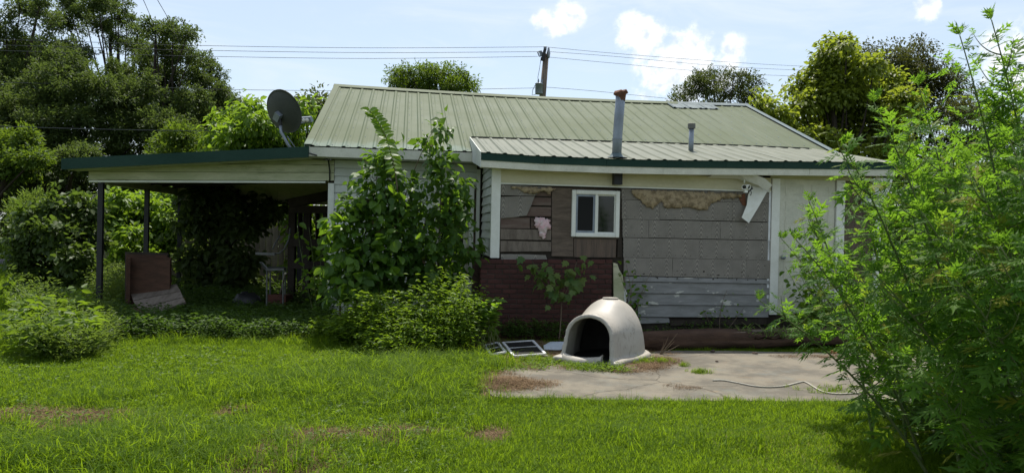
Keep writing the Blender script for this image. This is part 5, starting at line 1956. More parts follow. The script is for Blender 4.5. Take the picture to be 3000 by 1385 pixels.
# ---- woodland on the left
TL = [
    ('tall woodland tree with a dense dark crown at the left edge', (-22.5, 31), 30, [(40, 95, 62), (108, 45, 52), (118, 10, 40), (60, 190, 95), (10, 120, 60), (-30, 220, 110), (150, 150, 62), (15, 300, 90), (100, 300, 90), (-120, 120, 120), (-160, 300, 120), (60, 30, 40), (15, 60, 45), (150, 70, 45), (180, 250, 70), (70, 180, 90), (150, 220, 80), (30, 260, 90)], 17000, TREE_D),
    ('tallest woodland tree with an open crown and bare limbs showing sky', (-16.8, 32), 32, [(200, 15, 45), (250, 55, 48), (200, 80, 50), (290, 20, 50), (345, 25, 52), (372, 70, 42), (300, 85, 38), (405, 95, 30), (345, 130, 40), (395, 150, 45), (200, 160, 60), (255, -30, 40), (330, -25, 50)], 9000, TREE_D),
    ('rounded woodland tree between the tall open tree and the tapering edge', (-13.5, 28), 28, [(455, 95, 45), (505, 100, 48), (548, 110, 42), (480, 165, 70), (555, 175, 45), (425, 200, 60), (520, 240, 75), (440, 270, 80), (545, 310, 70), (350, 230, 60), (490, 330, 80), (400, 380, 90), (580, 400, 80)], 13000, TREE_D),
    ('woodland tree on the tapering right edge of the left wood', (-11.5, 29.5), 29.5, [(598, 190, 30), (622, 220, 34), (590, 250, 45), (640, 275, 36), (625, 320, 60), (665, 315, 34), (590, 370, 70), (680, 370, 50), (560, 420, 80)], 9000, TREE_D),
    ('small far tree at the right tip of the left wood', (-12.0, 36), 36, [(700, 320, 26), (725, 318, 18), (712, 350, 40), (745, 345, 26), (770, 370, 40), (680, 390, 50)], 4000, TREE_D),
    ('broad understorey tree in the middle of the left wood', (-15.5, 25.5), 25.5, [(200, 230, 95), (290, 290, 105), (180, 330, 105), (390, 310, 105), (300, 390, 110), (430, 390, 100), (130, 260, 80), (380, 460, 90), (490, 400, 80)], 17000, TREE_D),
    ('shaded understorey tree at the left edge of the frame', (-20.0, 24), 24, [(30, 350, 95), (110, 390, 100), (-30, 420, 100), (60, 480, 100), (170, 460, 90), (-80, 300, 110), (0, 560, 90), (120, 560, 95)], 13000, TREE_D),
    ('leafy low tree with lighter foliage at the far left', (-15.8, 20.5), 20.5, [(25, 440, 55), (70, 425, 45), (100, 470, 50), (30, 510, 65), (0, 470, 60), (-60, 480, 80)], 6000, TREE_M),
    ('young tree lit from above in front of the dark wood', (-13.5, 22), 22, [(170, 400, 45), (200, 440, 55), (150, 450, 50), (220, 490, 60), (255, 450, 35), (130, 500, 55)], 5500, TREE_D),
    ('shrubby tree with yellowish top above the carport roof', (-9.9, 23), 23, [(530, 410, 40), (570, 430, 40), (500, 440, 45), (545, 465, 55), (590, 480, 50), (470, 480, 50)], 5000, TREE_M),
    ('deep shaded tree filling the wood behind the vine covered fence', (-15.0, 25), 25, [(60, 600, 85), (170, 570, 95), (270, 560, 95), (370, 590, 90), (20, 680, 70), (140, 650, 80), (250, 660, 80), (450, 560, 90), (540, 600, 90), (640, 600, 90), (350, 680, 80), (480, 690, 80), (600, 700, 80), (740, 600, 80), (700, 500, 80)], 18000, TREE_D),
]
for k, (lb, b_, Y_, lob, n_, mt) in enumerate(TL):
    add_tree('woodland_tree', b_, lob, Y_, int(n_ * 3.6), .098, mt, lb, 'tree', 'trees of the wood on the left', seed=20 + k, trunk_r=.17, spread_y=1.6, cluster=54, cr=.19,
             twigs=120 if k == 1 else 40, shell=.35, sub=8)
# ---- trees behind and beside the house
add_tree('bright_tree', (-5.5, 18.5), [(690, 375, 45), (735, 345, 40), (760, 375, 50), (800, 400, 50), (850, 395, 45), (700, 430, 55), (780, 440, 60), (860, 430, 45), (880, 350, 24), (905, 330, 22), (660, 400, 30), (720, 520, 70), (820, 520, 70), (640, 500, 50)], 18, 7000, .17, TREE_B,
         'young tree with bright drooping leaves behind the carport and satellite dish', seed=41, cluster=16, cr=.22, droop=1.1, tmpl=LEAF3, wl_=.5, trunk_r=.08, spread_y=.7)
add_tree('dark_tree', (-5.6, 24.0), [(900, 325, 30), (940, 310, 30), (920, 360, 40), (960, 350, 45)], 22, 2500, .13, TREE_G, 'olive tree partly hidden by the left slope of the roof', seed=42)
add_tree('pinnate_tree', (-2.9, 28), [(1170, 222, 26), (1205, 215, 26), (1150, 248, 26), (1190, 250, 36), (1248, 215, 26), (1280, 205, 24), (1300, 225, 32), (1260, 245, 36), (1340, 228, 28), (1365, 245, 26), (1385, 262, 20), (1230, 275, 50), (1330, 275, 50), (1230, 350, 60), (1300, 360, 60)], 28, 15000, .13, TREE_M,
         'feathery green tree showing above the middle of the roof ridge', seed=43, cluster=20, cr=.2, droop=.6, wl_=.38, spread_y=.8)
add_tree('distant_tree', (11.5, 40), [(2005, 275, 26), (2030, 250, 24), (2060, 232, 26), (2090, 225, 20), (2075, 265, 36), (2120, 240, 26), (2150, 225, 20), (2175, 240, 26), (2205, 250, 24), (2140, 275, 36), (2200, 285, 34), (2225, 292, 18), (2000, 310, 40), (2100, 330, 60), (2200, 340, 50)], 40, 14000, .13, TREE_G,
         'greyish distant tree behind the right end of the roof ridge', seed=44, cr=.26, spread_y=1.0)
add_tree('maple_tree', (9.2, 21), [(2455, 135, 26), (2430, 170, 30), (2470, 185, 36), (2400, 225, 34), (2440, 235, 46), (2500, 225, 44), (2365, 265, 30), (2410, 290, 48), (2480, 290, 60), (2560, 270, 42), (2540, 330, 60), (2335, 250, 16), (2320, 265, 14), (2350, 320, 40), (2430, 360, 70),
                                  (2600, 320, 44), (2330, 380, 46), (2520, 410, 70), (2620, 400, 60), (2400, 430, 60), (2300, 350, 26), (2260, 320, 24), (2235, 300, 22), (2210, 290, 20), (2250, 350, 30), (2470, 480, 60), (2590, 480, 60), (2340, 460, 50), (2480, 140, 20), (2560, 205, 38), (2600, 250, 44), (2650, 310, 50), (2415, 185, 30), (2385, 300, 50)], 21, 30000, .125, TREE_Y,
         'yellowish green maple beyond the right end of the house', seed=45, cluster=18, cr=.2, droop=.8, tmpl=LEAF3, wl_=.7, trunk_r=.15, spread_y=.9)
add_tree('dull_tree', (13.5, 26), [(2540, 165, 34), (2585, 185, 40), (2640, 170, 36), (2690, 150, 34), (2708, 135, 18), (2650, 215, 50), (2720, 200, 44), (2770, 220, 40), (2800, 240, 30), (2760, 270, 60), (2690, 280, 70), (2620, 270, 50), (2830, 290, 40), (2800, 350, 70), (2880, 350, 60),
                                 (2700, 370, 80), (2950, 420, 80), (2840, 450, 90), (2720, 470, 90), (2620, 560, 80), (2800, 560, 90), (2950, 560, 90), (2500, 200, 34), (2600, 220, 50), (2680, 230, 50)], 26, 42000, .105, TREE_P,
         'dull dark maple with a wind blown crown behind the yellowish maple', seed=46, cluster=20, cr=.24, spread_y=1.2)
for k, (lb, b_, Y_, lob) in enumerate([
    ('leafy bush in the yard beyond the right end of the house', (7.6, 15.5), 15.5, [(2600, 640, 60), (2680, 620, 70), (2640, 700, 70), (2740, 690, 70), (2580, 740, 60), (2700, 770, 70), (2800, 640, 80), (2860, 720, 90), (2960, 680, 90)]),
    ('taller bush farther back beyond the right end of the house', (10.5, 19), 19, [(2620, 540, 60), (2720, 530, 70), (2820, 540, 80), (2930, 520, 90), (2680, 590, 70), (2880, 600, 90), (2760, 620, 80)])]):
    add_tree('bush', b_, lob, Y_, 6500, .11, TREE_M, lb, 'bush', 'bushes beyond the right end of the house', seed=60 + k, trunk_r=.05, cluster=20, cr=.18)

# ---- the far wood that closes the view behind everything
rng = np.random.default_rng(99)
nf = 1500
fx = -95 + 190 * rng.random(nf); fy = 52 + 14 * rng.random(nf)
fz = (.5 + (6.5 + 3 * fbm(fx, fx * 0, .08, 3) - np.clip((fx + 12) / 12, 0, 1) * 4.2) * rng.random(nf) ** .8)
k = np.repeat(np.arange(nf), 46)
off = rng.normal(size=(len(k), 3)) * [1.0, 1.0, .7]
Pf = np.stack([fx, fy, fz], 1)[k] + off
leaf_object('far_woodland', Pf, norm(off + [0, 0, -.4]), norm(rng.normal(size=off.shape) * .5 + [0, 0, 1.]), .30 * (.6 + .7 * rng.random(len(k))), .20 * (.6 + .7 * rng.random(len(k))), LEAF2, TREE_D, rng.random(len(k)) * .8, kind='stuff')

# ---- wooden fence on the left, overgrown
fence = thing('wooden_fence', (-8.8, 17.6, 0), 'weathered board fence overgrown with vines behind the carport', 'fence')
FW_ = worn('fence_board', (.20, .17, .12), (.13, .11, .08), 3, (3, 3, .5), .9, .1, .2, (.06, .06, .035), (.55, .75), rv=.12)
for k in range(46):
    x = -11.2 + k * .148
    y = 17.6 + .04 * (x + 8)
    h_ = 1.78 + random.uniform(-.03, .03)
    G().box(x + 8.8, x + 8.8 + .14, y - 17.6, y - 17.6 + .02, .05, h_).obj('board', FW_, fence)
for z_ in (.4, 1.4):
    G().beam((-2.4, -.02, z_), (4.4, .27, z_), .04, .09).obj('rail', FW_, fence)

# ---- shrubs and vines left
add_tree('vine_covered_shrub', (-8.2, 13.6), [(110, 640, 40), (170, 620, 45), (230, 615, 40), (260, 630, 35), (100, 700, 50), (170, 700, 55), (235, 690, 50), (80, 770, 45), (150, 790, 60), (225, 770, 55), (270, 720, 35), (120, 840, 50), (200, 840, 50), (265, 820, 35), (70, 830, 35)], 13.5, 8500, .10, VINEM,
         'big rounded shrub smothered in glossy vines left of the carport', 'shrub', seed=71, trunk_r=.04, cluster=18, cr=.14, tmpl=LEAF3, wl_=.75, spread_y=.5, droop=.7)
add_tree('feathery_shrub', (-9.3, 14.6), [(70, 620, 26), (95, 600, 26), (120, 595, 22), (55, 625, 20), (60, 660, 30), (100, 650, 36)], 14.4, 3800, .08, FEATHER, 'grey feathery shrub rising behind the vine covered shrub', 'shrub', seed=72, trunk_r=.03, cluster=24, cr=.16, wl_=.25, droop=-.5, spread_y=.3)
BB = [('bright backlit sapling seen between the carport posts', [(330, 600, 26), (345, 585, 20), (320, 640, 30), (350, 660, 26), (310, 690, 30), (340, 720, 36)], 16.4, (-8.7, 16.4)),
      ('bright backlit bush right of the second carport post', [(455, 620, 30), (480, 650, 34), (440, 660, 30), (470, 700, 40), (500, 690, 30), (450, 740, 36), (500, 740, 36)], 16.6, (-8.0, 16.6)),
      ('bright leafy vine on the fence top between the posts', [(385, 612, 24), (410, 605, 22), (430, 605, 22), (445, 600, 20), (395, 630, 16)], 16.9, (-8.6, 16.9)),
      ('low bright bush at the foot of the fence', [(330, 780, 34), (370, 750, 36), (410, 720, 36), (420, 770, 36), (350, 820, 36), (390, 690, 30)], 15.8, (-8.0, 15.8)),
      ('bright sapling hanging under the carport roof edge', [(480, 580, 24), (505, 575, 24), (495, 600, 26), (520, 620, 30), (535, 580, 26)], 17.6, (-8.0, 17.6)),
      ('backlit bush glimpsed through the timber rack', [(900, 790, 36), (940, 770, 36), (930, 700, 40), (870, 650, 40), (930, 640, 40), (860, 800, 36), (960, 820, 30), (890, 560 + 150, 40)], 17.5, (-4.7, 17.5)),
      ('backlit bush behind the dark thicket', [(650, 640, 60), (720, 610, 60), (790, 600, 60), (840, 610, 50), (650, 740, 60), (720, 780, 60), (800, 740, 60), (700, 690, 60), (780, 680, 60)], 18.5, (-6.2, 18.5))]
for k, (lb, lob, Y_, b_) in enumerate(BB):
    add_tree('backlit_bush', b_, lob, Y_, 2400 if k < 5 else 3800, .125, TREE_B, lb, 'bush', 'bushes behind the carport', seed=80 + k, trunk_r=.03, cluster=12, cr=.15, tmpl=LEAF3, wl_=.55, droop=.8, spread_y=.4)
add_tree('dark_thicket', (-6.0, 15.2), [(590, 590, 40), (640, 590, 45), (690, 610, 45), (590, 670, 55), (650, 680, 55), (710, 680, 50), (590, 760, 60), (660, 770, 60), (580, 850, 60), (660, 850, 60), (720, 780, 45), (760, 640, 40), (800, 620, 34), (570, 620, 36), (720, 850, 50)], 15.0, 6500, .14, TREE_D,
         'dark tangle of vines hanging at the back of the carport', 'thicket', seed=90, trunk_r=.06, cluster=14, cr=.16, tmpl=LEAF3, wl_=.6, droop=.9, spread_y=.35, upn=.5)


# ---- plants with leaves built one by one
def leaf_me(name, outline, mat, curl=.18, fold=.12):
    """leaf mesh from a half outline (x across, y along 0..1): mirrored, folded on the midrib, drooping"""
    n = len(outline)
    g = G()
    for (x, y) in outline:
        z_ = -curl * y * y
        g.v.append((0, y, z_)); g.v.append((x, y, z_ + fold * abs(x))); g.v.append((-x, y, z_ + fold * abs(x)))
    for k in range(n - 1):
        a_, b2 = 3 * k, 3 * (k + 1)
        if outline[k][0] < 1e-6:
            g.f += [(a_, b2 + 1, b2), (a_, b2, b2 + 2)]
        elif outline[k + 1][0] < 1e-6:
            g.f += [(a_, a_ + 1, b2), (a_, b2, a_ + 2)]
        else:
            g.f += [(a_, a_ + 1, b2 + 1, b2), (a_, b2, b2 + 2, a_ + 2)]
    return g.mesh(name, mat)


def lobed_leaf(name, mat, seed):
    """deeply cut leaf: a midrib with pointed, toothed side lobes"""
    rr = random.Random(seed)
    g = G()

    def lobe(o_, d, l_, w_, zc):
        d = Vector(d).normalized(); s_ = Vector((d.y, -d.x, 0))
        o_ = Vector(o_)
        pts = [o_ - s_ * w_ * .45, o_ + d * l_ * .35 - s_ * w_ * .62, o_ + d * l_ * .5 - s_ * w_ * 1.15, o_ + d * l_ * .62 - s_ * w_ * .5, o_ + d * l_, o_ + d * l_ * .62 + s_ * w_ * .5, o_ + d * l_ * .5 + s_ * w_ * 1.15, o_ + d * l_ * .35 + s_ * w_ * .62, o_ + s_ * w_ * .45]
        vs = []
        for p in pts:
            r_ = (p - o_).length
            vs.append((p.x, p.y, -.16 * p.y * p.y - .10 * abs(p.x) + zc))
        c = o_ + d * l_ * .5
        vs.append((c.x, c.y, -.16 * c.y * c.y - .10 * abs(c.x) + .02 + zc))
        g.add(vs, [(k, k + 1, 9) for k in range(8)] + [(8, 0, 9)])
    lobe((0, .45, 0), (rr.uniform(-.08, .08), 1, 0), .55, .075, 0)
    for (y, l_, w_) in ((.18, .34, .055), (.36, .44, .065), (.58, .34, .055)):
        for s_ in (-1, 1):
            a_ = R(48 + rr.uniform(-6, 6))
            lobe((0, y + rr.uniform(-.02, .02), 0), (s_ * math.sin(a_), math.cos(a_), 0), l_ * rr.uniform(.85, 1.15), w_, .002 * s_)
    g.add([(-.012, 0, 0), (.012, 0, 0), (.02, .5, -.04), (-.02, .5, -.04)], [(0, 1, 2, 3)])
    return g.mesh(name, mat)


RAGL = [lobed_leaf('leaf', RAGM, s_) for s_ in range(5)]
OVAL = [leaf_me('leaf', [(0, 0), (.20, .10), (.33, .30), (.34, .50), (.24, .74), (.10, .92), (0, 1)], SAPM, c_, f_) for c_, f_ in ((.15, .15), (.35, .25), (.05, .1))]
MAP = [leaf_me('leaf', [(0, .02), (.22, .0), (.30, .16), (.52, .30), (.34, .40), (.46, .66), (.22, .60), (.16, .74), (0, 1)], MAPLEM, c_, .2) for c_ in (.15, .35)]


def place_leaf(me, parent, P, axis, nrm, size, rel_to):
    o = link('leaf', me, parent)
    y = norm(np.asarray(axis)); x = norm(np.cross(y, nrm)); z_ = np.cross(x, y)
    s_ = size
    p = np.asarray(P) - rel_to
    o.matrix_basis = Matrix(((x[0] * s_, y[0] * s_, z_[0] * s_, p[0]), (x[1] * s_, y[1] * s_, z_[1] * s_, p[1]), (x[2] * s_, y[2] * s_, z_[2] * s_, p[2]), (0, 0, 0, 1)))
    return o


def bez(p0_, p1_, p2_, n):
    t_ = np.linspace(0, 1, n)[:, None]
    return (1 - t_) ** 2 * p0_ + 2 * t_ * (1 - t_) * p1_ + t_ ** 2 * p2_


# tall weeds on the right: each plant a stem with opposite, deeply cut leaves and side shoots
RW = [  # base (x, y), tip in the photo and its distance, leaf size, label
    ((2.82, 4.55), (2468, 425, 4.4), 0.208, 'tall leaning weed whose top stands alone left of the others above the roof end'),
    ((2.92, 4.45), (2560, 300, 4.3), 0.208, 'tall weed rising just right of the leftmost top'),
    ((3.07, 4.70), (2690, 250, 4.7), 0.208, 'tall weed in the middle of the right hand clump'),
    ((3.12, 4.30), (2812, 105, 4.2), 0.196, 'very tall weed with a pointed top against the sky'),
    ((3.22, 4.20), (2905, 60, 4.1), 0.196, 'tallest weed with its arching flower top near the upper right corner'),
    ((3.37, 4.60), (2960, 200, 4.5), 0.208, 'tall weed at the right edge below the tallest'),
    ((2.82, 5.00), (2330, 700, 5.0), 0.208, 'weed arching out over the slab in front of the back door'),
    ((2.72, 4.75), (2225, 880, 4.8), 0.208, 'low weed stem reaching furthest left over the timber'),
    ((2.77, 5.60), (2370, 590, 5.7), 0.196, 'weed standing before the back door casing'),
    ((2.92, 5.40), (2500, 500, 5.5), 0.196, 'weed in front of the hanging vinyl strip'),
    ((3.07, 5.30), (2640, 420, 5.3), 0.208, 'weed behind the front row, beside the porch roof end'),
    ((3.27, 5.10), (2780, 400, 5.1), 0.208, 'bushy weed deep inside the right hand clump'),
    ((2.92, 4.20), (2560, 800, 4.1), 0.221, 'weed with drooping lower leaves at the clump front'),
    ((2.92, 3.95), (2700, 620, 3.9), 0.221, 'front weed whose top reaches the middle of the right edge'),
    ((3.02, 3.80), (2830, 480, 3.8), 0.221, 'front weed near the lower right corner'),
    ((3.12, 3.70), (2960, 420, 3.7), 0.221, 'front weed cut by the right edge of the frame'),
    ((2.72, 3.85), (2640, 1050, 3.8), 0.221, 'short leafy weed at the foot of the clump'),
    ((2.92, 3.65), (2800, 820, 3.6), 0.221, 'dark lower weed in the bottom right corner'),
    ((2.92, 3.55), (2930, 720, 3.5), 0.221, 'dense weed filling the bottom right edge'),
    ((3.17, 6.2), (2290, 700, 6.4), 0.184, 'weed growing at the slab corner before the door sapling'),
    ((3.32, 6.0), (2700, 560, 6.0), 0.196, 'weed at the back of the clump near the house corner'),
    ((3.67, 5.4), (2900, 330, 5.4), 0.208, 'weed at the back right of the clump'),
]
for k, (b_, tip, ls, lb) in enumerate(RW):
    rng = np.random.default_rng(300 + k)
    base = np.array([b_[0], b_[1], 0.])
    T_ = onY(*tip)
    ctrl = base * .45 + T_ * .55 + np.array([.16 * (base[0] - T_[0]) + .05, 0, .22 * T_[2]])
    ctrl = np.array([base[0] * .62 + T_[0] * .38, base[1] * .5 + T_[1] * .5, T_[2] * .62])
    pl_ = thing('tall_weed', base, lb, 'weed', 'tall weeds at the right of the slab')
    C_ = bez(base, ctrl, T_, 24)
    H_ = max(T_[2], .5)
    g = G().tube([p - base for p in C_], np.linspace(.0115, .003, 24), 6)
    items = []

    def nodes(curve, t0, t1, n, size, ph0):
        m_ = len(curve) - 1
        for q in range(n):
            f = t0 + (t1 - t0) * (q + .3 * rng.random()) / max(n - 1, 1)
            f = min(f, .999)
            i0 = int(f * m_); p = curve[i0] + (curve[min(i0 + 1, m_)] - curve[i0]) * (f * m_ - i0)
            d = norm(curve[min(i0 + 1, m_)] - curve[max(i0 - 1, 0)])
            ph = ph0 + q * math.pi / 2 + rng.normal() * .25
            u_ = norm(np.cross(d, [0.3, .1, 1])); v_ = np.cross(d, u_)
            for s_ in (0, math.pi):
                o_ = u_ * math.cos(ph + s_) + v_ * math.sin(ph + s_)
                sz = size * (1.15 - .75 * f ** 2) * (.6 + .75 * rng.random())
                ax = norm(o_ * .95 + d * (.15 + .75 * f ** 3) + np.array([0, 0, -.22 * (1 - f)]) + rng.normal(size=3) * .15)
                nn = norm(np.array([0, 0, 1.]) + d * .3 + rng.normal(size=3) * .3)
                items.append((p + o_ * sz * .10, ax, nn, sz))
    nn_ = int(9 + H_ * 9)
    nodes(C_, .12, .96, nn_, ls, rng.random() * 6)
    # side shoots
    nsh_ = int(6 + H_ * 6)
    for q in range(nsh_):
        f = .30 + .62 * (q + rng.random()) / nsh_
        i0 = int(f * 23); p = C_[i0]
        a_ = rng.random() * 6.28
        l_ = (.52 - .34 * f) * (.7 + .6 * rng.random()) * min(1, H_ / 1.4)
        o_ = np.array([math.cos(a_), math.sin(a_), 0])
        e = p + o_ * l_ * .75 + np.array([0, 0, l_ * .75])
        S_ = bez(p, p + o_ * l_ * .5 + np.array([0, 0, l_ * .15]), e, 8)
        g.tube([s2 - base for s2 in S_], np.linspace(.005, .0015, 8), 4)
        nodes(S_, .30, .97, 5, ls * .72, a_)
    # crown tuft
    for q in range(7):
        a_ = rng.random() * 6.28
        items.append((T_, norm(np.array([math.cos(a_) * .6, math.sin(a_) * .6, 1.0])), norm(rng.normal(size=3) + [0, 0, .4]), ls * .5 * (.6 + .5 * rng.random())))
    g.obj('stem', STEMGREEN, pl_, True)
    items = [it for it in items if it[0][2] > .06]
    items.sort(key=lambda it: -it[3])
    for it in items[:298]:
        place_leaf(RAGL[int(rng.integers(5))], pl_, it[0], it[1], it[2], it[3], base)

# sapling in front of the main wall: stems, big oval leaves one by one, small inner foliage as one part
sb_ = gnd(1120, 930) * [1, 1, 0]
sb_[1] = 10.55
sap = thing('leafy_sapling', (sb_[0], sb_[1], 0), 'tall leafy sapling cluster growing against the white siding beside the front door', 'sapling')
rng = np.random.default_rng(77)
SB = np.array([sb_[0], sb_[1], 0.])
SL_ = [(1112, 480, 34, 10.7), (1150, 470, 30, 10.7), (1100, 530, 46, 10.6), (1150, 530, 34, 10.6), (1120, 600, 50, 10.5), (1175, 610, 36, 10.6), (1050, 610, 38, 10.5), (1075, 590, 32, 10.4), (1040, 640, 34, 10.4), (1020, 700, 46, 10.3),
       (1085, 680, 60, 10.4), (1160, 680, 65, 10.5), (1000, 760, 46, 10.2), (1070, 760, 65, 10.3), (1150, 770, 70, 10.4), (1230, 690, 60, 10.6), (1240, 770, 70, 10.6), (1010, 830, 40, 10.1), (1100, 830, 60, 10.3),
       (1275, 395, 26, 10.8), (1300, 385, 20, 10.8), (1265, 430, 34, 10.8), (1290, 450, 32, 10.8), (1270, 490, 34, 10.8), (1300, 510, 34, 10.7), (1330, 545, 36, 10.7), (1265, 560, 46, 10.7), (1320, 600, 44, 10.7), (1345, 600, 24, 10.6), (1270, 630, 50, 10.7), (1340, 660, 40, 10.7), (1320, 720, 50, 10.7),
       (1300, 800, 60, 10.7), (1000, 850, 50, 10.4), (1065, 850, 50, 10.5), (1180, 850, 60, 10.6), (1250, 850, 60, 10.7), (960, 800, 34, 10.3), (1330, 860, 50, 10.8), (1370, 740, 40, 10.8), (1365, 630, 28, 10.6), (985, 660, 26, 10.2)]
lob = [(onY(px, py, Y_ - .25), r_ * (Y_ - .25) / F) for (px, py, r_, Y_) in SL_]
P, ax, nn, Ls, tint, cc, which = crown_leaves(lob, 4600, .125, rng, cluster=9, cr=.11, droop=.75, shell=.35, upn=.8)
big = []
g = G()
# arching shoot with paired leaves above the eave
shoot = bez(onY(1165, 560, 10.1), onY(1150, 395, 10.0), onY(1083, 325, 9.9), 22)
g.tube([p - SB for p in shoot], np.linspace(.009, .003, 22), 5)
for q in range(4, 22):
    for s_ in (-1, 1):
        big.append((shoot[q], norm(np.array([s_ * .9, -.4, .35 - .5 * (q < 12)])), norm(np.array([.0, -1., .7]) + rng.normal(size=3) * .15), .115 + .02 * rng.random()))
for (tipx, tipy, Y_) in ((1110, 450, 10.7), (1160, 470, 10.7), (1270, 380, 10.8), (1300, 430, 10.8), (1050, 590, 10.4), (1010, 720, 10.2), (1330, 560, 10.7), (1200, 580, 10.6), (1090, 640, 10.4), (1250, 640, 10.6)):
    e = onY(tipx, tipy, Y_ - .25)
    s0 = SB + np.array([rng.normal() * .25 + (e[0] - SB[0]) * .5, rng.normal() * .12, 0])
    c_ = bez(s0, s0 * .4 + e * .6 + np.array([(s0[0] - e[0]) * .3, 0, .2]), e, 14)
    g.tube([p - SB for p in c_], np.linspace(.018, .004, 14), 6)
for q in range(0, len(cc), 3):
    c = lob[which[q]][0]
    g.tube([c - SB, (c + cc[q]) / 2 - SB + rng.normal(size=3) * .03, cc[q] - SB], [.006, .004, .002], 3, False)
g.obj('stem', STEMBROWN, sap, True)
front = np.argsort(P[:, 1] + rng.normal(size=len(P)) * .08 - .2 * P[:, 2])
sel = front[:262]
for q in sel:
    big.append((P[q], ax[q], nn[q], Ls[q] * 1.12))
for it in big[:300]:
    place_leaf(OVAL[int(rng.integers(3))], sap, it[0], it[1], it[2], it[3], SB)
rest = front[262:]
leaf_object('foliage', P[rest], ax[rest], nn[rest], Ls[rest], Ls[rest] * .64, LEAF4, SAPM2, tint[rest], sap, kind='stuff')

# pinnate shrub at the front right of the undergrowth
pb2 = np.array([*onY(1420, 1000, 9.3)[:2], 0.])
psh = thing('pinnate_shrub', pb2, 'bright shrub with paired oval leaflets at the right end of the undergrowth', 'shrub')
rng = np.random.default_rng(78)
g = G(); items = []
for q in range(26):
    e = onY(1330 + rng.random() * 140, 850 + rng.random() * 120, 9.1 + rng.random() * .5)
    s0 = pb2 + np.array([rng.normal() * .12 - .05, rng.normal() * .1, 0])
    c_ = bez(s0, s0 * .5 + e * .5 + np.array([0, 0, .25]), e, 12)
    g.tube([p - pb2 for p in c_], np.linspace(.006, .0015, 12), 4)
    for i_ in range(4, 12):
        d = norm(c_[i_] - c_[i_ - 1]); s3 = norm(np.cross(d, [0, 0, 1]))
        for s_ in (-1, 1):
            if len(items) < 298:
                items.append((c_[i_], norm(s3 * s_ + d * .35 + rng.normal(size=3) * .2), norm(np.array([0, -.2, 1]) + rng.normal(size=3) * .25), .075 + .05 * rng.random()))
g.obj('stem', STEMGREEN, psh, True)
for it in items:
    place_leaf(OVAL[int(rng.integers(3))], psh, *it, pb2)

# maple seedling before the brick skirt
mb = np.array([*gnd(1637, 985)[:2], 0.]); mb[1] = 10.2
mb[0] = onY(1637, 985, 10.2)[0]
mp_ = thing('maple_seedling', mb, 'slender maple seedling with two leafy branches before the brick skirt', 'seedling')
rng = np.random.default_rng(79)
fk = onY(1645, 880, 10.2)
tl, tr2 = onY(1560, 765, 10.15), onY(1690, 765, 10.15)
g = G().tube([p - mb for p in bez(mb, (mb + fk) / 2 + [.02, 0, 0], fk, 6)], .008, 6)
b1 = bez(fk, onY(1620, 850, 10.2), tl, 12); b2_ = bez(fk, onY(1665, 850, 10.2), tr2, 12); b3 = bez(fk, onY(1650, 860, 10.1), onY(1655, 835, 10.0), 6)
for b4 in (b1, b2_, b3):
    g.tube([p - mb for p in b4], np.linspace(.006, .002, len(b4)), 5)
g.obj('stem', STEMBROWN, mp_, True)
for (br4, n_, lo_) in ((b1, 26, .62), (b2_, 26, .62), (b3, 20, .2), (b1, 6, .1), (b2_, 6, .1)):
    for q in range(n_):
        f = lo_ + (1 - lo_) * rng.random()
        p = br4[int(f * (len(br4) - 1))] + rng.normal(size=3) * [.10, .05, .08]
        a_ = rng.random() * 6.28
        place_leaf(MAP[q % 2], mp_, p, norm([math.cos(a_), math.sin(a_) - .3, -.7]), norm(np.array([0, -.7, .8]) + rng.normal(size=3) * .25), .09 + .06 * rng.random(), mb)

# sapling before the back door, small vines at the wall
def small_plant(name, label, cat, base, tips, n, L, mat, seed, group=None, stem=STEMGREEN, oval=OVAL, spread=.07):
    rng = np.random.default_rng(seed)
    base = np.array([base[0], base[1], base[2] if len(base) > 2 else 0.])
    t_ = thing(name, base, label, cat, group)
    g = G(); cnt = 0
    for e in tips:
        c_ = bez(base, base * .5 + e * .5 + np.array([rng.normal() * .06, 0, .12 * (e[2] - base[2])]), e, 10)
        g.tube([p - base for p in c_], np.linspace(.007, .002, 10), 5)
        for q in range(n // len(tips)):
            f = .25 + .75 * rng.random()
            p = c_[int(f * 9)] + rng.normal(size=3) * spread
            a_ = rng.random() * 6.28
            if cnt < 299:
                place_leaf(oval[int(rng.integers(len(oval)))], t_, p, norm([math.cos(a_), math.sin(a_), -.4]), norm(np.array([0, -.3, 1]) + rng.normal(size=3) * .35), L * (.6 + .7 * rng.random()), base)
                cnt += 1
    g.obj('stem', stem, t_, True)
    return t_


dsb = H(4.5, -.55, 0)
small_plant('door_sapling', 'pale leafy sapling standing before the back door', 'sapling', dsb, [onY(2368, 580, dsb[1]), onY(2395, 605, dsb[1]), onY(2350, 640, dsb[1]), onY(2400, 680, dsb[1]), onY(2330, 720, dsb[1]), onY(2380, 730, dsb[1]), onY(2300, 780, dsb[1]), onY(2350, 800, dsb[1])], 220, .10, SAPM, 81)
v0 = H(*HP(1845, 960, -.12)) * [1, 1, 0]
small_plant('wall_vine', 'thin vine climbing the edge of the grey clapboards', 'vine', v0, [H(*HP(1830, 760, -.12)), H(*HP(1860, 790, -.1)), H(*HP(1905, 800, -.08)), H(*HP(1815, 800, -.12)), H(*HP(1890, 850, -.1))], 90, .07, SAPM, 82, stem=STEMBROWN)
v1 = H(*HP(2110, 945, -.12)) * [1, 1, 0]
small_plant('wall_vine', 'small dark vine on the lowest clapboards', 'vine', v1, [H(*HP(2130, 850, -.06)), H(*HP(2060, 905, -.08)), H(*HP(2180, 900, -.08))], 60, .055, MAPLEM, 83, stem=STEMBROWN)
v2 = H(*HP(930, 860, 1.15)) * [1, 1, 0]
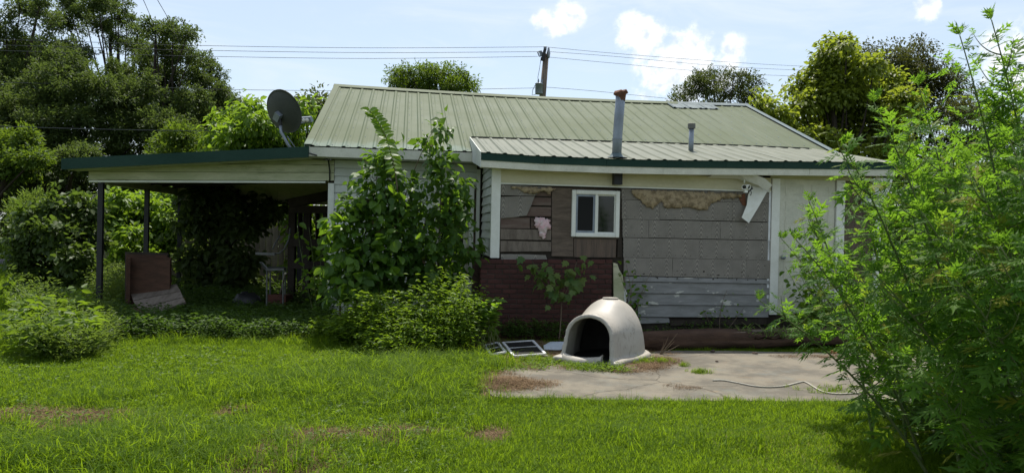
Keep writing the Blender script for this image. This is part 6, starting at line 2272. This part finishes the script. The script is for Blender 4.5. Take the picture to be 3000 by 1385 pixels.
small_plant('dark_sapling', 'dark sapling reaching across the carport opening at the house corner', 'sapling', v2, [H(*HP(870, 655, 1.1)), H(*HP(905, 665, 1.0)), H(*HP(940, 690, 1.0)), H(*HP(960, 740, 1.0)), H(*HP(915, 780, .9)), H(*HP(985, 800, .9))], 120, .11, SAPM, 84)
for (px, py, lb, sd_) in ((1950, 985, 'small weed tuft behind the left end of the timber', 1), (2098, 982, 'spiky yellow green weed tuft behind the middle of the timber', 2), (2255, 985, 'little weed sprouting from the split in the timber', 3), (2295, 972, 'small bright weed right of the split in the timber', 4), (2190, 975, 'leafy weed between the clapboards and the timber', 5)):
    c = onY(px, py, 9.95)
    c[2] = .16 if sd_ > 2 else .05
    rng = np.random.default_rng(500 + sd_)
    tips = [c + np.array([rng.normal() * .10, rng.normal() * .06, .10 + .12 * rng.random()]) for q in range(9)]
    small_plant('weed_tuft', lb, 'weed', c, tips, 45, .055, WEEDM, 510 + sd_, 'weeds around the timber', oval=[leaf_me('leaf', [(0, 0), (.09, .2), (.10, .5), (.05, .8), (0, 1)], SAPM, .4, .1)], spread=.02)

# ---- undergrowth: weeds nobody could count
U_ = {}


def weed_mass(name, poly_px, n, hfun, per, L, wl_, mat, seed, lean=.35, spread=.09, tmpl=LEAF2, droop=.25, tmin=.2, poly=None, stems=None):
    rng = np.random.default_rng(seed)
    pg = poly or [tuple(gnd(*p)[:2]) for p in poly_px]
    xy = sample_poly(pg, n, rng)
    b_ = np.concatenate([xy, gh(xy[:, 0], xy[:, 1])[:, None]], 1)
    h_ = np.array(hfun(xy[:, 0], xy[:, 1])) * (.55 + .6 * rng.random(n))
    P, ax, nn, Ls, tip = stems_leaves(b_, h_, rng, per, L, lean, spread, tmin, .8, droop)
    tint = np.clip(.2 + .6 * rng.random(len(P)) + .25 * (fbm(P[:, 0], P[:, 1], 1.4, seed) - .5), 0, 1)
    o = leaf_object(name, P, ax, nn, Ls, Ls * wl_, tmpl, mat, tint)
    tag(o, kind='stuff')
    return o, b_, tip


def hump(cx, cy, sx, sy, h_):
    return lambda x, y: h_ * np.exp(-((x - cx) / sx) ** 2 - ((y - cy) / sy) ** 2)


_m1 = onY(1110, 880, 9.45); _m2 = onY(1330, 850, 9.45)


def mound_h(x, y):
    a_ = hump(_m1[0], 9.5, .75, .62, .62)(x, y); b_ = hump(_m2[0], 9.4, .70, .58, .86)(x, y); c_ = hump(_m1[0] - .9, 9.6, .6, .6, .35)(x, y)
    return np.maximum(np.maximum(a_, b_), c_) * (.7 + .6 * fbm(x, y, 1.8, 31)) + .08


weed_mass('undergrowth', [(880, 975), (960, 1010), (1100, 1045), (1250, 1052), (1390, 1045), (1440, 1010), (1430, 975), (1380, 955), (1150, 945), (950, 945)], 3400, mound_h, 15, .072, .36, WEEDM, 101, lean=.4, spread=.07)
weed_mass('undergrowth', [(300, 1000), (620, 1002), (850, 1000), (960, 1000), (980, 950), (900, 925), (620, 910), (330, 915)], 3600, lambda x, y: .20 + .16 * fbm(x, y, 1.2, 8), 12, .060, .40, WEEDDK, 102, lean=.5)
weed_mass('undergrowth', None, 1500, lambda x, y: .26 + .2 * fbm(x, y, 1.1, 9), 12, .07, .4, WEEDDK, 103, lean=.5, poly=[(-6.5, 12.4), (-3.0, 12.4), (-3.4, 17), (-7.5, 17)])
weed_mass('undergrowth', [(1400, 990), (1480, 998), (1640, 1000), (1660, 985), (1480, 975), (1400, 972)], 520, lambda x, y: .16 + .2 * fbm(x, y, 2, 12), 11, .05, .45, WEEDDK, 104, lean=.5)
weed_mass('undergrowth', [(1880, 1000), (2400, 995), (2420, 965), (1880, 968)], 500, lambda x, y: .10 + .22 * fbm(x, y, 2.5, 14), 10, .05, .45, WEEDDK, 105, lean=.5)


def lw(x, y):
    return (.22 + .55 * np.exp(-((x + 6.1) / 1.2) ** 2) * (.15 + 1.3 * fbm(x, y, 1.6, 41) ** 1.3))


weed_mass('tall_undergrowth', [(40, 1060), (120, 1072), (260, 1062), (330, 1030), (330, 975), (230, 945), (70, 950)], 620, lw, 26, .062, .26, FEATHER, 106, lean=.34, spread=.10, droop=-.2, tmin=.1)
weed_mass('tall_undergrowth', [(50, 1050), (110, 1062), (250, 1050), (250, 965), (80, 955)], 260, lambda x, y: .15 + .6 * fbm(x, y, 1.7, 3), 11, .12, .5, WEEDM, 107, lean=.35, spread=.12, tmpl=LEAF3)
weed_mass('tall_undergrowth', [(215, 905), (300, 925), (400, 935), (420, 890), (250, 880)], 700, lambda x, y: .55 + .3 * fbm(x, y, 1.4, 5), 16, .06, .3, FEATHER, 108, lean=.3)
weed_mass('undergrowth', None, 2600, lambda x, y: .5 + .5 * fbm(x, y, .5, 15), 14, .11, .45, WEEDM, 109, lean=.5, spread=.2, poly=[(-24, 27.8), (-9, 28), (-9, 30), (-24, 30)])
weed_mass('undergrowth', None, 1500, lambda x, y: .4 + .5 * fbm(x, y, .6, 16), 14, .10, .45, WEEDM, 110, lean=.5, spread=.2, poly=[(5.2, 10.5), (12, 12), (12, 20), (6.5, 20)])
weed_mass('undergrowth', None, 900, lambda x, y: .25 + .4 * fbm(x, y, .9, 17), 14, .08, .4, WEEDDK, 111, lean=.5, spread=.15, poly=[(2.9, 3.3), (4.5, 3.3), (4.6, 7.0), (3.2, 6.6), (2.9, 5.0)])
weed_mass('undergrowth', [(2330, 1025), (2480, 1020), (2700, 1010), (2700, 950), (2400, 955)], 700, lambda x, y: .35 + .5 * fbm(x, y, 1.2, 18), 14, .07, .4, WEEDM, 112, lean=.45, spread=.12)
# leafy mass along the house front left, round the dog house and slab edges
weed_mass('low_weeds', [(1440, 1072), (1660, 1052), (1690, 1070), (1590, 1090), (1450, 1095)], 260, lambda x, y: .05 + .05 * fbm(x, y, 3, 5), 9, .03, .4, WEEDM, 113, lean=.8)
weed_mass('low_weeds', [(1660, 1075), (1700, 1090), (1830, 1098), (1830, 1086), (1700, 1072)], 220, lambda x, y: .05 + .09 * fbm(x, y, 3, 6), 9, .03, .4, WEEDM, 114, lean=.8)

weed_mass('low_weeds', [(-100, 1060), (500, 1015), (900, 1050), (1400, 1120), (1400, 1250), (1300, 1390), (-300, 1390)], 1500, lambda x, y: .04 + .05 * fbm(x, y, 3, 6), 8, .032, .62, WEEDM, 115, lean=.8, spread=.04)
weed_mass('low_weeds', [(820, 1090), (1000, 1040), (1300, 1050), (1420, 1100), (1400, 1180), (1100, 1220), (850, 1180)], 330, lambda x, y: .06 + .14 * fbm(x, y, 2, 6) ** 1.5, 9, .05, .22, WEEDM, 116, lean=.5, spread=.06)
# single white plastic bag in the tall weeds at left, dead stalks by the timber
pbg = gnd(238, 1014)
g = G()
for i in range(7):
    ph = math.pi / 2 * i / 6
    for j in range(12):
        tt = 2 * math.pi * j / 12
        k_ = .6 + .9 * vnoise(j * 1.3, i * 1.7, 1, 8)
        g.v.append((.085 * k_ * math.cos(ph) * math.cos(tt), .07 * k_ * math.cos(ph) * math.sin(tt), .11 * math.sin(ph) * k_))
for i in range(6):
    for j in range(12):
        g.f.append((i * 12 + j, i * 12 + (j + 1) % 12, (i + 1) * 12 + (j + 1) % 12, (i + 1) * 12 + j))
o = g.obj('plastic_bag', PANEWHITE); o.location = (pbg[0], pbg[1] - .05, .10); tag(o, 'crumpled white plastic bag caught in the weeds at the lower left', 'plastic bag')
db = gnd(1930, 1042)
dst = thing('dead_stalk', db, 'dry brown forked stalk before the left end of the timber', 'dead plant')
g = G()
for (x, y) in ((1958, 985), (1985, 975), (1975, 1000), (1945, 1000), (1990, 1010)):
    e = onY(x, y, db[1] - .05)
    g.tube([p - db for p in bez(db, (db + e) / 2 + [.03, 0, .02], e, 7)], np.linspace(.006, .002, 7), 4)
g.obj('stem', STEMBROWN, dst)

# ---------------------------------------------------------------- grass: tufts scattered by geometry nodes over the lawn
def tuft(name, n, rad, h_, w_, bend, mat, seed, flat=0.):
    rng = np.random.default_rng(seed)
    vs, fs, bl_ = [], [], []
    for q in range(n):
        bl_ += [rng.random()] * 5
        a_, r_ = rng.random() * 6.28, rad * math.sqrt(rng.random())
        b_ = np.array([r_ * math.cos(a_), r_ * math.sin(a_), -.01])
        d = rng.random() * 6.28; o_ = np.array([math.cos(d), math.sin(d), 0]); s_ = np.array([-o_[1], o_[0], 0])
        hh = h_ * (.45 + .75 * rng.random()); bd = bend * hh * (.3 + rng.random())
        ww = w_ * (.7 + .6 * rng.random())
        k_ = len(vs)
        up = (1 - flat)
        vs += [b_ - s_ * ww / 2, b_ + s_ * ww / 2, b_ + o_ * bd * .22 + [0, 0, hh * .55 * up] + s_ * ww * .42, b_ + o_ * bd * .22 + [0, 0, hh * .55 * up] - s_ * ww * .42, b_ + o_ * bd + [0, 0, hh * (1 - .25 * bend) * up]]
        fs += [(k_, k_ + 1, k_ + 2, k_ + 3), (k_ + 3, k_ + 2, k_ + 4)]
    g = G(); g.v = [tuple(map(float, v)) for v in vs]; g.f = fs
    me = g.mesh(name, mat)
    at = me.attributes.new('blade', 'FLOAT', 'POINT'); at.data.foreach_set('value', np.array(bl_, np.float32))
    return bpy.data.objects.new(name, me)


def scatter(name, P, kind, rot, scl, tint, tufts):
    coll = bpy.data.collections.new(name + '_tufts')
    for i, t_ in enumerate(tufts):
        t_.name = 'tuft_%02d' % i
        coll.objects.link(t_)
    me = bpy.data.meshes.new(name)
    n = len(P)
    me.vertices.add(n); me.vertices.foreach_set('co', np.ascontiguousarray(P, np.float32).ravel())
    for nm, typ, arr, key in (('kind', 'INT', kind.astype(np.int32), 'value'), ('tint', 'FLOAT', tint.astype(np.float32), 'value'), ('rot', 'FLOAT_VECTOR', rot.astype(np.float32).ravel(), 'vector'), ('scl', 'FLOAT_VECTOR', scl.astype(np.float32).ravel(), 'vector')):
        a_ = me.attributes.new(nm, typ, 'POINT'); a_.data.foreach_set(key, arr)
    o = link(name, me)
    ng = bpy.data.node_groups.new(name + '_scatter', 'GeometryNodeTree')
    ng.interface.new_socket('Geometry', in_out='INPUT', socket_type='NodeSocketGeometry')
    ng.interface.new_socket('Geometry', in_out='OUTPUT', socket_type='NodeSocketGeometry')
    N, Lk = ng.nodes, ng.links
    gi, go = N.new('NodeGroupInput'), N.new('NodeGroupOutput')
    ci = N.new('GeometryNodeCollectionInfo'); ci.inputs['Collection'].default_value = coll
    ci.inputs['Separate Children'].default_value = True; ci.inputs['Reset Children'].default_value = True
    ip = N.new('GeometryNodeInstanceOnPoints'); ip.inputs['Pick Instance'].default_value = True

    def na(nm, typ):
        q = N.new('GeometryNodeInputNamedAttribute'); q.data_type = typ; q.inputs['Name'].default_value = nm
        return q.outputs['Attribute']
    Lk.new(gi.outputs[0], ip.inputs['Points']); Lk.new(ci.outputs[0], ip.inputs['Instance'])
    Lk.new(na('kind', 'INT'), ip.inputs['Instance Index'])
    e2r = N.new('FunctionNodeEulerToRotation'); Lk.new(na('rot', 'FLOAT_VECTOR'), e2r.inputs[0]); Lk.new(e2r.outputs[0], ip.inputs['Rotation'])
    Lk.new(na('scl', 'FLOAT_VECTOR'), ip.inputs['Scale'])
    Lk.new(ip.outputs[0], go.inputs[0])
    md = o.modifiers.new('scatter', 'NODES'); md.node_group = ng
    return tag(o, kind='stuff')


TG = [tuft('a', 40, .085, .070, .0044, .55, GRASSM, 1), tuft('b', 36, .095, .060, .005, .9, GRASSM, 2), tuft('c', 34, .09, .085, .0046, .7, GRASSM, 3), tuft('d', 38, .10, .050, .0045, .6, GRASSM, 4)]
TT = [tuft('e', 24, .08, .19, .0054, .85, GRASSM, 5), tuft('f', 20, .09, .23, .0058, 1.1, GRASSM, 6), tuft('g', 28, .09, .16, .0055, .7, GRASSM, 7)]
TD = [tuft('h', 46, .10, .07, .0035, 1.6, DRYM, 8, .35), tuft('i', 40, .12, .05, .0035, 2.0, DRYM, 9, .5)]

rng = np.random.default_rng(5)


def field(n, x0, x1, y0, y1):
    return np.stack([x0 + rng.random(n) * (x1 - x0), y0 + rng.random(n) * (y1 - y0)], 1)


bands = [(30000, -6.2, 6.0, 4.0, 7.4), (17000, -8.5, 6.8, 7.4, 10.6), (7500, -13, -2.4, 10.6, 17), (5000, 5.6, 12, 9.5, 22), (12000, -24, -5, 16.5, 24), (5000, -30, -8, 27.4, 33), (2500, -7, 8, 2.2, 4.0)]
XY = []; SC_ = []
for (n, x0, x1, y0, y1) in bands:
    q = field(n, x0, x1, y0, y1)
    XY.append(q); SC_.append(np.full(n, 1.0 if y1 <= 10.7 else (1.5 if y1 < 23 else 2.2)))
XY = np.concatenate(XY); SC_ = np.concatenate(SC_)
# only what the lens could see from here or a step aside
vis = (np.abs(XY[:, 0]) < XY[:, 1] * .80 + 1.2)
slab_in = in_poly(XY[:, 0], XY[:, 1], SLAB)
dirt_in = in_poly(XY[:, 0], XY[:, 1], DIRTP)
hc_ = np.array([toH((p[0], p[1], 0)) for p in XY])
hs = (hc_[:, 0] > A0 - .1) & (hc_[:, 0] < 5.75) & (hc_[:, 1] > 1.2) & (hc_[:, 1] < 9.1) | (hc_[:, 0] > -.55) & (hc_[:, 0] < 5.75) & (hc_[:, 1] > -.25) & (hc_[:, 1] < 2)
cp_in = in_poly(XY[:, 0], XY[:, 1], CARF)
rd_in = (XY[:, 1] > 23.9) & (XY[:, 1] < 27.6) & (XY[:, 0] < -10)
# bare, torn patches in the lawn, laid out from the photograph
BARE = [(60, 1212, .42, .10), (180, 1225, .25, .12), (215, 1250, .32, .16), (385, 1240, .20, .10), (500, 1275, .14, .10), (690, 1200, .12, .08), (860, 1285, .18, .12), (790, 1330, .35, .14), (820, 1360, .25, .14), (905, 1275, .13, .10), (990, 1270, .16, .05), (1135, 1280, .14, .08), (1200, 1262, .22, .06),
        (690, 1345, .10, .10), (1430, 1275, .15, .07), (320, 1215, .14, .08), (1100, 1265, .1, .05), (1480, 1130, .25, .12)]
bare = np.zeros(len(XY))
for (px, py, sx, sy) in BARE:
    c = gnd(px, py)
    sx, sy2 = sx * 1.2, sy * 2.4
    bare = np.maximum(bare, np.exp(-((XY[:, 0] - c[0]) / sx) ** 2 - ((XY[:, 1] - c[1]) / sy2) ** 2))
thin = fbm(XY[:, 0], XY[:, 1], 1.6, 51)
keep = vis & ~slab_in & ~hs & ~cp_in & ~rd_in & ~(dirt_in & (rng.random(len(XY)) < .86)) & (rng.random(len(XY)) > bare * 2.3) & (thin + rng.random(len(XY)) * .5 > .42)
XY, SC_, bare, thin = XY[keep], SC_[keep], bare[keep], thin[keep]
n = len(XY)
hx = .62 + .85 * fbm(XY[:, 0], XY[:, 1], .9, 61) * (1 - .5 * bare)
tone = fbm(XY[:, 0], XY[:, 1], .45, 71)
tint = np.clip((tone - .30) * 1.7 + (rng.random(n) - .5) * .6, 0, 1)
kind = rng.integers(0, 4, n)
P = np.concatenate([XY, gh(XY[:, 0], XY[:, 1])[:, None]], 1)
rot = np.stack([rng.normal(size=n) * .12, rng.normal(size=n) * .12, rng.random(n) * 6.28], 1)
scl = np.stack([SC_, SC_, SC_ * hx * (.8 + .4 * rng.random(n))], 1)
scatter('grass', P, kind, rot, scl, tint, TG)

# taller clumps: left foreground, the weedy swell in the middle, slab edges, undergrowth skirt
TALL = [(250, 1330, 1.3, .5, 520), (380, 1290, .45, .4, 170), (60, 1350, .9, .5, 260), (1000, 1130, .9, .5, 560), (1150, 1090, .8, .45, 560), (1250, 1130, .5, .5, 340), (1120, 1180, .8, .4, 260), (1290, 1060, .6, .3, 240), (700, 1150, .8, .5, 120), (1400, 1080, .3, .3, 70),
        (280, 1180, .25, .2, 40), (1280, 960, .35, .25, 110), (560, 1010, .9, .12, 80), (900, 1010, .6, .15, 90), (500, 1340, .5, .4, 90), (1000, 1320, 1.4, .5, 90), (1900, 1300, 1.6, .5, 70)]
XYt = []
for (px, py, sx, sy, m_) in TALL:
    c = gnd(px, py)
    XYt.append(c[:2] + rng.normal(size=(m_, 2)) * [sx * .55, sy * .6])
# grass leaning over the slab's front edge
edge = np.array(SLAB[:10])
for k in range(len(edge) - 1):
    m_ = 46
    f = rng.random((m_, 1))
    XYt.append(edge[k] * (1 - f) + edge[k + 1] * f + np.stack([rng.normal(size=m_) * .05, -.05 - .16 * rng.random(m_)], 1))
n_edge = 46 * (len(edge) - 1)
XYt = np.concatenate(XYt)
sl_in = in_poly(XYt[:, 0], XYt[:, 1], SLAB)
isedge = np.arange(len(XYt)) >= len(XYt) - n_edge
okm = ~sl_in
XYt, isedge = XYt[okm], isedge[okm]
n = len(XYt)
P = np.concatenate([XYt, gh(XYt[:, 0], XYt[:, 1])[:, None]], 1)
kind = rng.integers(0, 3, n)
rot = np.stack([rng.normal(size=n) * .2, rng.normal(size=n) * .2, rng.random(n) * 6.28], 1)
s0 = (.55 + .6 * rng.random(n)) * np.where(isedge, .55, 1)
scl = np.stack([s0, s0, s0 * (.7 + .5 * rng.random(n))], 1)
tint = np.clip(.02 + .42 * rng.random(n), 0, 1)
scatter('tall_grass', P, kind, rot, scl, tint, TT)

# dry, dead grass on the bare patches and the dirt
XYd = []
for (px, py, sx, sy) in BARE:
    c = gnd(px, py)
    m_ = int(520 * sx * sy * 14) + 24
    XYd.append(c[:2] + rng.normal(size=(m_, 2)) * [sx * .6, sy * 1.1])
XYd.append(sample_poly(DIRTP, 420, rng))
for (px, py, sx, sy, m_) in ((1490, 1122, .16, .10, 70), (1560, 1128, .3, .05, 40), (1830, 1090, .22, .05, 40), (1900, 1080, .12, .06, 46), (1930, 1070, .2, .08, 50), (1940, 1058, .15, .06, 46), (2000, 1140, .14, .02, 8), (2320, 1050, .2, .03, 10), (2450, 1050, .3, .05, 30), (1320, 1095, .4, .12, 60)):
    c = gnd(px, py)
    XYd.append(c[:2] + rng.normal(size=(m_, 2)) * [sx * .6, sy * 1.2])
XYd = np.concatenate(XYd)
n = len(XYd)
zz_ = np.where(in_poly(XYd[:, 0], XYd[:, 1], SLAB), .022, np.maximum(gh(XYd[:, 0], XYd[:, 1]), np.where(in_poly(XYd[:, 0], XYd[:, 1], DIRTP), .006, -1)))
P = np.concatenate([XYd, zz_[:, None]], 1)
s0 = .6 + .7 * rng.random(n)
scatter('dry_grass', P, rng.integers(0, 2, n), np.stack([rng.normal(size=n) * .1, rng.normal(size=n) * .1, rng.random(n) * 6.28], 1), np.stack([s0, s0, s0 * (.6 + .6 * rng.random(n))], 1), rng.random(n), TD)
# a few live tufts on the slab
XYs = []
for (px, py, s_, m_) in ((2050, 1096, .10, 16), (2005, 1078, .06, 6), (1880, 1066, .2, 26), (1945, 1064, .12, 16), (2420, 1150, .25, 20), (1700, 1082, .25, 26), (1560, 1060, .3, 30), (1450, 1060, .25, 50)):
    c = gnd(px, py)
    XYs.append(c[:2] + rng.normal(size=(m_, 2)) * [s_ * .6, s_ * .4])
XYs = np.concatenate(XYs); n = len(XYs)
P = np.concatenate([XYs, np.full((n, 1), .02)], 1)
s0 = .5 + .5 * rng.random(n)
scatter('grass_tufts', P, rng.integers(0, 4, n), np.stack([rng.normal(size=n) * .3, rng.normal(size=n) * .3, rng.random(n) * 6.28], 1), np.stack([s0, s0, s0], 1), rng.random(n), [tuft('j%d' % q, 26, .06, .10, .0045, .9, GRASSM, 20 + q) for q in range(4)])
